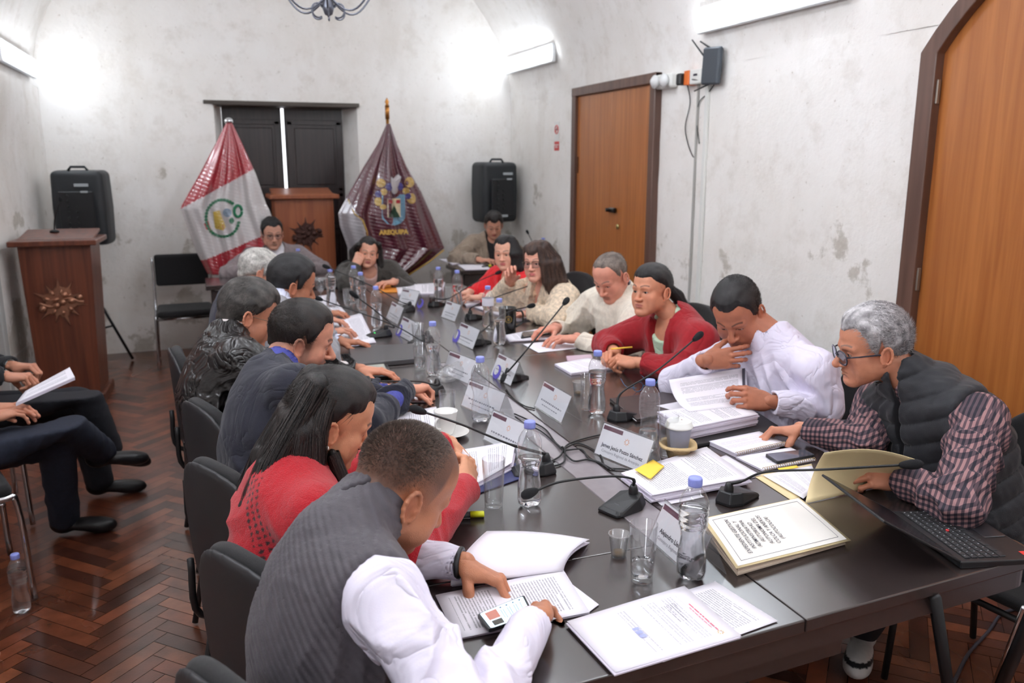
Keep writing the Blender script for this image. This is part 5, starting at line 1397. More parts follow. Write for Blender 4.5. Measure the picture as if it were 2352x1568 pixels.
# ---------------------------------------------------------------- papers
document('sheaf with a red-headed letter on top, at the near table edge', [(1572, 1347), (1702, 1460), (1414, 1546), (1302, 1428)], thick=.006, top=M_LETTER, seed=2, z0=TZ+.0022)
t = document('printed page poking out under the letter sheaf, at the near table edge', [(1643, 1336), (1787, 1427), (1523, 1522), (1400, 1412)], top=M_TEXT, seed=3)
q = Q([(1572, 1347), (1702, 1460), (1414, 1546), (1302, 1428)], TZ+.0105); lt = [o for o in bpy.data.objects if o.get('label', '').startswith('sheaf with a red-headed')][0]; c = np.array(lt.location)
def flat_patch(m, q, c, u0, u1, v0, v1, mi=0, dz=.0): 
    m.add([lerpq(q, u0, v0)-c+[0, 0, dz], lerpq(q, u1, v0)-c+[0, 0, dz], lerpq(q, u1, v1)-c+[0, 0, dz], lerpq(q, u0, v1)-c+[0, 0, dz]], [(0, 1, 2, 3)], mi, False)
def printed_line(m, q, c, v, hv, u0, u1, seed=1):
    r = random.Random(seed); u = u0
    while u < u1: w_ = r.uniform(.03, .09); flat_patch(m, q, c, u, min(u+w_, u1), v, v+hv); u += w_+.012
m = MB(); printed_line(m, q, c, .895, .010, .30, .82, 2); printed_line(m, q, c, .872, .006, .36, .76, 4); m.build('red_heading', mat('red_print', (222, 110, 130), .8), lt)
m = MB()
for k, v in enumerate((.80, .785, .765, .75, .73, .715, .69)): printed_line(m, q, c, v, .005, .12, .3+.12*(k % 3), k)
m.build('address_lines', M_INKL, lt)
m = MB(); emblem(m, lambda a, b_: lerpq(q, .86+a, .90+b_*.7)-c, .045); m.build('orange_emblem', mat('ochre_print', (216, 178, 104), .8), lt)
m = MB(); emblem(m, lambda a, b_: lerpq(q, .13+a, .93+b_*.7)-c, .035); m.build('red_blue_seal', mat('rose_print', (224, 130, 140), .8), lt)
m = MB(); printed_line(m, q, c, .36, .05, .42, .62, 3); m.build('blue_stamp', mat('blue_stamp_ink', (170, 176, 222), .8), lt)
# open file in front of the man in the quilted vest, one leaf turned over and arching
t = document('open printed file under the phone, in front of the man in the quilted vest', [(1292, 1308), (1354, 1408), (1048, 1469), (1000, 1368)], thick=.003, top=M_TEXT, seed=5)
c = np.array(t.location); A0, A1 = W(1035, 1345, TZ+.006), W(1292, 1311, TZ+.006); T0, T1 = W(1118, 1219, TZ+.03), W(1354, 1238, TZ+.012); M0, M1 = W(1035, 1290, TZ+.055), W(1300, 1262, TZ+.045)
g = []
for i in range(14):
    v = i/13; r0 = (1-v)**2*A0+2*v*(1-v)*M0+v*v*T0; r1 = (1-v)**2*A1+2*v*(1-v)*M1+v*v*T1
    g.append([r0+(r1-r0)*u+np.array([0, 0, .008*math.sin(math.pi*u)*v])-c for u in np.linspace(0, 1, 12)])
m = MB(); m.sheet(g); o = m.build('turned_leaf', M_PAPER, t); s_ = o.modifiers.new('thickness', 'SOLIDIFY'); s_.thickness = .0006
m = MB(); m.sheet([[p+np.array([.004, .006, -.006-.010*(i/13)]) for p in row] for i, row in enumerate(g)]); o = m.build('under_leaves', M_EDGE, t); s_ = o.modifiers.new('thickness', 'SOLIDIFY'); s_.thickness = .004; s_.offset = 1
document('loose sheet peeking out right of the open file', [(1280, 1318), (1376, 1390), (1350, 1409), (1290, 1350)], top=M_PAPER, seed=6, z0=TZ+.0006)
# cream folder with a title page
q = [W(1695, 1300, .776), W(1620, 1194, .792), W(1833, 1147, .776), W(1945, 1238, .766)]; c = center(q); c[2] = TZ
t = thing('title_folder', 'thick cream folder with a bordered title page, in front of the nearest bottle', 'folder', c)
def qs(q, e): cc = center(q); return [np.array(p)+nrm(np.array(p)-cc)*e for p in q]
sheet_on(t, 'cover', qs(q, .010), M_MANILA, lambda u, v: -.0012+.004*math.sin(2*u), thick=.0012)
sheet_on(t, 'title_page', q, mat('warm_white_page', (238, 233, 226), .8, var=.02, vscale=8), lambda u, v: .0006+.004*math.sin(2*u), thick=.0)
m = MB(); bt = [np.array([p[0], p[1], TZ+.001]) for p in qs(q, -.002)]; tp = [np.array(p)-[0, 0, .003] for p in qs(q, -.002)]; n_ = 7
for k in range(n_):
    a, b_ = k/n_, (k+.93)/n_; off = np.array([.0015*math.sin(k*2.3), .002*math.cos(k*1.7), 0])
    lo_ = [x*(1-a)+y*a+off-c for x, y in zip(bt, tp)]; hi_ = [x*(1-b_)+y*b_+off-c for x, y in zip(bt, tp)]
    m.add(lo_+hi_, [(0, 1, 2, 3), (7, 6, 5, 4)]+[(i, 4+i, 4+(i+1) % 4, (i+1) % 4) for i in range(4)], 0, False)
m.build('page_block', mat('cream_page_edges', (226, 206, 186), .85, var=.12, vscale=1, stretch=(10, 10, 1500)), t)
zf = lambda u: .0013+.004*math.sin(2*u)
m = MB()
def pq(u, v): return lerpq(q, u, v)-c+[0, 0, zf(u)]
for (u0, v0, u1, v1) in ((.07, .05, .93, .05), (.93, .05, .93, .95), (.93, .95, .07, .95), (.07, .95, .07, .05)):
    m.tube([pq(u0+(u1-u0)*k/8, v0+(v1-v0)*k/8) for k in range(9)], .0005, 4)
m.build('printed_border', M_INKL, t)
ux = nrm(q[1]-q[0]); vy = nrm(q[0]-q[3])
for k, ln in enumerate(['EXPEDIENTE GESTION', 'INSTITUCIONAL Y', 'ADMINISTRATIVA', 'AUTORIDAD', 'AUTONOMA DEL', 'COLCA Y ANEXOS', '(AUTOCOLCA)']):
    put_text(ln, .0155, M_INK, t, frame(pq(.50, .84-.058*k)+[0, 0, .0012], ux, vy), bold=.0001)
# documents with the yellow sticky note
DQ = [(1500, 1139), (1431, 1086), (1623, 1027), (1722, 1098)]
t = document('printed sheaf with a yellow sticky note, on the right side', DQ, thick=.022, top=M_TEXT, seed=8, jit_=.006)
q = Q([(1494, 1103), (1457, 1081), (1500, 1055), (1526, 1070)], TZ+.029); cc = np.array(t.location); sheet_on(t, 'sticky_note', q, M_STICKY, lambda u, v: .004*v, thick=.0004)
document('loose printed sheets right of the sticky-noted sheaf', [(1640, 1112), (1600, 1068), (1668, 1046), (1748, 1092)], thick=.002, top=M_TEXT2, seed=9, z0=TZ+.0008)
document('stray sheet under the near corner of the sticky-noted sheaf', [(1520, 1162), (1470, 1120), (1560, 1110), (1618, 1142)], top=M_PAPER, seed=10, z0=TZ+.0004)
# spiral notebooks and telephone
def spiral_nb(label, px, thick, side, z0, mat_, seed):
    q = Q(px, z0+thick); t = document(label, px, z0=z0, thick=thick, top=mat_, seed=seed, jit_=.0005, name='spiral_notebook', cat='notebook', lift=lambda u, v: .0012); c = np.array(t.location); m = MB()
    a, b_ = (q[side], q[(side+1) % 4]); n = 24
    ax_ = nrm(b_-a); pr = np.array([-ax_[1], ax_[0], 0])
    for k in range(n):
        p = a+(b_-a)*((k+.5)/n)-c; m.tube([p+pr*.006*math.cos(s_)+np.array([0, 0, .004+.006*math.sin(s_)-thick*.3]) for s_ in np.linspace(0, 2*math.pi, 9)[:-1]], .0009, 5, closed=True)
    m.build('spiral_binding', mat('bronze_wire', (176, 150, 110), .35, .8) if 'bronze_wire' not in bpy.data.materials else bpy.data.materials['bronze_wire'], t); return t
spiral_nb('thick spiral notebook open at the left hand page, by the black-vested man', [(1628, 1014), (1744, 991), (1803, 1018), (1690, 1043)], .011, 2, TZ+.0008, M_TEXT3, 11)
spiral_nb('spiral notebook page lying under the smartphone', [(1690, 1050), (1816, 1028), (1872, 1056), (1752, 1080)], .004, 2, TZ+.0008, M_TEXT3, 12)
def phone(label, px, z0, screen=None, case=None, thick=.008, app=False):
    q = Q(px, z0+thick); c = center(q); c[2] = z0; t = thing('smartphone', label, 'phone', c)
    def rr(e, rad=.10, n=5):
        P = []
        for (cu, cv, a0) in ((1-rad*.5, rad, -90), (1-rad*.5, 1-rad, 0), (rad*.5, 1-rad, 90), (rad*.5, rad, 180)):
            for a in np.linspace(a0, a0+90, n): P.append((cu+rad*.5*math.cos(math.radians(a)), cv+rad*math.sin(math.radians(a))))
        return [lerpq(q, .5+(u-.5)*(1-e), .5+(v-.5)*(1-e*1.8))-c for u, v in P]
    P = rr(0); n = len(P); m = MB(); m.add([p-[0, 0, thick-.0004] for p in P]+P, [tuple(range(n))[::-1], tuple(range(n, 2*n))]+[(k, (k+1) % n, n+(k+1) % n, n+k) for k in range(n)], 0, False); m.build('body', case or M_BLACK, t)
    P = rr(.05); m = MB(); m.add([p+[0, 0, .0003] for p in P], [tuple(range(n))], 0, False); m.build('screen', screen or mat('dark_screen', (60, 62, 72), .08, coat=.6), t)
    return t, q, c
M_SCROFF = mat('switched_off_screen', (74, 76, 86), .12, coat=.5)
phone('smartphone with a dark screen lying on the spiral notebook', [(1757, 1042), (1848, 1031), (1872, 1044), (1785, 1060)], TZ+.0085, M_SCROFF)
M_SCRON = mat('lit_screen', (196, 226, 244), .15, emit=.75)
t, q, c = phone('smartphone with a lit screen held by the man in the quilted vest', [(1204, 1366), (1226, 1410), (1124, 1445), (1096, 1410)], TZ+.016, M_SCRON)
def scr_patch(name, u0, u1, v0, v1, mt):
    m = MB(); m.add([lerpq(q, u0, v0)-c+[0, 0, .0006], lerpq(q, u1, v0)-c+[0, 0, .0006], lerpq(q, u1, v1)-c+[0, 0, .0006], lerpq(q, u0, v1)-c+[0, 0, .0006]], [(0, 1, 2, 3)], 0, False); return m.build(name, mt, t)
scr_patch('picture_on_screen', .12, .58, .12, .36, mat('screen_picture_brown', (150, 96, 84), .2, emit=.5)); scr_patch('picture_on_screen', .64, .92, .14, .36, mat('screen_picture_dark', (50, 46, 40), .2, emit=.3))
m = MB(); rnd_ = random.Random(3)
for v in (.42, .47, .56, .61, .70, .75, .84):
    u = .3
    m.add([lerpq(q, .25, v)-c+[0, 0, .0006], lerpq(q, .25+rnd_.uniform(.4, .62), v)-c+[0, 0, .0006], lerpq(q, .25+.5, v+.014)-c+[0, 0, .0006], lerpq(q, .25, v+.014)-c+[0, 0, .0006]], [(0, 1, 2, 3)], 0, False)
for v in (.45, .58, .72, .86): m.add([lerpq(q, .14+.045*math.cos(a), v+.022*math.sin(a))-c+[0, 0, .0006] for a in np.linspace(0, 2*math.pi, 9)[:-1]], [tuple(range(8))], 0, False)
m.build('app_lines', mat('screen_grey_text', (90, 110, 130), .2, emit=.2), t)
phone('pink phone beside the pad of the woman in the red coat', [(1300, 817), (1358, 813), (1362, 824), (1304, 829)], TZ+.0008, mat('pink_phone_back', (206, 180, 196), .3), mat('pink_phone_edge', (190, 160, 178), .4))
phone('phone in a patterned case on the papers near the cream jacket', [(1200, 762), (1252, 757), (1263, 765), (1196, 775)], TZ+.009, M_SCROFF)
# manila folder opened by the man in the black vest
q = Q([(1826, 1151), (1736, 1092), (1862, 1066), (1870, 1100)], TZ+.002); c = center(q); c[2] = TZ
t = thing('manila_folder', 'open manila folder with its cover raised, beside the black laptop', 'folder', c)
sheet_on(t, 'inside_back', qs(q, .008), M_MANILA, thick=.001)
sheet_on(t, 'inner_page', Q([(1845, 1146), (1752, 1092), (1864, 1070), (1885, 1110)], TZ+.005), M_TEXT2, lambda u, v: .002, thick=.001)
b0, b1 = W(1850, 1156, TZ+.002), W(2024, 1116, TZ+.002); t0, t1 = W(1893, 1040, .885), W(2112, 1058, .885); m0, m1 = W(1862, 1085, .80), W(2066, 1092, .80)
g = []
for i in range(14):
    v = i/13; r0 = (1-v)**2*b0+2*v*(1-v)*m0+v*v*t0; r1 = (1-v)**2*b1+2*v*(1-v)*m1+v*v*t1
    g.append([r0+(r1-r0)*u+np.array([0, .0, .02*math.sin(math.pi*u)*v])-c for u in np.linspace(0, 1, 12)])
m = MB(); m.sheet(g); o = m.build('raised_cover', M_MANILA, t); s_ = o.modifiers.new('thickness', 'SOLIDIFY'); s_.thickness = .001
sheet_on(t, 'index_tab', Q([(1790, 1080), (1786, 1075), (1830, 1068), (1834, 1073)], TZ+.009), M_STICKY, thick=.0004)
# big stack in front of the man in the white shirt with a page held up
SQ = [(1516, 958), (1512, 936), (1700, 925), (1742, 952)]
t = document('tall stack of printed documents in front of the man in the white shirt', [(1580, 985), (1512, 945), (1690, 918), (1742, 952)], thick=.038, top=M_TEXT2, seed=14, jit_=.005, z0=TZ+.014)
c = np.array(t.location); b0, b1 = W(1584, 945, TZ+.055), W(1722, 930, TZ+.055); t0, t1 = W(1537, 872, .875), W(1716, 843, .885); m0, m1 = W(1545, 925, .80), W(1715, 900, .815)
g = []
for i in range(14):
    v = i/13; r0 = (1-v)**2*b0+2*v*(1-v)*m0+v*v*t0; r1 = (1-v)**2*b1+2*v*(1-v)*m1+v*v*t1
    g.append([r0+(r1-r0)*u-c for u in np.linspace(0, 1, 10)])
m = MB(); m.sheet(g); o = m.build('lifted_page', M_TEXT2, t); s_ = o.modifiers.new('thickness', 'SOLIDIFY'); s_.thickness = .0012
m = MB(); m.sheet([[row[-1]*.985+row[-2]*.0+(row[-1]-row[-2])*(-.55+.35*k)+np.array([0, -.0009, .0006]) for k in range(2)] for row in g]); m.build('dark_page_margin', mat('dark_margin_print', (70, 66, 78), .7), t)
document('lower sheaf of papers left of the tall document stack', [(1570, 950), (1508, 932), (1600, 915), (1640, 940)], thick=.016, top=M_PAPER, seed=15, z0=TZ+.0008)
def slab4(name, label, cat, px, z0, th, mt, part='cover', bev=.003):
    q = Q(px, z0+th); c = center(q); c[2] = z0; t = thing(name, label, cat, c); m = MB(); m.add([np.array(p)-c-[0, 0, th-.0003] for p in q]+[np.array(p)-c for p in q], [(0, 1, 2, 3), (7, 6, 5, 4), (0, 4, 5, 1), (1, 5, 6, 2), (2, 6, 7, 3), (3, 7, 4, 0)], 0, False)
    o = m.build(part, mt, t); soften(o, bev); return t, q, c
slab4('document_case', 'flat black document case under the tall stack of papers', 'case', [(1600, 1020), (1560, 962), (1740, 945), (1800, 985)], TZ+.0006, .012, M_RUBBERBLK)
t, q, c = slab4('leather_folio', 'dark brown zipped folio lying open-edged behind the coffee cup bottle', 'folio', [(1462, 962), (1400, 914), (1540, 897), (1600, 935)], TZ+.0006, .016, mat('dark_brown_leather', (52, 42, 42), .35, bump=.15, bscale=300)); m = MB(); m.tube([np.array(q[0])-c-[0, 0, .008], np.array(q[1])-c-[0, 0, .008]], .0015, 6); m.build('zip', M_CHROME, t)
# spectacles lying on the table
ps = [W(1428, 872, TZ+.012), W(1432, 886, TZ+.006), W(1462, 891, TZ+.006), W(1500, 889, TZ+.006), W(1530, 884, TZ+.010)]
t = thing('reading_glasses', 'pair of blue-framed reading glasses lying by the dark folio', 'glasses', W(1480, 888, TZ)); c = np.array(t.location); M_BLUEFR = mat('teal_frame', (40, 110, 150), .25, coat=.4); m = MB()
m.tube([p-c for p in spline([W(1425, 868, TZ+.02), W(1438, 887, TZ+.004), W(1462, 891, TZ+.003)], 6)], .0012, 6); m.tube([p-c for p in spline([W(1474, 862, TZ+.030), W(1490, 878, TZ+.028), W(1520, 878, TZ+.024)], 6)], .0014, 6)
cA, cB = W(1466, 888, TZ+.020)-c, W(1518, 879, TZ+.020)-c; dx = nrm(cB-cA)
for q0 in (cA, cB): m.tube([q0+dx*.025*math.cos(a)+np.array([0, 0, .019*math.sin(a)]) for a in np.linspace(0, 2*math.pi, 17)[:-1]], .0012, 6, closed=True)
m.tube([cA+dx*.025, (cA+cB)/2+[0, 0, .004], cB-dx*.025], .0012, 6); m.build('frame', M_BLUEFR, t)
m = MB()
for q0 in (cA, cB): m.add([q0+dx*.024*math.cos(a)+np.array([0, 0, .018*math.sin(a)]) for a in np.linspace(0, 2*math.pi, 17)[:-1]], [tuple(range(16))], 0, False)
m.build('lenses', M_LENS, t)
# papers further along
document('white writing pad with a dark red back, before the red-coated woman', [(1312, 858), (1274, 836), (1352, 822), (1434, 842)], thick=.008, top=M_TEXT3, seed=16)
document('single white sheet lying near the edge, beyond the pink phone', [(1237, 810), (1200, 791), (1312, 779), (1354, 797)], top=M_PAPER, seed=17)
document('papers in a dark folder under the patterned phone', [(1172, 783), (1161, 770), (1262, 751), (1303, 776)], thick=.007, top=M_TEXT2, seed=18)
document('open papers under the hand of the woman in the cream jacket', [(1188, 737), (1090, 705), (1184, 695), (1250, 730)], thick=.006, top=M_TEXT2, seed=19)
document('red-edged white papers in front of the woman in bright red', [(1070, 702), (1050, 680), (1110, 664), (1154, 688)], thick=.008, top=M_PAPER, seed=20)
document('white booklet lying open at the far end of the table', [(916, 676), (908, 655), (1022, 648), (1016, 674)], thick=.008, top=M_TEXT2, seed=21)
slab4('orange_folder', 'orange folder at the far end beside the white booklet', 'folder', [(872, 670), (868, 656), (910, 654), (914, 670)], TZ+.0006, .006, mat('orange_card', (222, 140, 44), .6))
document('upper papers under the right hand of the man in the grey suit', [(760, 676), (794, 718), (742, 724), (702, 684)], thick=.004, top=M_TEXT2, seed=22)
document('large printed sheet under the left hand of the man in the grey suit', [(828, 719), (862, 786), (800, 796), (760, 738)], thick=.002, top=M_TEXT, seed=23)
t, q, c = slab4('closed_laptop', 'closed grey laptop between the two rows of papers on the left', 'laptop', [(955, 822), (950, 788), (800, 795), (812, 836)], TZ+.0006, .024, mat('grey_laptop_lid', (92, 90, 92), .35, .3), 'lid', .004)
t, q, c = slab4('tablet_computer', 'tablet computer in a black case with a pale reflecting screen, left side', 'tablet', [(902, 862), (886, 826), (806, 828), (820, 868)], TZ+.0006, .012, M_BLACK, 'case', .004); m = MB(); qq = [lerpq(q, u, v)-c+[0, 0, .0005] for u, v in ((.08, .12), (.92, .12), (.92, .9), (.08, .9))]; m.add(qq, [(0, 1, 2, 3)], 0, False); m.build('screen', mat('pale_screen', (176, 176, 166), .1, coat=.5, emit=.12), t)
document('white sheets under the forearm of the bearded man in navy', [(1002, 934), (1012, 985), (824, 1016), (830, 968)], thick=.006, top=M_TEXT2, seed=24)
document('white page beneath the microphone neck held by the bearded man', [(975, 890), (985, 925), (880, 925), (870, 892)], top=M_PAPER, seed=25)
t, q, c = slab4('blue_folder', 'dark blue folder under the papers of the woman with long hair', 'folder', [(1185, 1062), (1195, 1098), (1040, 1152), (1020, 1080)], TZ+.0006, .004, mat('navy_card', (40, 44, 92), .5))
document('printed pages spread on the blue folder before the woman with long hair', [(1186, 1016), (1176, 1070), (1030, 1144), (1010, 1040)], thick=.010, top=M_TEXT2, seed=26, z0=TZ+.0052, lift=lambda u, v: .001+.010*(v**3))
q = [W(1034, 1002, .845), W(1078, 1046, .83), W(1046, 1062, .80), W(1008, 1030, .80)]; c = center(q); t = thing('small_booklet', 'small folded booklet held up by the woman with long hair', 'booklet', c); sheet_on(t, 'top_page', q, M_TEXT3, thick=.002)
# highlighter
def marker(label, p0, p1, z, body, capc):
    a, b_ = W(*p0, z), W(*p1, z); c = (a+b_)/2; t = thing('highlighter', label, 'marker pen', c); d = nrm(b_-a); L_ = np.linalg.norm(b_-a); x = nrm(np.cross(d, [0, 0, 1])); R = np.stack([x, np.cross(d, x), d], 1)
    m = MB(); m.lathe([(.0001, -L_/2), (.0085, -L_/2), (.0092, -L_/2+.004), (.0092, L_*.18), (.0001, L_*.18)], (0, 0, 0), 14, R=R, sx=1.15, sy=.8); m.build('barrel', body, t)
    m = MB(); m.lathe([(.0001, L_*.18), (.0102, L_*.18), (.0098, L_/2-.003), (.0085, L_/2), (.0001, L_/2)], (0, 0, 0), 14, R=R, sx=1.15, sy=.8); m.build('cap', capc, t); return t
M_NEON = mat('neon_yellow', (226, 232, 44), .35)
marker('black highlighter with a neon yellow cap beside the nose of the quilted-vest man', (1012, 1184), (1112, 1180), TZ+.009, M_BLACK, M_NEON)
marker('yellow-green highlighter on the far right table', (1108, 612), (1128, 610), .772, M_BLACK, M_NEON)
# clear crumpled bag
g = Grid((-.10, -.07, -.01), (.10, .07, .09), .004); g.ell((0, 0, .030), (.080, .050, .036), .02); g.ell((.045, .01, .035), (.035, .03, .035), .02); g.ell((-.05, -.01, .02), (.035, .035, .022), .02)
g.fn(lambda d, X, Y, Z: d-.006*folds(X, Y, Z, 95, 3)-.003*folds(X, Y, Z, 190, 5)); g.cut((0, 0, .001), (0, 0, -1), .003); V, F = g.mesh(0)
t = thing('clear_bag', 'crumpled clear plastic bag between the bottle and the central name cards', 'bag', W(1040, 872, TZ)+[0, 0, .0006], .4); np_mesh('bag_film', [(V, F, None)], mat_film('crumpled_film', (.95, .95, .96), .5, .08, .10), t)
# cables
def cable(label, pts, r=.0028, z=TZ+.004, group='microphone cables on the table'):
    P = [W(p[0], p[1], z+(p[2] if len(p) > 2 else 0)) for p in pts]; c = P[0].copy(); c[2] = z-r; t = thing('cable', label, 'cable', c, 0, group); m = MB(); m.tube([p-c for p in spline(P, 8)], r, 7); m.build('sheath', M_BLACKM, t)
cable('black cable running from the central microphone to the name card with glare', [(1162, 893), (1180, 916), (1205, 932), (1228, 938)])
cable('black cable looping from behind the left name cards to the cable knot', [(1182, 950), (1215, 965), (1252, 985), (1275, 1015), (1292, 1030)])
cable('second black cable running beside the first towards the knot', [(1184, 957), (1208, 974), (1240, 988), (1268, 1010), (1296, 1036, .006)])
cable('black cable from the knot to the microphone of the reading man', [(1292, 1034, .006), (1308, 1018), (1345, 1006), (1388, 996)])
cable('black cable loop below the knot, upper strand', [(1294, 1030, .004), (1330, 1018), (1375, 1040), (1388, 1068), (1400, 1076)])
cable('black cable loop below the knot, middle strand', [(1296, 1034, .004), (1335, 1032), (1352, 1052), (1378, 1062), (1398, 1077, .004)])
cable('black cable loop below the knot, lowest strand', [(1294, 1038, .004), (1318, 1058), (1350, 1055), (1380, 1064), (1412, 1080, .006)])
cable('black cable from the knot to the microphone in front of the half-full bottle', [(1294, 1034, .008), (1285, 1048), (1264, 1060), (1255, 1066)])
cable('short black cable from the knot down to the same microphone base', [(1298, 1030, .008), (1296, 1058), (1280, 1068), (1256, 1070)])
cable('black cable leading from the lower knot under the sticky-noted sheaf', [(1392, 1074), (1412, 1076), (1440, 1078), (1470, 1092)])
cable('black cable tie holding the strands together at the knot', [(1288, 1030, .002), (1292, 1026, .010), (1298, 1032, .012), (1296, 1040, .004)], .003)
# laptop at the near right corner
hA, hB = W(2045, 1178, TZ+.012), W(2207, 1296, TZ+.012); fB = W(2345, 1250, TZ+.012); hx = nrm(hB-hA); 
fy = np.array([-hx[1], hx[0], 0]); fy = fy if fy@(fB-hB) > 0 else -fy; LW, LD = np.linalg.norm(hB-hA), .205
c = (hA+hB)/2; c[2] = TZ+.0006; t = thing('laptop', 'open black laptop on the near right corner of the table', 'laptop', c)
def lp(u, v, z): return hx*(u-.5)*LW+fy*v*LD+np.array([0, 0, z])
m = MB(); P = [lp(0, 0, 0), lp(1, 0, 0), lp(1, 1, 0), lp(0, 1, 0), lp(0, 0, .017), lp(1, 0, .017), lp(1, 1, .013), lp(0, 1, .013)]
m.add(P, [(3, 2, 1, 0), (4, 5, 6, 7), (0, 1, 5, 4), (1, 2, 6, 5), (2, 3, 7, 6), (3, 0, 4, 7)], 0, False); soften(m.build('base', M_BLACK, t), .003)
m = MB()
for r in range(6):
    for k in range(15 if r < 5 else 9):
        u0 = .05+k*.06; w_ = .052
        if r == 5: u0 = .05+k*.10; w_ = .09
        v0 = .10+r*.085; zt = .0175-.004*v0
        m.box(lp(u0+w_/2, v0+.036, zt+.0008), (w_*LW, .068*LD, .0024), math.atan2(hx[1], hx[0]), bevel=.0006)
m.build('keyboard', mat('black_keys', (34, 34, 37), .5), t)
m = MB(); rk = random.Random(2)
for r in range(5):
    for k in range(15): m.box(lp(.05+k*.06+.018, .10+r*.085+.03, .0175-.004*.3+.0032), (.0022, .003, .0004), math.atan2(hx[1], hx[0]))
m.build('key_legends', mat('pale_key_print', (170, 172, 178), .6), t)
m = MB(); m.lathe([(.0001, 0), (.004, 0), (.004, .004), (.0001, .0045)], lp(.46, .34, .0175), 12); m.build('pointing_stick', mat('red_rubber', (190, 40, 44), .6), t)
m = MB(); m.box(lp(.44, .82, .0148), (.085, .055, .0012), math.atan2(hx[1], hx[0]), bevel=.0005); m.build('touchpad', mat('touchpad', (38, 38, 42), .3), t)
m = MB(); m.box(lp(.90, .86, .0146), (.018, .014, .0008), math.atan2(hx[1], hx[0])); m.build('red_sticker', mat('red_sticker', (196, 48, 44), .5), t)
m = MB(); m.box(lp(.96, .90, .0144), (.018, .014, .0008), math.atan2(hx[1], hx[0])); m.build('pale_sticker', mat('pale_sticker', (214, 210, 190), .5), t)
put_text('ThinkPad', .012, mat('silver_print', (150, 150, 150), .4), t, frame(lp(.10, .86, .0152), hx, -fy))
op = math.radians(151)
ld = fy*math.cos(op)+np.array([0, 0, math.sin(op)]); ln_ = np.cross(hx, ld); LH = .225
def lq(u, v, o): return hx*(u-.5)*LW+ld*v*LH+ln_*o+np.array([0, 0, .017])
m = MB(); P = [lq(0, 0, -.003), lq(1, 0, -.003), lq(1, 1, -.003), lq(0, 1, -.003), lq(0, 0, .003), lq(1, 0, .003), lq(1, 1, .003), lq(0, 1, .003)]
m.add(P, [(3, 2, 1, 0), (4, 5, 6, 7), (0, 1, 5, 4), (1, 2, 6, 5), (2, 3, 7, 6), (3, 0, 4, 7)], 0, False); soften(m.build('lid', M_BLACK, t), .002)
sg = 1 if (ln_@fy) > 0 else -1
m = MB(); m.add([lq(.04, .06, sg*.0034), lq(.96, .06, sg*.0034), lq(.96, .95, sg*.0034), lq(.04, .95, sg*.0034)], [(0, 1, 2, 3)], 0, False); m.build('display', mat('dark_display', (14, 14, 18), .2), t)
t = thing('laptop_cable', 'thin grey cable hanging from the laptop over the near table edge', 'cable', W(2243, 1292, TZ+.004)); c = np.array(t.location); m = MB(); m.tube([p-c for p in spline([W(2236, 1282, TZ+.006), W(2252, 1294, TZ+.004), W(2262, 1312, TZ-.02), W(2270, 1340, .62)], 8)], .0022, 6); m.build('sheath', mat('grey_cable', (70, 72, 78), .6), t)
# ---------------------------------------------------------------- loudspeakers on tripods
M_SPK = mat('speaker_shell', (34, 38, 42), rough=.5, bump=.15, bscale=200); M_GRILL = mat('speaker_back_panel', (20, 22, 26), rough=.45)
M_PALEPRINT = mat('pale_panel_print', (170, 176, 180), .5)
def speaker(label, lab2, c, rz, h=.62, w=.40, d=.34):
    z0 = c[2]; t = thing('loudspeaker', label, 'loudspeaker', c, rz, 'loudspeakers on tripods')
    g = Grid((-w/2-.03, -d/2-.03, -.02), (w/2+.03, d/2+.03, h+.03), .008)
    g.box((0, .02, h/2), (w, d-.04, h), rnd=.055, k=.01); g.fn(lambda D, X, Y, Z: D+.018*np.abs(Z-h/2)/h+np.clip(-Y-.02, 0, 1)*.12*np.abs(X)/w*2)
    g.box((0, -.04, h+.0), (.14, .10, .05), rnd=.015, k=.01, mode='sub'); V, F = g.mesh(2); np_mesh('cabinet', [(V, F, None)], M_SPK, t)
    m = MB(); m.box((0, -d/2+.018, h*.42), (w*.62, .016, h*.60), bevel=.006); p = m.build('rear_panel', M_GRILL, t)
    for cx0, cz0, ww, hh0 in ((w*.12, h*.80, .10, .022), (-.02, h*.13, .13, .022), (w*.16, h*.715, .05, .014)): m = MB(); m.box((cx0, -d/2+.008, cz0), (ww, .006, hh0)); m.build('panel_label', M_PALEPRINT, t)
    for k in range(12):
        m = MB(); m.lathe([(.0001, 0), (.009, 0), (.007, .012), (.0001, .013)], (-.06 if k < 7 else 0, -d/2+.012, h*.25+(k % 7)*.042), 10, R=rotx(math.pi/2)); m.build('control_knob', M_BLACK, t)
    m = MB(); m.tube([(-.07, -.02, h-.012), (-.05, -.02, h+.016), (.05, -.02, h+.016), (.07, -.02, h-.012)], .010, 8); m.build('carry_handle', M_SPK, t)
    s = thing('speaker_stand', lab2, 'stand', (c[0], c[1], 0), rz, 'tripod stands'); m = MB(); m.tube([(0, 0, .30), (0, 0, z0+.004)], .0175, 10); m.build('pole', M_BLACKM, s)
    m = MB(); m.lathe([(.0001, 0), (.028, 0), (.028, .07), (.018, .08), (.0001, .08)], (0, 0, .60), 14); m.build('collar', M_BLACK, s)
    for k in range(3):
        a = 2*math.pi*k/3+(.75 if c[0] < 0 else 1.57); e = np.array([math.cos(a), math.sin(a), 0])*(.62 if c[0] > 0 else .72); m = MB(); m.tube([e*.02+[0, 0, .62], e*.40+[0, 0, .012]], .012, 8); m.build('leg', M_BLACKM, s)
        m = MB(); m.tube([np.array([0, 0, .31]), e*.21+[0, 0, .32]], .008, 6); m.build('brace', M_BLACKM, s)
speaker('black loudspeaker on a tripod on the left, behind the dark lectern', 'black tripod stand carrying the left loudspeaker', (-.86, 7.36, .99), math.radians(-8), h=.60)
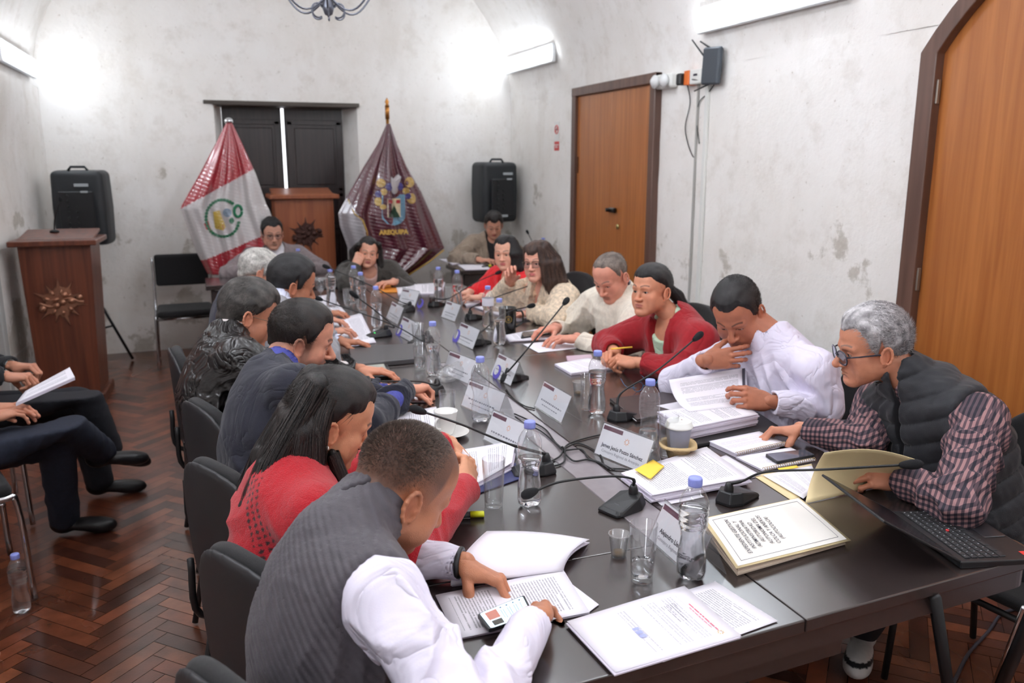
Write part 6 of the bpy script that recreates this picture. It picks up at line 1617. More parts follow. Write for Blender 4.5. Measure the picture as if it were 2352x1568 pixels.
speaker('black loudspeaker on a tripod in the right corner behind the reading woman', 'black tripod stand carrying the right loudspeaker', (2.66, 7.56, 1.07), math.radians(8), h=.58, w=.39)
# ---------------------------------------------------------------- lecterns with the sun-burst crest
M_COPPER = mat('aged_copper', (168, 120, 96), rough=.38, metal=.75, var=.15, vscale=30)
M_DKCREST = mat('dark_crest', (70, 40, 34), rough=.5, metal=.4)
def crest(t, c, s, mt, name='crest'):
    m = MB(); n = 11
    poly = []
    for k in range(n):
        a = 2*math.pi*k/n+math.pi/2; r = s*(1.0 if k % 2 == 0 else .86)
        for da, rr in ((-.20, .62), (-.09, .66), (0, 1.0), (.09, .66), (.20, .62)): poly.append((r*rr*math.cos(a+da), r*rr*math.sin(a+da)))
    vs = [(c[0]+x, c[1]-.004, c[2]+z) for x, z in poly]+[(c[0]+x*.92, c[1]-.014, c[2]+z*.92) for x, z in poly]; N = len(poly)
    m.add(vs, [(k, N+k, N+(k+1) % N, (k+1) % N) for k in range(N)]+[tuple(range(N, 2*N))[::-1]], 0, False)
    for k in range(9):
        a = 2*math.pi*k/9; m.sphere((c[0]+s*.47*math.cos(a), c[1]-.014, c[2]+s*.42*math.sin(a)), (s*.12, .012, s*.07), 10, 6, R=roty(-a))
    m.tube([(c[0]+s*(.9*x), c[1]-.018, c[2]+s*(.12*math.sin(x*5)+.12*x)) for x in np.linspace(-.8, .95, 20)], [s*.055]*20, 8)
    for x, z in ((-.12, -.12), (.10, .0), (.42, .05), (.72, .18), (-.62, -.22), (.2, .3)): m.sphere((c[0]+s*x, c[1]-.02, c[2]+s*z), (s*.13, .014, s*.13), 12, 8); m.sphere((c[0]+s*x, c[1]-.032, c[2]+s*z), (s*.06, .006, s*.06), 10, 6)
    m.sphere((c[0]-s*.15, c[1]-.02, c[2]+s*.12), (s*.17, .018, s*.08), 12, 8, R=roty(-.3))
    return m.build(name, mt, t)
def lectern(label, loc, rz, w, d, h, wt, wb, mt, crest_mt, crest_s, crest_z, group='wooden lecterns'):
    t = thing('lectern', label, 'lectern', loc, rz, group)
    def tap(x0, x1, y0, y1, x2, x3, y2, y3, z0, z1):
        m = MB(); m.add([(x0, y0, z0), (x1, y0, z0), (x1, y1, z0), (x0, y1, z0), (x2, y2, z1), (x3, y2, z1), (x3, y3, z1), (x2, y3, z1)], [(3, 2, 1, 0), (4, 5, 6, 7), (0, 1, 5, 4), (1, 2, 6, 5), (2, 3, 7, 6), (3, 0, 4, 7)], 0, False); return m
    soften(tap(-wb/2, wb/2, -d/2, d/2, -wt/2, wt/2, -d/2, d/2, .07, h).build('body', mt, t), .006)
    m = MB(); m.box((0, 0, .035), (wb+.06, d+.05, .07), bevel=.008); m.build('plinth', mt, t)
    m = MB(); m.box((0, -.01, h+.018), (wt+.09, d+.09, .036), bevel=.006); m.build('top', mt, t)
    m = MB(); m.box((0, .02, h+.05), (wt+.02, d-.04, .022), R=rotx(math.radians(8)), bevel=.004); m.build('reading_board', mt, t)
    crest(t, (0, -d/2, crest_z), crest_s, crest_mt); return t
lectern('dark red-brown lectern with a big copper sun crest, standing on the left', (-.915, 6.42, 0), math.radians(-3), .5, .38, 1.10, .44, .37, M_PODIUM, M_COPPER, .17, .72)
lectern('orange-brown lectern with a dark sun crest, between the two flags', (.86, 7.63, 0), math.radians(0), .5, .36, 1.33, .50, .50, M_PODIUM2, M_DKCREST, .16, 1.02)
b = np.array([-.95, 6.50, 1.168]); t = thing('lectern_microphone', 'thin black microphone stick on the dark lectern', 'microphone', b, 0); m = MB(); m.lathe([(.0001, 0), (.03, 0), (.03, .012), (.01, .02), (.0001, .02)], n=14); m.build('foot', M_BLACK, t)
m = MB(); m.tube(spline([(0, 0, .015), (.015, -.02, .10), (.06, -.05, .21)], 6), .005, 6); m.build('neck', M_BLACKM, t); m = MB(); m.sphere((.066, -.053, .225), (.012, .012, .02), 10, 8); m.build('windscreen', M_FOAM, t)
# ---------------------------------------------------------------- flags in clear sleeves
M_RED = mat('flag_red', (186, 34, 52), rough=.35, coat=.75, var=.06, vscale=6); M_FLWHITE = mat('flag_white', (232, 226, 224), rough=.35, coat=.75)
M_FLMAROON = mat('flag_maroon', (92, 26, 46), rough=.35, coat=.85, var=.1, vscale=6); M_SLEEVE = mat_film('clear_flag_sleeve', (.95, .95, .96), .35, .10)
M_GOLD = mat('gold_fringe', (206, 168, 84), rough=.5, metal=.3); M_GREEN = mat('wreath_green', (34, 122, 84), .6); M_YELLOW = mat('emblem_yellow', (224, 190, 84), .6); M_LBLUE = mat('shield_blue', (110, 160, 186), .6); M_SILV = mat('silver_lining', (200, 196, 200), rough=.3, metal=.5, coat=.5)
def flag(label, px_top, outline, Y, bands, mats, name='flag', z_pole=2.25, finial=None):
    """outline: left and right edge pixels at several heights; cloth hangs in folds in the plane y = Y"""
    top = WY(px_top[0], px_top[1], Y); t = thing(name, label, 'flag', (top[0], Y, 0)); c = np.array([top[0], Y, 0])
    rows = []; n = 130; ys_ = [o[0] for o in outline]
    for i in range(n):
        py = ys_[0]+(ys_[-1]-ys_[0])*i/(n-1); xl = np.interp(py, ys_, [o[1] for o in outline]); xr = np.interp(py, ys_, [o[2] for o in outline]); row = []
        for j in range(81):
            u = j/80; p = WY(xl+(xr-xl)*u, py, Y); k = min(1, (i+6)/54); p = p+np.array([0, -.055*k*math.sin(u*math.pi)+.022*math.sin(u*19+i*.017)*k+.008*math.sin(u*43+1)*k, 0]); row.append((p, xl+(xr-xl)*u, py))
        rows.append(row)
    m = MB(); a, b_ = n, 81
    vs = [r[0]-c for row in rows for r in row]; fs = [(i*b_+j, (i+1)*b_+j, (i+1)*b_+j+1, i*b_+j+1) for i in range(a-1) for j in range(b_-1)]
    m.add(vs, fs); m.mi = [bands(sum(rows[q//b_][q % b_][1] for q in f)/4, sum(rows[q//b_][q % b_][2] for q in f)/4) for f in m.f]
    o = m.build('cloth', mats, t); s_ = o.modifiers.new('thickness', 'SOLIDIFY'); s_.thickness = .002; s_.offset = 1
    m = MB(); m.add([v+np.array([0, -.016-.004*math.sin(i*.44), 0]) for i, v in enumerate(vs)], [f for k, f in enumerate(fs) if (k % 1) == 0]); m.build('clear_sleeve', M_SLEEVE, t)
    m = MB(); zt = finial[1] if finial else top[2]+.03; m.tube([(0, .03, .0), (0, .03, zt)], .014, 10); m.lathe([(.0001, 0), (.11, 0), (.12, .02), (.03, .05), (.0001, .05)], (0, .03, 0), 20); m.build('pole', mat('flag_pole_'+name, (170, 120, 60) if finial else (200, 200, 204), .3, .8), t)
    def surf(px, py, off=.024):
        i = (py-ys_[0])/(ys_[-1]-ys_[0])*(n-1); i0 = int(min(max(i, 0), n-2)); xl = rows[i0][0][1]; xr = rows[i0][-1][1]; j = (px-xl)/(xr-xl+1e-6)*80; j0 = int(min(max(j, 0), 79)); p = rows[i0][j0][0]; q = WY(px, py, Y); return np.array([q[0], p[1]-off*.45, q[2]])-c
    return t, surf, c
def blob_on(t, surf, name, mt, shapes):
    m = MB()
    for sh in shapes:
        if sh[0] == 'e':       # ellipse disc (cx, cy, rx, ry)
            _, cx_, cy_, rx, ry = sh; n = 16; P = [surf(cx_+rx*math.cos(a), cy_+ry*math.sin(a)) for a in np.linspace(0, 2*math.pi, n+1)[:-1]]; m.add([surf(cx_, cy_)]+P, [(0, 1+(k+1) % n, 1+k) for k in range(n)], 0, False)
        elif sh[0] == 'p':     # polygon
            P = [surf(*q) for q in sh[1]]; cc = sum(P)/len(P); m.add([cc]+P, [(0, 1+(k+1) % len(P), 1+k) for k in range(len(P))], 0, False)
        else:                  # tube along pixels
            m.tube([surf(*q) for q in sh[1]], sh[2], 6)
    m.build(name, mt, t)
def peru(x, y):
    up = 545+(x-415)*-.0+0
    la = 480-(x-415)*.55; lb = 596-(x-470)*.42
    return 0 if y < la else (1 if y < lb else 0)
t, surf, c = flag('red and white striped flag with a wreathed coat of arms, in a clear sleeve', (526, 283), [(283, 519, 533), (330, 495, 556), (400, 458, 588), (470, 418, 612), (480, 414, 618), (540, 436, 640), (580, 452, 640), (630, 478, 610)], 7.16, peru, [M_RED, M_FLWHITE])
wr = [('e', 511+38*math.cos(a), 500+42*math.sin(a), 4.2, 3.6) for a in np.linspace(.25, 2*math.pi-.95, 30)]; blob_on(t, surf, 'wreath', M_GREEN, wr)
blob_on(t, surf, 'coat_of_arms', M_YELLOW, [('p', [(489, 486), (504, 482), (518, 520), (512, 528), (494, 524)])]); blob_on(t, surf, 'crest_blue', mat('pale_blue_print', (150, 170, 190), .6), [('e', 521, 487, 10, 10)]); blob_on(t, surf, 'small_wreath', M_GREEN, [('t', [(546+9*math.cos(a), 484+13*math.sin(a)) for a in np.linspace(0, 6.2, 14)], .012), ('e', 531, 505, 6, 7)])
blob_on(t, surf, 'red_ribbon', mat('ribbon_red', (196, 60, 66), .6), [('p', [(468, 512), (478, 506), (484, 528), (474, 526)]), ('p', [(500, 520), (512, 516), (514, 527), (504, 527)])])
m = MB(); m.sphere(WY(526, 278, 7.16)-c+[0, .03, 0], (.035, .035, .028), 14, 10); m.build('finial', M_CHROME, t)
def areq(x, y):
    e = np.interp(y, [280, 455, 520, 560, 640], [700, 800, 838, 843, 842]); return 1 if x < e-2 else 0
t, surf, c = flag('maroon flag with an embroidered shield and the word AREQUIPA, in a clear sleeve', (892, 284), [(284, 888, 896), (330, 868, 912), (380, 838, 934), (440, 804, 968), (490, 778, 990), (520, 782, 1002), (570, 800, 1022), (600, 806, 985), (640, 812, 925)], 7.10, areq, [M_FLMAROON, M_SILV], name='flag', finial=(0, 2.10))
blob_on(t, surf, 'blue_shield', M_LBLUE, [('p', [(874, 446), (928, 446), (928, 500), (918, 512), (901, 516), (884, 512), (874, 500)])]); 
def off(s_, d): return lambda x, y: s_(x, y)+np.array([0, d, 0])
blob_on(t, off(surf, -.004), 'shield_field', mat('cream_field', (226, 208, 170), .6), [('p', [(885, 455), (917, 455), (917, 498), (885, 498)])])
blob_on(t, off(surf, -.008), 'volcano', mat('volcano_green', (34, 62, 44), .6), [('p', [(886, 498), (916, 498), (908, 482), (901, 470), (894, 482)])]); blob_on(t, off(surf, -.008), 'red_canton', mat('shield_red', (160, 36, 44), .6), [('p', [(886, 458), (896, 458), (896, 466), (886, 466)]), ('p', [(906, 458), (916, 458), (916, 466), (906, 466)])])
blob_on(t, surf, 'gold_lions', M_GOLD, [('e', 872, 420, 10, 10), ('e', 938, 418, 12, 12), ('e', 942, 455, 10, 12), ('e', 866, 462, 8, 10), ('e', 878, 440, 7, 8), ('e', 930, 438, 7, 8), ('e', 876, 474, 7, 6)]); blob_on(t, off(surf, -.004), 'violet_plumes', mat('embroidered_violet', (70, 62, 130), .6), [('e', 889, 428, 7, 9), ('e', 917, 428, 7, 9), ('e', 866, 445, 7, 8), ('e', 934, 450, 6, 7)])
blob_on(t, off(surf, -.006), 'silver_helmet', M_SILV, [('p', [(893, 404), (898, 412), (905, 404), (912, 400), (920, 406), (914, 420), (908, 440), (898, 440), (892, 420)]), ('e', 902, 436, 9, 9)])
blob_on(t, surf, 'gold_fringe', M_GOLD, [('t', [(800, 458), (812, 490), (830, 505), (840, 530), (843, 560)], .006), ('t', [(1020, 574), (985, 602), (925, 640)], .007)])
put_text('AREQUIPA', .052, M_GOLD, t, frame(surf(898, 531)+np.array([0, -.02, 0]), (1, 0, 0), (0, 0, 1)), bold=.003)
m = MB(); zt = WY(893, 228, 7.13)[2]; m.tube([(0, .03, zt-.16), (0, .03, zt-.05)], .018, 10); m.lathe([(.0001, 0), (.02, .0), (.012, .02), (.018, .04), (.0001, .075)], (0, .03, zt-.06), 12); m.build('finial', mat('brass_finial', (176, 120, 60), .3, .8), t)
# ---------------------------------------------------------------- side tables
def side_table(label, x0, x1, y0, y1, panel=True, z=.75):
    cx_, cy_ = (x0+x1)/2, (y0+y1)/2; t = thing('side_table', label, 'table', (cx_, cy_, 0), 0, 'side tables by the back wall')
    m = MB(); m.box((0, 0, z-.0175), (x1-x0, y1-y0, .035), bevel=.004); m.build('tabletop', M_TABLE, t)
    if panel: m = MB(); m.box((0, -(y1-y0)/2+.04, (z-.035)/2+.04), (x1-x0-.08, .018, z-.13)); m.build('front_panel', M_TABLE, t)
    for sx in (-1, 1):
        m = MB(); m.box((sx*((x1-x0)/2-.05), 0, (z-.035)/2), (.03, y1-y0-.1, z-.036), bevel=.003); m.build('side_panel', M_TABLE, t)
side_table('dark side table of the man in the grey jacket and tie', 0.0, .98, 6.45, 6.92)
side_table('black side table on the right where a woman reads', 2.00, 2.86, 6.55, 7.02, z=.76)
document('white papers on the right side table', [(1060, 592), (1100, 600), (1040, 607), (1008, 595)], z0=.7612, thick=.004, top=M_TEXT2, seed=30)
document('papers on the near edge of the right side table', [(1110, 606), (1128, 618), (1070, 620), (1052, 608)], z0=.7612, thick=.003, top=M_PAPER, seed=31)
document('white papers before the man in the grey jacket and tie', [(600, 620), (596, 632), (560, 632), (562, 622)], z0=.7512, thick=.004, top=M_PAPER, seed=32)
# ---------------------------------------------------------------- chairs
M_UPH = mat('black_upholstery', (24, 23, 25), rough=.9, var=.15, vscale=200, bump=.3, bscale=600, sheen=.1)
M_SHELL = mat('dark_plastic_back_shell', (36, 35, 38), rough=.5)
def office_chair(label, x, y, rz, group='black visitor chairs at the table'):
    """rz: direction the sitter faces, degrees from +y clockwise"""
    t = thing('visitor_chair', label, 'chair', (x, y, 0), -math.radians(rz), group)
    if OC:
        for ch in KIDS[OC[0].name]:
            k = ch.copy(); col.objects.link(k); k.parent = t; KIDS.setdefault(t.name, []).append(k)
        return t
    g = Grid((-.26, -.26, .36), (.26, .26, .50), .008); g.box((0, .0, .445), (.46, .44, .06), rnd=.028); g.fn(lambda d, X, Y, Z: d+.012*(Y/.2)**2*(Y > 0)); V, F = g.mesh(2); np_mesh('seat', [(V, F, None)], M_UPH, t)
    g = Grid((-.27, -.36, .50), (.27, -.10, .98), .007)
    def fb(d, X, Y, Z):
        zc = (Z-.685)/.215; yc = -.235-.05*(Z-.55)+.10*(X/.23)**2*.35; q = (np.abs(X)/.232)**2.6+(np.abs(zc))**2.4
        r = (q**(1/2.5)-1)*.2; return smax(r, np.abs(Y-yc)-.020, .02)
    g.fn(fb); V, F = g.mesh(2); np_mesh('backrest', [(V, F, None)], M_UPH, t)
    g = Grid((-.27, -.40, .50), (.27, -.10, .98), .008)
    def fs(d, X, Y, Z):
        zc = (Z-.685)/.21; yc = -.262-.05*(Z-.55)+.10*(X/.23)**2*.35; q = (np.abs(X)/.225)**2.6+(np.abs(zc))**2.4; return smax((q**(1/2.5)-1)*.2, np.abs(Y-yc)-.008, .01)
    g.fn(fs); V, F = g.mesh(1); np_mesh('back_shell', [(V, F, None)], M_SHELL, t)
    for s in (-1, 1):
        m = MB(); m.tube([(s*.22, .20, .40), (s*.23, .22, .01)], .011, 8); m.build('leg', M_BLACKM, t)
        m = MB(); m.tube([(s*.22, -.18, .40), (s*.24, -.26, .01)], .011, 8); m.build('leg', M_BLACKM, t)
    m = MB()
    for s in (-1, 1): m.tube([(s*.22, .20, .40), (s*.22, -.18, .40)], .011, 8); m.tube(spline([(s*.13, -.10, .41), (s*.13, -.27, .43), (s*.13, -.285, .60)], 5), .010, 8)
    m.tube([(-.22, .19, .40), (.22, .19, .40)], .010, 8); m.build('frame', M_BLACKM, t)
    OC.append(t); return t
OC = []
office_chair('black rounded chair back at the bottom left, nearest the camera', .22, 1.28, 62)
office_chair('black chair behind the woman in the red knit', .26, 1.70, 62)
office_chair('black chair of the bearded man in the navy suit', .22, 2.24, 64)
office_chair('black chair of the man in the leather jacket', .20, 2.82, 70)
office_chair('black chair hidden behind the man in the grey suit', .12, 3.62, 84)
office_chair('black chair of the man in the black vest, by the arched door', 2.22, 1.62, -98)
office_chair('black chair behind the man in the white shirt', 2.28, 2.42, -95)
office_chair('black chair behind the woman in the red coat', 2.26, 3.10, -95)
office_chair('black chair of the balding man in the cream hooded top', 2.24, 3.75, -95)
office_chair('black chair of the woman in the cream jacket', 2.24, 4.45, -95)
office_chair('black chair of the woman in the bright red jacket', 2.2, 5.15, -100)
office_chair('black chair of the woman resting at the table end', 1.16, 6.30, 180)
office_chair('black chair of the reading woman in beige', 2.42, 7.20, 186)
def chrome_chair(label, x, y, rz):
    t = thing('chrome_chair', label, 'chair', (x, y, 0), -math.radians(rz), 'chromed tube chairs')
    if CC:
        for ch in KIDS[CC[0].name]:
            k = ch.copy(); col.objects.link(k); k.parent = t; KIDS.setdefault(t.name, []).append(k)
        return t
    g = Grid((-.25, -.24, .38), (.25, .26, .50), .008); g.box((0, .0, .445), (.43, .42, .055), rnd=.025); V, F = g.mesh(2); np_mesh('seat', [(V, F, None)], M_UPH, t)
    g = Grid((-.25, -.30, .58), (.25, -.16, .92), .007); g.box((0, -.225, .755), (.42, .045, .27), rnd=.022, R=rotx(math.radians(-6))); V, F = g.mesh(2); np_mesh('backrest', [(V, F, None)], M_UPH, t)
    for s in (-1, 1):
        m = MB(); m.tube(spline([(s*.225, -.235, .86), (s*.225, -.215, .66), (s*.228, -.18, .46), (s*.228, -.12, .425), (s*.228, .16, .425), (s*.228, .215, .39), (s*.235, .23, .01)], 6), .0115, 9); m.build('side_tube', M_CHROME, t)
        m = MB(); m.tube([(s*.222, -.14, .42), (s*.235, -.25, .01)], .0115, 9); m.build('leg', M_CHROME, t)
    for y0_ in (.17, -.15): m = MB(); m.tube([(-.225, y0_, .404), (.225, y0_, .404)], .010, 8); m.build('crossbar', M_CHROME, t)
    CC.append(t); return t
CC = []
chrome_chair('empty chrome-framed chair with a black back, against the far wall on the left', -.17, 7.28, 178)
chrome_chair('chromed chair of the nearer spectator, bottom left', -1.0, 3.50, 70)
chrome_chair('chromed chair of the farther spectator on the left', -1.12, 4.26, 72)
# black bag hanging on the chair of the balding man
g = Grid((-.16, -.10, -.01), (.16, .10, .28), .006); g.box((0, 0, .12), (.24, .11, .22), rnd=.05); g.fn(lambda d, X, Y, Z: d-.006*folds(X, Y, Z, 50, 2)); V, F = g.mesh(1)
t = thing('handbag', 'black quilted handbag with a metal ring, hanging behind the cream jacket', 'bag', W(1374, 770, .66)+[0, 0, 0], 1.2); np_mesh('bag_body', [(V, F, None)], M_UPH, t); m = MB(); m.tube([(.02*math.cos(a), -.062, .17+.02*math.sin(a)) for a in np.linspace(0, 6.28, 13)[:-1]], .003, 6, closed=True); m.build('metal_ring', M_CHROME, t)
m = MB(); m.tube(spline([(-.09, 0, .22), (-.06, 0, .33), (.06, 0, .33), (.09, 0, .22)], 6), .006, 6); m.build('strap', M_BLACK, t)
# ---------------------------------------------------------------- things on the walls
p = WX(1540, 187, XR); t = thing('emergency_light', 'round white emergency lights beside the top corner of the middle door', 'lamp', (XR, p[1], p[2]))
m = MB(); m.box((-.03, 0, -.0), (.06, .20, .09), bevel=.012); m.build('housing', M_WHITEP, t)
for s in (-1, 1): m = MB(); m.lathe([(.0001, .02), (.02, .018), (.042, .0), (.044, -.006), (.03, -.03), (.0001, -.035)], (-.09, s*.055, .0), 20, R=roty(-math.pi/2)); m.build('lamp_head', mat('frosted_lamp_lens', (226, 228, 228), .25, coat=.5) if 'frosted_lamp_lens' not in bpy.data.materials else bpy.data.materials['frosted_lamp_lens'], t)
p = WX(1606, 178, XR); t = thing('socket_box', 'white and orange adapter box on the wall left of the router', 'adapter', (XR, p[1], p[2])); m = MB(); m.box((-.03, -.05, .0), (.06, .13, .085), bevel=.004); m.build('white_box', M_WHITEP, t)
m = MB(); m.box((-.032, .045, .0), (.064, .055, .085), bevel=.003); m.build('orange_end', mat('orange_plastic', (228, 116, 50), .5), t); m = MB(); m.box((-.06, .10, -.005), (.06, .05, .07), bevel=.008); m.build('plug', M_BLACK, t); m = MB(); m.box((-.0615, -.05, .01), (.002, .04, .012)); m.build('printed_mark', M_INK, t)
p = WX(1652, 152, XR); t = thing('router', 'dark grey wireless router with thin aerials, high on the right wall', 'router', (XR, p[1], p[2]))
m = MB(); m.box((-.05, 0, 0), (.035, .17, .21), bevel=.010, R=rotx(math.radians(4))); m.build('casing', mat('dark_grey_plastic', (62, 68, 76), .45), t); m = MB(); m.box((-.016, .0, -.0), (.034, .05, .06)); m.build('wall_bracket', M_BLACK, t)
for (y_, z_, dy, dz) in ((.07, .05, .14, .12), (.02, .10, .10, .05), (.05, -.08, .14, .02), (.02, -.10, .14, -.03)): m = MB(); m.tube([(-.05, y_, z_), (-.06, y_+dy, z_+dz)], [.006, .004], 6); m.build('aerial', M_BLACK, t)
def wire(label, pts, r=.004, X=XR, off=.008, mt=None, name='cable', cat='cable', group=None):
    P = [WX(a, b_, X-off) for a, b_ in pts]; c = P[0].copy(); t = thing(name, label, cat, c, 0, group); m = MB(); m.tube([q-c for q in spline(P, 6)], r, 6); m.build('sheath', mt or M_BLACKM, t)
wire('black wire looping down from the adapter on the right wall', [(1578, 190), (1585, 235), (1574, 290), (1580, 330), (1592, 360), (1598, 352)], .003)
wire('thin wires falling from the router to the white conduit', [(1640, 195), (1625, 215), (1606, 235), (1600, 275), (1606, 330)], .003)
t = thing('conduit', 'thin vertical cable run down the right wall beside the middle door', 'cable run', WX(1604, 230, XR)*[1, 1, 0]); c = np.array(t.location); m = MB(); yy = WX(1602, 300, XR)[1]-c[1]; m.box((-.006, yy, 1.18), (.012, .012, 1.86)); m.build('trunking', mat('grey_trunking', (176, 174, 170), .6), t)
t = thing('conduit', 'wider white cable trunking down the right wall below the router', 'cable run', WX(1624, 230, XR)*[1, 1, 0]); c = np.array(t.location); m = MB(); yy = WX(1624, 300, XR)[1]-c[1]; m.box((-.009, yy, 1.12), (.018, .032, 2.0), bevel=.002); m.build('trunking', M_WHITEP, t)
p = WX(1281, 310, XR); t = thing('no_smoking_sign', 'small red and white no smoking sign on the right wall', 'sign', (XR, p[1], p[2])); m = MB(); m.box((-.008, 0, .03), (.003, .10, .16), bevel=.001); m.build('pictogram_plate', M_WHITEP, t); M_SRED = mat('sign_red', (214, 70, 70), .5)
m = MB(); m.tube([(-.011, .034*math.cos(a), .045+.034*math.sin(a)) for a in np.linspace(0, 6.283, 25)[:-1]], .004, 6, closed=True); m.tube([(-.011, -.024, .069), (-.011, .024, .021)], .0035, 6); m.build('prohibition_ring', M_SRED, t)
m = MB(); m.box((-.011, .0, .045), (.002, .045, .007)); m.build('cigarette', M_INK, t)
m = MB(); m.box((-.008, 0, -.092), (.003, .10, .075), bevel=.001); lo = m.build('text_plate', M_SRED, t)
put_text('PROHIBIDO\nFUMAR', .018, M_WHITEP, t, frame((-.011, 0, -.092), (0, -1, 0), (0, 0, 1)), bold=.0006)
# chandelier: wrought scrolls hanging into the top edge
cc = WY(752, -28, 4.6); t = thing('chandelier', 'scrolled wrought-iron chandelier arms at the top edge of the photo', 'chandelier', (cc[0], 4.6, cc[2])); c = np.array(t.location); M_IRON = mat('grey_wrought_iron', (104, 106, 116), .35, .7)
m = MB(); m.tube([(0, 0, .0), (0, 0, 3.78-cc[2])], .012, 8); m.lathe([(.0001, -.14), (.02, -.13), (.035, -.09), (.015, -.04), (.03, 0), (.012, .05), (.0001, .05)], n=14); m.build('stem', M_IRON, t)
for k in range(6):
    a = 2*math.pi*k/6+.35; e = np.array([math.cos(a), math.sin(a), 0]); P = []
    for s_ in np.linspace(0, 1, 14): P.append(e*(.02+.27*s_)+[0, 0, -.05-.085*math.sin(math.pi*s_)+.09*s_*s_])
    for b_ in np.linspace(0, 4.4, 10): r = .055*(1-b_/6.5); P.append(e*(.29+.0-.055+r*math.cos(b_))+[0, 0, .04+r*math.sin(b_)])
    m = MB(); m.tube(P, .0052, 6); m.tube([e*(.06+.035*math.cos(b_))+[0, 0, -.115+.035*math.sin(b_)] for b_ in np.linspace(2.5, -2.2, 14)], .0045, 6)
    m.lathe([(.0001, 0), (.022, .004), (.026, .012), (.008, .012), (.008, .05), (.0001, .05)], e*.30+[0, 0, .03], 12); m.build('scroll_arm', M_IRON, t)
# bottom right: leg of a camera tripod, and a cable on the floor
a0, a1 = W(2290, 1600, .35), W(2375, 1400, .80); t = thing('tripod', 'black and chrome tripod leg at the bottom right corner', 'tripod', a0*[1, 1, 0]); c = np.array(t.location); d = nrm(a1-a0); f0 = a0-d*(a0[2]-.012)/d[2]; m = MB(); m.tube([f0-c, a1+d*.25-c], .014, 10); m.build('leg', M_BLACKM, t); sd_ = nrm(np.cross(d, [0, 0, 1])); m = MB(); m.tube([a0-c+sd_*.017, a1-c+sd_*.017], .0045, 8); m.build('chrome_rod', M_CHROME, t)
m = MB(); m.lathe([(.0001, -.012), (.02, -.012), (.02, .012), (.0001, .02)], f0-c, 12); m.build('foot', M_BLACK, t)
t = thing('floor_cable', 'dark cable snaking over the parquet at the bottom right', 'cable', W(2300, 1400, .006)); c = np.array(t.location); m = MB(); m.tube([p-c for p in spline([W(2345, 1395, .006), W(2300, 1410, .006), W(2270, 1450, .006), W(2225, 1500, .006), W(2190, 1568, .006)], 8)], .006, 6); m.build('sheath', mat('grey_floor_cable', (64, 64, 74), .6), t)
M_KNIT = mat_vcol('red_knit', rough=.9, var=.10, vscale=160, bump=.9, bscale=420, sheen=.25, crease=.25, cscale=5)
M_CLOTH = mat_vcol('woven_cloth', rough=.85, var=.10, vscale=60, bump=.35, bscale=500, sheen=.15, crease=.45, cscale=5.5)
M_SHIRT = mat_vcol('cotton_shirt', rough=.8, var=.02, vscale=30, bump=.12, bscale=500, crease=.6, cscale=6.5)
M_QUILT = mat_vcol('quilted_nylon', rough=.62, var=.10, vscale=60, bump=.3, bscale=500, sheen=.15)
M_LEATHER = mat_vcol('black_leather', rough=.30, spec=.6, var=.15, vscale=20, bump=.35, bscale=140, crease=.9, cscale=8)
M_TWEED = mat_vcol('cream_boucle', rough=.95, var=.28, vscale=55, bump=1.0, bscale=260)
def plaid_mat():
    m, nt, b = _new('brown_plaid_shirt'); N = nt.nodes; L = nt.links; tc = N.new('ShaderNodeTexCoord'); acc = None
    for ax, (sx, sy, sz) in enumerate(((1, .5, 0), (0, .45, 1))):
        mp = N.new('ShaderNodeVectorMath'); mp.operation = 'DOT_PRODUCT'; mp.inputs[1].default_value = (sx, sy, sz); L.new(tc.outputs['Object'], mp.inputs[0])
        mu = N.new('ShaderNodeMath'); mu.operation = 'MULTIPLY'; mu.inputs[1].default_value = 62; L.new(mp.outputs['Value'], mu.inputs[0])
        fr = N.new('ShaderNodeMath'); fr.operation = 'FRACT'; L.new(mu.outputs[0], fr.inputs[0]); lt = N.new('ShaderNodeMath'); lt.operation = 'LESS_THAN'; lt.inputs[1].default_value = .48; L.new(fr.outputs[0], lt.inputs[0])
        if acc is None: acc = lt
        else: ad = N.new('ShaderNodeMath'); ad.operation = 'ADD'; L.new(acc.outputs[0], ad.inputs[0]); L.new(lt.outputs[0], ad.inputs[1]); acc = ad
    r = N.new('ShaderNodeValToRGB'); e = r.color_ramp.elements; e[0].color = srgb(150, 112, 112); e[1].color = srgb(30, 28, 40); k = r.color_ramp.elements.new(.5); k.color = srgb(80, 62, 70)
    dv = N.new('ShaderNodeMath'); dv.operation = 'MULTIPLY'; dv.inputs[1].default_value = .5; L.new(acc.outputs[0], dv.inputs[0]); L.new(dv.outputs[0], r.inputs[0]); L.new(r.outputs[0], b.inputs['Base Color']); b.inputs['Roughness'].default_value = .85; return m
M_PLAID = plaid_mat()
M_BLKFRAME = mat('dark_spectacle_frame', (28, 30, 48), .2, coat=.5); M_WIREFR = mat('metal_spectacle_frame', (120, 110, 96), .3, .9)
PEOPLE = []
def px3(px, py, z): return W(px, py, z)
BUZZ = dict(hl_y=[-.13, -.09, -.06, -.02, .000, .014, .030, .045, .060, .080, .13], hl_z=[-.05, -.045, -.03, -.01, .034, .0, .02, .055, .062, .080, .085])
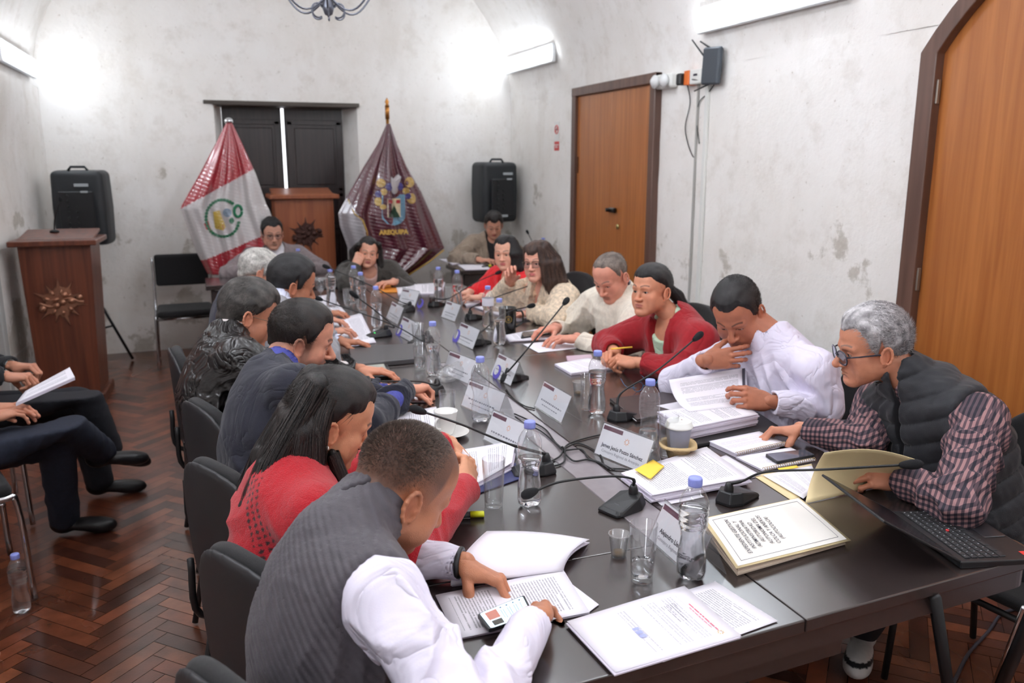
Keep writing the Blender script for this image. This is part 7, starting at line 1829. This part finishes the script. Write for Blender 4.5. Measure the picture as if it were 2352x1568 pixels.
# ---- near left: man in the grey quilted vest, bent over his phone
def mk(**k): PEOPLE.append(k)
mk(label='man with cropped hair in a grey quilted vest and white shirt, bent over his phone', seed=2,
  yaw=82, P=(.145, 1.37, .47), N=(.195, 1.485, .935), H=(.352, 1.592, .992), head=(80, -36, 6), sw=.185, bow=.035, belly=.025, wide=1.08, skin=(188, 124, 92), hair=(66, 56, 52), hair2=(108, 92, 82),
  hair_t=.002, hair_top=.007, hair_amp=.0008, hair_k=.8, hl_y=[-.13, -.09, -.06, -.02, .000, .014, .030, .045, .060, .080, .13], hl_z=[.02, .03, .035, .04, .045, .045, .045, .055, .066, .082, .088], scalp=.78, scalp_y=[-.13, -.06, -.02, .03, .04, .06, .08, .13], scalp_z=[-.075, -.05, .015, .0, .05, .06, .08, .09], hair_neck=0, eye=.05, noshell=1, strands=26000, strand_len=.0062, strand_w=.00045, lift=.75, strand_low=.06, hs=1.05, fat=.010, neck=.064, roll_neck=1, hh=.0022, hand_h=.002, browcol=lin(40, 30, 26), ear=1.15,
  WR=W(1226, 1426, .80), WL=W(1062, 1292, .80), ER=(.33, 1.06, .80), EL=(.25, 1.72, .80),
  hR=('claw', (.30, .85, -.30), (-.55, .05, .85)), hL=('claw', (.75, -.50, -.32), (.25, .25, .93)),
  clothes=[dict(name='shirt', mat=M_SHIRT, rgb=(228, 222, 238), t=.006, folds=.007, f=26, h=.0042, arm_t=.012, b=-.01, cuff=-.004),
           dict(name='quilted_vest', mat=M_QUILT, rgb=(72, 67, 73), t=.022, arms=(0, 0), folds=.002, h=.0033, collar=.085, collar_w=.006, quilt=dict(pitch=.0215, amp=.0042, curve=.3, fwd=1.0, tilt=-.95), hem=.46, V=(.004, .6), armhole=.0)])
def red_knit(V, J, fr):
    N, ax, rt, fw = fr; C = np.tile(lin(182, 14, 32), (len(V), 1)); q = V-N; u, v, w = q@rt, q@fw, -(q@ax)
    a = (u*.9-w*.5)/.0150; b = (u*.5+w*.9)/.0150; s = J['N']; band = np.abs(u-.045-.75*w) < .028
    hole = (np.sin(a*math.pi)**2*np.sin(b*math.pi)**2) > .42; m = band & hole & (v < .03) & (w > -.0) & (w < .22); C[m] = lin(50, 14, 18); return C
def locks_L2():
    H = np.array([.258, 1.935, 1.045]); out = []
    rng = np.random.RandomState(3)
    for k in range(12):
        s = (k-5.5)/5.5; a = H+np.array([-.03, .055*s, .10]); b = H+np.array([-.085, .062*s-.01, .02]); c = H+np.array([-.14-.02*rng.rand(), .070*s-.02, -.075]); d = H+np.array([-.175-.03*rng.rand(), .065*s-.045, -.155]); e = H+np.array([-.205-.035*rng.rand(), .060*s-.065, -.215-.045*rng.rand()])
        out.append([(a, .022), (b, .024), (c, .022), (d, .018), (e, .007)])
    for s in (0, 1, 2, 3):     # the near side, tucked behind the ear
        a = H+np.array([-.005-.02*s, -.066, .07-.015*s]); b = H+np.array([-.040-.015*s, -.086, .0]); c = H+np.array([-.055-.02*s, -.092, -.10]); d = H+np.array([-.06-.03*s, -.10, -.20]); e = H+np.array([-.07-.035*s, -.11, -.27])
        out.append([(a, .012), (b, .015), (c, .017), (d, .014), (e, .006)])
    for s in (0, 1):           # strand falling in front, below the chin
        a = H+np.array([-.01, -.075, -.06]); b = H+np.array([.01, -.080, -.13]); c = H+np.array([.02, -.085-.02*s, -.20]); out.append([(a, .008), (b, .010), (c, .004)])
    return out
mk(label='woman with long dark hair and a pearl earring in a bright red knit', seed=3, fem=1,
  yaw=84, P=(.11, 1.80, .48), N=(.150, 1.875, .925), H=(.258, 1.935, 1.045), head=(88, -26, 4), sw=.160, bow=.03, belly=.0, skin=(206, 146, 112), hair=(24, 20, 20), hair2=(58, 48, 44),
  hair_t=.012, hair_top=.016, hair_amp=.001, hl_y=[-.13, -.05, -.02, .0, .012, .03, .05, .07, .13], hl_z=[-.10, -.09, -.03, .02, .045, .045, .055, .072, .078], eye=.05, lips=1.15, lip=(160, 84, 84), nose=.85, neck=.046, hh=.0024, earring=.0055, jaw=.9,
  strands=2500, strand_len=.05, lift=.04, comb=(0, -.9, -.3), locks=locks_L2(), lock_strands=3500, lock_h=.0045,
  WR=W(1075, 1115, .82), WL=W(1030, 1020, .84), hR=('grip', (.35, .85, .35), (.75, -.3, .5)), hL=('grip', (.5, -.3, -.7), (.3, .8, .5)), ER=(.36, 1.66, .80), EL=(.38, 2.12, .82),
  clothes=[dict(name='sweater', mat=M_KNIT, colfn=red_knit, rgb=(182, 14, 32), t=.018, folds=.006, f=22, h=.0042, arm_t=.008, neck_open=.01, hem=.42, b=.012),
           ])
mk(label='bearded man in a navy suit reaching out to the microphone', seed=4,
  yaw=80, P=(.10, 2.42, .48), N=(.165, 2.66, .965), H=(.288, 2.79, 1.070), head=(92, -20, 6), sw=.185, bow=.035, belly=.01, skin=(214, 150, 124), hair=(34, 28, 26), hair2=(60, 48, 42),
  hair_t=.007, hair_top=.014, hair_amp=.0014, hl_y=[-.13, -.09, -.06, -.02, .000, .014, .030, .045, .060, .080, .13], hl_z=[-.055, -.05, -.035, -.012, .030, .0, .01, .052, .062, .078, .082], scalp=.6, scalp_y=[-.13, -.06, -.02, .03, .04, .06, .08, .13], scalp_z=[-.08, -.06, -.03, -.03, .05, .06, .075, .09], eye=.15, strands=6000, strand_len=.015, lift=.4, comb=(0, .9, .1), stubble=.55, hh=.0026, nose=1.12, ear=1.08, browcol=lin(30, 22, 20), brow=1.4,
  WR=W(935, 893, .815), WL=(.62, 3.0, .80), ER=(.44, 2.55, .82), EL=(.36, 2.98, .80), hR=('loose', (.80, .48, -.1), (-.2, .2, .95)), hL=('rest', (.8, -.3, -.05), (0, .1, 1)),
  clothes=[dict(name='shirt', mat=M_SHIRT, rgb=(70, 74, 150), t=.004, folds=.0, h=.006, collar=.045, collar_w=.002, cuff=.006, arm_t=.002), dict(name='suit_jacket', mat=M_CLOTH, rgb=(30, 31, 44), t=.018, folds=.0065, f=24, h=.0048, arm_t=.012, collar=.012, collar_w=.012, cuff=-.022, V=(.05, .40), lapel=.05, hem=.43)])
mk(label='man with thick greying hair and spectacles in a black leather jacket', seed=5,
  yaw=82, P=(.06, 3.02, .48), N=(.045, 3.17, .975), H=(.146, 3.24, 1.085), head=(88, -24, 0), sw=.195, bow=.05, belly=.03, wide=1.05, skin=(196, 132, 104), hair=(46, 42, 40), hair2=(92, 86, 82),
  hair_t=.013, hair_top=.020, hair_amp=.002, hair_k=.7, hl_y=[-.13, -.09, -.06, -.02, .000, .014, .030, .045, .06, .08, .13], hl_z=[-.09, -.085, -.07, -.045, .02, .01, .02, .045, .05, .06, .065], eye=.1, strands=5000, strand_len=.026, lift=.25, comb=(0, -.5, -.5), hh=.0028, glasses=dict(mat=M_WIREFR, r=.0011),
  WR=(.56, 3.02, .80), WL=(.58, 3.36, .80), hR=('rest', (.8, .3, -.05), (0, 0, 1)), hL=('rest', (.8, -.3, -.05), (0, 0, 1)), ER=(.30, 2.86, .80), EL=(.30, 3.48, .80),
  clothes=[dict(name='shirt', mat=M_SHIRT, rgb=(226, 216, 214), t=.002, folds=.0, h=.006, collar=.05, collar_w=.003, arms=(1, 1)), dict(name='leather_jacket', mat=M_LEATHER, rgb=(30, 27, 27), t=.022, folds=.013, f=30, h=.0048, arm_t=.012, collar=.022, collar_w=.020, neck_open=.012, V=(.04, .5), hem=.43, b=.01)])
mk(label='man with thick black hair in a light grey suit, sorting papers', seed=6,
  yaw=78, P=(.14, 3.60, .48), N=(.270, 3.76, .99), H=(.366, 3.84, 1.108), head=(82, -20, 6), sw=.185, bow=.03, skin=(176, 116, 88), hair=(28, 26, 28), hair2=(60, 58, 60), hair_t=.010, hair_top=.018, hair_amp=.0016, eye=.2, hh=.003, strands=1500, strand_len=.02, lift=.3,
  WR=W(742, 716, .80), WL=W(780, 782, .80), hR=('rest', (.8, .1, -.1), (0, 0, 1)), hL=('rest', (.92, -.3, -.08), (0, .1, 1)), ER=(.46, 3.55, .81), EL=(.45, 4.02, .82),
  clothes=[dict(name='shirt', mat=M_SHIRT, rgb=(222, 226, 246), t=.004, folds=.0, h=.007, collar=.048, collar_w=.004, cuff=.004, arm_t=.002), dict(name='suit_jacket', mat=M_CLOTH, rgb=(140, 138, 142), t=.018, folds=.006, f=24, h=.006, arm_t=.012, collar=.008, collar_w=.012, cuff=-.02, V=(.05, .4), lapel=.05, hem=.43)])
mk(label='grey-haired man mostly hidden behind the man in the light grey suit', seed=7,
  yaw=80, P=(.10, 4.20, .48), N=(.14, 4.33, .975), H=(.262, 4.42, 1.09), head=(84, -22, 0), hs=.95, sw=.175, skin=(196, 140, 116), hair=(150, 146, 140), hair2=(196, 192, 186), hair_t=.008, hair_top=.012, recede=1, eye=.2, hair_k=.95, hh=.0035,
  WR=(.56, 4.2, .80), WL=(.56, 4.55, .80), hR=('rest', (.8, .2, 0), (0, 0, 1)), hL=('rest', (.8, -.2, 0), (0, 0, 1)),
  clothes=[dict(name='jacket', mat=M_CLOTH, rgb=(52, 54, 70), t=.018, folds=.006, h=.008, arm_t=.010, collar=.02, collar_w=.01)])
# ---- far end and the side tables
mk(label='young man with glasses, grey jacket and dark red tie at the left side table', seed=8,
  yaw=174, P=(.56, 7.18, .48), N=(.560, 7.17, .93), H=(.545, 7.10, 1.068), head=(174, -10, 0), sw=.19, skin=(204, 150, 128), hair=(24, 22, 24), hair2=(44, 40, 42), hair_t=.009, hair_top=.018, eye=.6, hh=.0035, glasses=dict(mat=M_BLKFRAME, r=.0014),
  WL=(.74, 6.80, .80), WR=(.38, 6.80, .80), hR=('rest', (.5, -.8, -.05), (0, 0, 1)), hL=('rest', (-.5, -.8, -.05), (0, 0, 1)), poleL=(-1, -.2, -.3), poleR=(1, -.2, -.3),
  clothes=[dict(name='shirt', mat=M_SHIRT, rgb=(232, 230, 236), t=.006, folds=.0, h=.006, collar=.03, collar_w=.006), dict(name='jacket', mat=M_CLOTH, rgb=(132, 120, 122), t=.020, folds=.005, h=.0065, arm_t=.010, collar=.008, collar_w=.012, V=(.075, .30), lapel=.05)])
def locks_F2():
    H = np.array([1.135, 6.06, .995]); out = []
    for s in (-1, 1):
        for k in range(5):
            o = k*.02; out.append([(H+[s*(.050+o*.3), .02-o, .062], .018), (H+[s*(.080+o*.2), .01+o, .0], .022), (H+[s*(.085+o*.3)+.01, .01+o, -.11], .022), (H+[s*(.075+o*.2)+.02, .0+o, -.22], .018), (H+[s*(.06)+.02, -.01+o, -.30], .008)])
    return out
mk(hs=.92, label='woman with long dark hair resting her cheek on her hand at the table end', seed=9, fem=1,
  yaw=180, P=(1.16, 6.32, .48), N=(1.150, 6.12, .865), H=(1.135, 6.06, .995), head=(186, -4, -8), sw=.155, drop=.05, skin=(214, 158, 134), hair=(26, 22, 22), hair2=(48, 40, 38), hair_t=.010, hair_top=.012, hl_y=[-.13, -.05, -.02, .0, .012, .03, .05, .07, .13], hl_z=[-.10, -.09, -.03, .02, .045, .045, .055, .072, .078], eye=.55, lip=(170, 80, 86), nose=.85, neck=.045, hh=.003, jaw=.9, locks=locks_F2(), lock_h=.006,
  WR=(1.03, 5.98, .915), WL=(1.28, 5.86, .80), ER=(.95, 5.86, .80), hR=('fist', (.42, .15, .88), (-.3, -.9, .2)), hL=('rest', (-.8, -.3, 0), (0, 0, 1)),
  clothes=[dict(name='blouse', mat=M_SHIRT, rgb=(212, 176, 168), t=.004, folds=.0, h=.007, scoop=.05), dict(name='jacket', mat=M_CLOTH, rgb=(62, 58, 54), t=.022, folds=.006, h=.0065, arm_t=.012, V=(.055, .35), lapel=.04, neck_open=.01)])
mk(label='woman with short dark hair in a beige jacket reading at the right side table', seed=10, fem=1,
  yaw=186, P=(2.44, 7.20, .48), N=(2.49, 7.20, .955), H=(2.485, 7.12, 1.085), hs=.94, head=(196, -24, 0), sw=.165, skin=(206, 150, 126), hair=(30, 26, 28), hair2=(64, 54, 52), hair_t=.018, hair_top=.026, hair_amp=.003, hl_y=[-.13, -.05, -.02, .0, .012, .03, .05, .07, .13], hl_z=[-.07, -.06, -.03, .0, .02, .02, .045, .062, .07], eye=.15, hh=.0035, lip=(170, 60, 70), neck=.046,
  WR=(2.26, 6.86, .81), WL=(2.58, 6.80, .81), ER=(2.12, 7.10, .80), hR=('rest', (.7, -.5, 0), (0, 0, 1)), hL=('rest', (-.6, -.5, 0), (0, 0, 1)),
  clothes=[dict(name='top', mat=M_CLOTH, rgb=(30, 28, 30), t=.004, folds=.0, h=.007, scoop=.05), dict(name='jacket', mat=M_CLOTH, rgb=(150, 134, 118), t=.022, folds=.006, h=.0065, arm_t=.012, V=(.07, .4), lapel=.045, collar=.005)])
# ---- right row, far to near
def locks_R6():
    H = np.array([1.86, 5.09, 1.062]); out = []
    for k in range(8):
        s = (k-3.5)/3.5; out.append([(H+[.03, .05*s, .09], .022), (H+[.075, .065*s, .0], .022), (H+[.085, .075*s, -.09], .018), (H+[.075, .08*s, -.15], .009)])
    for k in range(3): out.append([(H+[.01+.02*k, -.055, .07], .014), (H+[.01+.02*k, -.078, 0.0], .015), (H+[.02+.02*k, -.082, -.10], .010)])
    return out
mk(hs=.92, label='woman with shoulder-length black hair in a bright red jacket', seed=11, fem=1,
  yaw=-112, P=(2.00, 5.18, .48), N=(1.935, 5.13, .925), H=(1.86, 5.09, 1.062), head=(-142, -4, 4), sw=.150, skin=(218, 164, 140), hair=(28, 24, 26), hair2=(48, 42, 44), hair_t=.012, hair_top=.016, hl_y=[-.13, -.05, -.02, .0, .012, .03, .05, .07, .13], hl_z=[-.10, -.09, -.03, .02, .045, .045, .055, .072, .078], eye=.55, lip=(190, 84, 90), nose=.8, neck=.045, hh=.003, jaw=.92, locks=locks_R6(), lock_h=.006,
  WL=(1.66, 4.98, .80), WR=(1.64, 5.2, .80), hR=('rest', (-.8, -.3, 0), (0, 0, 1)), hL=('rest', (-.8, .3, 0), (0, 0, 1)),
  clothes=[dict(name='top', mat=M_CLOTH, rgb=(48, 40, 44), t=.003, folds=.0, h=.007, scoop=.07), dict(name='jacket', mat=M_CLOTH, rgb=(222, 36, 44), t=.018, folds=.005, h=.0065, arm_t=.010, V=(.055, .4), lapel=.035)])
def locks_R5():
    H = np.array([1.775, 4.33, 1.092]); out = []
    for k in range(10):
        s = (k-4.5)/4.5; out.append([(H+[.025, .05*s, .095], .022), (H+[.085, .062*s, .02], .024), (H+[.125, .07*s, -.10], .024), (H+[.165, .07*s-.02, -.22], .022), (H+[.195, .06*s-.03, -.34], .010)])
    for k in range(5): out.append([(H+[-.02+.022*k, -.055, .085-.01*k], .016), (H+[-.005+.025*k, -.080, .0], .017), (H+[.01+.028*k, -.090, -.10], .016), (H+[.03+.03*k, -.10, -.17], .008)])
    for k in range(2): out.append([(H+[-.05, .035+.015*k, .08], .014), (H+[-.04, .072, .0], .014), (H+[-.01, .080, -.10], .009)])
    return out
mk(hs=.93, label='woman with long brown hair and glasses in a cream patterned jacket', seed=12, fem=1,
  yaw=-100, P=(1.98, 4.42, .48), N=(1.865, 4.38, .945), H=(1.775, 4.33, 1.092), head=(-132, -2, 4), sw=.165, skin=(222, 160, 138), hair=(62, 42, 36), hair2=(110, 80, 66), hair_t=.012, hair_top=.016, hair_amp=.0012, hl_y=[-.13, -.05, -.02, .0, .012, .03, .05, .07, .13], hl_z=[-.10, -.09, -.03, .02, .03, .03, .038, .046, .05], eye=.55, lip=(190, 90, 96), nose=.85, neck=.046, hh=.0028, jaw=.92, glasses=dict(mat=M_WIREFR, r=.0012, w=.028, hgt=.022), locks=locks_R5(), lock_strands=900, lock_h=.005,
  WL=W(1224, 718, .80), WR=(1.700, 4.56, .955), ER=(1.66, 4.72, .80), EL=(1.80, 4.10, .80), hR=('loose', (-.25, -.45, .85), (.2, .75, .4)), hL=('rest', (-.9, .3, 0), (0, 0, 1)),
  clothes=[dict(name='blouse', mat=M_SHIRT, rgb=(208, 170, 140), t=.003, folds=.0, h=.007, scoop=.05), dict(name='jacket', mat=M_TWEED, rgb=(216, 196, 172), t=.024, folds=.007, f=26, h=.0055, arm_t=.014, V=(.05, .38), lapel=.035, b=.01)])
mk(label='balding man looking down in a cream and tan hooded top', seed=13,
  yaw=-96, P=(2.06, 3.76, .48), N=(1.975, 3.74, .960), H=(1.905, 3.68, 1.085), hs=.95, head=(-118, -30, 4), sw=.185, skin=(214, 148, 126), hair=(96, 84, 76), hair2=(140, 126, 116), hair_t=.003, hair_top=.004, hair_amp=.0008, hair_k=.8, recede=1, hl_y=[-.13, -.09, -.06, -.02, .000, .014, .030, .040, .058, .075, .13], hl_z=[-.05, -.045, -.03, -.01, .034, .0, .02, .055, .078, .105, .12], eye=.15, hh=.003, strands=1200, strand_len=.008, lift=.7, neck=.058,
  WL=(1.70, 3.62, .80), WR=(1.70, 3.90, .80), hR=('rest', (-.8, -.3, 0), (0, 0, 1)), hL=('rest', (-.8, .3, 0), (0, 0, 1)),
  clothes=[dict(name='hooded_top', mat=M_CLOTH, rgb=(226, 216, 200), t=.022, folds=.007, f=24, h=.0055, arm_t=.014, collar=.030, collar_w=.020, neck_open=.004), dict(name='blue_collar', mat=M_CLOTH, rgb=(150, 166, 190), t=-.02, folds=0, h=.006, collar=.050, collar_w=.004, arms=(0, 0), hem=.86)])
def locks_R3():
    H = np.array([1.825, 3.14, 1.098]); out = []
    for k in range(5):
        s = (k-2)/2; out.append([(H+[.085, .012*s, .0], .018), (H+[.125, .014*s-.01, -.03], .017), (H+[.155+.006*k, .016*s-.03, -.10], .016), (H+[.170+.006*k, .02*s-.05, -.18], .007)])
    return out
mk(hs=.95, label='woman with a dark ponytail and earrings in a dark red coat over mint', seed=14, fem=1,
  yaw=-96, P=(2.05, 3.10, .48), N=(1.925, 3.09, .955), H=(1.825, 3.14, 1.098), head=(-112, 2, 2), sw=.170, skin=(206, 140, 110), hair=(26, 22, 24), hair2=(56, 50, 50), hair_t=.009, hair_top=.012, hair_amp=.0009, temple=.004, hl_y=[-.13, -.09, -.05, -.02, .0, .012, .03, .05, .07, .13], hl_z=[-.06, -.055, -.045, -.01, .025, .028, .034, .044, .060, .066], comb=(0, -1, -.1), eye=.5, lip=(176, 100, 92), nose=.8, neck=.047, hh=.0025, strands=3000, strand_len=.05, lift=.03, locks=locks_R3(), lock_strands=400, lock_h=.005,
  WL=W(1462, 832, .81), WR=W(1412, 808, .81), ER=(1.76, 3.42, .80), EL=(1.84, 2.86, .80), hL=('grip', (-.78, .55, .12), (.2, -.5, .8)), hR=('grip', (-.72, -.5, .05), (0, .5, .85)),
  clothes=[dict(name='mint_top', mat=M_SHIRT, rgb=(190, 216, 190), t=.008, folds=.002, h=.006, arms=(0, 0), scoop=.075), dict(name='coat', mat=M_CLOTH, rgb=(148, 14, 26), t=.022, folds=.007, f=24, h=.005, arm_t=.010, V=(.062, .42), lapel=.055, collar=.006, collar_w=.014, neck_open=.014, cuff=-.03, b=.01)])
mk(label='man with black hair in a white shirt, hand at his mouth, holding up a page', seed=15,
  yaw=-96, P=(2.12, 2.46, .48), N=(1.985, 2.455, .975), H=(1.862, 2.565, 1.098), head=(-128, -38, 8), nose=1.0, sw=.195, belly=.02, skin=(178, 112, 86), hair=(22, 20, 22), hair2=(58, 54, 56), hair_t=.008, hair_top=.016, hair_amp=.0014, comb=(0, -.9, .1), hl_y=[-.13, -.09, -.06, -.02, .000, .014, .030, .040, .058, .075, .13], hl_z=[-.075, -.07, -.05, -.03, .034, -.02, .0, .045, .066, .078, .082], eye=.12, strands=6000, strand_len=.020, lift=.4, hh=.0023, hand_h=.0022, fat=.006, neck=.058, ear=1.05, handcol=(170, 108, 82),
  WR=(1.712, 2.53, .932), WL=W(1768, 922, .83), ER=(1.715, 2.735, .79), EL=W(1890, 935, .80), hR=('rest', (.88, -.38, .12), (-.30, -.90, .25)), hL=('loose', (-.90, .38, .18), (-.30, -.80, .50)),
  clothes=[dict(name='shirt', mat=M_SHIRT, rgb=(224, 218, 236), t=.016, folds=.009, f=24, h=.0045, arm_t=.010, collar=.042, collar_w=.004, neck_open=.004, b=.01)])
mk(label='man with wavy grey hair and dark glasses in a black puffer vest and plaid shirt', seed=16,
  yaw=-92, P=(2.20, 1.72, .48), N=(2.020, 1.815, .955), H=(1.905, 1.935, 1.095), head=(-68, -12, -4), nose=1.1, knees=[(1.86, 1.70, .50), (1.84, 1.95, .50)], ankles=[(2.02, 1.97, .09), (1.92, 2.10, .09)], toe=[(-.75, -.65, -.02), (-1, 0, -.02)], shoe_rgb=(212, 210, 208), sole_rgb=(70, 64, 62), shoe_fn=lambda V, c0, Rs, C: np.where(((np.abs((V-c0)@Rs[:, 2]-.004-.12*((V-c0)@Rs[:, 1])) < .006) | (((V-c0)@Rs[:, 2]) > .045))[:, None], lin(30, 30, 34), C), sw=.195, belly=.03, skin=(196, 132, 104), hair=(120, 116, 118), hair2=(206, 202, 204), hair_t=.009, hair_top=.020, hair_amp=.0022, hair_k=.95, hs=.97, comb=(0, .5, .6), hl_y=[-.13, -.09, -.06, -.02, .000, .014, .030, .040, .058, .075, .13], hl_z=[-.06, -.055, -.04, -.02, .034, -.02, .0, .04, .058, .070, .075], eye=.4, strands=7000, strand_len=.026, lift=.45, hh=.0022, hand_h=.0022, neck=.058, brow=.8, browcol=lin(110, 100, 96), glasses=dict(mat=M_BLKFRAME, r=.0024, y=.112, z=-.008, w=.028, hgt=.022, lens=mat_film('tinted_lens', (.45, .45, .55), .4, .03)),
  WR=W(1842, 985, .80), WL=W(2066, 1096, .80), ER=W(1985, 1015, .80), EL=W(2200, 1160, .80), hR=('pinch', (-.72, .60, -.15), (.25, .25, .93)), hL=('loose', (-.85, .35, .1), (-.2, -.6, .7)),
  clothes=[dict(name='plaid_shirt', mat=M_PLAID, t=.010, folds=.007, f=24, h=.0045, arm_t=.013, collar=.030, collar_w=.002, cuff=-.01), dict(name='puffer_vest', mat=M_QUILT, rgb=(26, 27, 33), t=.034, arms=(0, 0), folds=.004, h=.0042, collar=.058, collar_w=.010, neck_open=.006, quilt=dict(pitch=.062, amp=.010, curve=.3), V=(.010, .5), armhole=-.01)])
# ---- the two spectators on the left, mostly outside the frame
mk(label='farther spectator on the left in black, holding a booklet on his crossed leg', seed=17,
  yaw=72, P=(-1.12, 4.28, .50), N=(-1.14, 4.28, 1.02), H=(-1.08, 4.30, 1.18), head=(70, -25, 0), sw=.18, skin=(196, 136, 110), hair=(40, 36, 36), hh=.004, eye=.2,
  WR=(-.84, 4.00, .745), WL=(-.86, 4.30, .72), hR=('grip', (.9, .1, -.1), (-.1, 0, 1)), hL=('grip', (.85, -.3, 0), (0, 0, 1)), knees=[(-.62, 4.36, .50), (-.57, 4.13, .64)], ankles=[(-.57, 4.38, .09), (-.50, 4.24, .30)], toe=[(1, 0, -.05), (.85, .25, -.30)], leg_r=.012, leg_mat=M_TROUSER,
  clothes=[dict(name='shirt', mat=M_SHIRT, rgb=(210, 232, 232), t=.004, folds=0, h=.009), dict(name='jacket', mat=M_CLOTH, rgb=(28, 28, 32), t=.02, folds=.005, h=.008, arm_t=.01, V=(.05, .4))])
mk(label='nearer spectator on the left in dark jeans with legs crossed, hands on the lap', seed=18,
  yaw=70, P=(-1.04, 3.62, .50), N=(-1.12, 3.60, 1.02), H=(-1.07, 3.62, 1.18), head=(66, -15, 0), sw=.18, skin=(196, 136, 110), hair=(40, 36, 36), hh=.004, eye=.4,
  WR=W(-25, 955, .675), WL=W(-20, 935, .685), hR=('rest', (.8, .4, 0), (0, 0, 1)), hL=('rest', (.8, -.1, 0), (0, 0, 1)), knees=[(-.64, 3.78, .50), (-.60, 3.66, .62)], ankles=[(-.67, 3.95, .09), (-.50, 3.98, .37)], toe=[(.95, -.1, -.05), (.90, .35, -.15)], leg_r=.010, leg_folds=.007, leg_mat=mat('dark_blue_denim', (32, 38, 54), .85, var=.2, vscale=60, bump=.3, bscale=500), sock=mat('pale_sock', (200, 200, 204), .9), leg_h=.009,
  clothes=[dict(name='jacket', mat=M_CLOTH, rgb=(60, 62, 70), t=.02, folds=.005, h=.008, arm_t=.01, collar=.02)])
import os as _os
for p_ in PEOPLE: person(p_)
# small worn things pinned where they show
def parts_of(p, *names): return [o for o in KIDS[p['_root'].name] if o.name.split('.')[0] in names]
def pin(p, px, py, names, build, name, mt):
    h = hit_px(px, py, parts_of(p, *names))
    if h is None: print('no hit', name); return
    R = p['_R']; w = R.T@(np.array(h[0])-p['_base']); n = nrm(R.T@np.array(h[1])); x = nrm(np.cross([0, 0, 1.0], n)); y = np.cross(n, x); m = MB(); build(m, w, x, y, n); return m.build(name, mt, p['_root'])
R1 = PEOPLE[14]
pin(R1, 1993, 971, ('puffer_vest',), lambda m, w, x, y, n: m.lathe([(.0001, .004), (.0125, .004), (.014, .002), (.014, -.003), (.0001, -.003)], w, 18, R=np.stack([x, y, n], 1)), 'badge', mat('black_badge_rim', (30, 30, 32), .3))
pin(R1, 1993, 971, ('puffer_vest',), lambda m, w, x, y, n: (m.lathe([(.0001, .0052), (.0105, .005), (.0105, .004)], w, 18, R=np.stack([x, y, n], 1))), 'badge_face', M_WHITEP)
pin(R1, 1993, 971, ('puffer_vest',), lambda m, w, x, y, n: (m.tube([w+n*.0056+x*.006*math.cos(a)+y*.006*math.sin(a) for a in np.linspace(0, 6.28, 13)[:-1]], .0009, 5, closed=True), m.tube([w+n*.0056-x*.004-y*.004, w+n*.0056+x*.004+y*.004], .0009, 5)), 'badge_print', M_INK)
def bracelet(p, k, name, mt, off, r=.031, tube=.0045, flat=1):
    J = p['_J']; Wp, E = J['W'+k], J['E'+k]; d = nrm(Wp-E); x = nrm(np.cross(d, [0, 0, 1])); y = np.cross(d, x); c = Wp+d*off; m = MB(); m.tube([c+(x*math.cos(a)+y*math.sin(a)*.85)*r for a in np.linspace(0, 2*math.pi, 21)[:-1]], tube, 7, closed=True); o = m.build(name, mt, p['_root']); return c, d, x, y
c, d, x, y = bracelet(R1, 'L', 'watch_strap', M_CHROME, .012, .0285, .005); m = MB(); m.lathe([(.0001, .007), (.013, .006), (.014, .0), (.0001, 0)], c+(-x*.6-y*.6)*.0+nrm(-y+x*.0)*(-.0)+np.array([0, 0, .027]), 18); m.build('watch', M_CHROME, R1['_root'])
bracelet(R1, 'L', 'beaded_bracelet', mat('orange_beads', (206, 84, 46), .4), .000, .0300, .004)
c, d, x, y = bracelet(PEOPLE[0], 'L', 'black_wristband', M_BLACK, -.006, .033, .006)
F1 = PEOPLE[6]; pin(F1, 631, 590, ('shirt',), lambda m, w, x, y, n: (m.prism([(-.016, -.005), (.016, -.005), (.011, -.035), (-.011, -.035)], 0, .008, M=lambda v: w+x*v[0]+np.array([0, 0, 1.0])*v[1]+n*v[2]), m.prism([(-.010, -.035), (.010, -.035), (.026, -.20), (-.026, -.20)], 0, .006, M=lambda v: w+x*v[0]+np.array([0, 0, 1.0])*v[1]+n*(v[2]+.004))), 'tie', mat('dark_red_tie', (110, 36, 48), .6))
R3 = PEOPLE[12]; pin_c = W(1428, 799, .835); t = thing('pencil', 'yellow pencil held between the hands of the woman in the red coat', 'pencil', pin_c); m = MB(); m.tube([(-.045, .016, -.004), (.045, -.016, .004)], .0036, 6); m.build('shaft', M_STICKY, t)

q = [W(58, 898, .735), W(160, 843, .775), W(172, 866, .760), W(36, 926, .715)]; c = center(q); t = thing('booklet', 'thick white booklet held on the knee by the farther spectator', 'booklet', c); m = MB(); m.add([p-c for p in q]+[p-c-[0, 0, .012] for p in q], [(0, 1, 2, 3)[::-1], (4, 5, 6, 7)]+[(i, (i+1) % 4, 4+(i+1) % 4, 4+i) for i in range(4)], 0, False); m.build('page_block', M_EDGE, t); sheet_on(t, 'top_page', [p+[0, 0, .0008] for p in q], M_TEXT2)
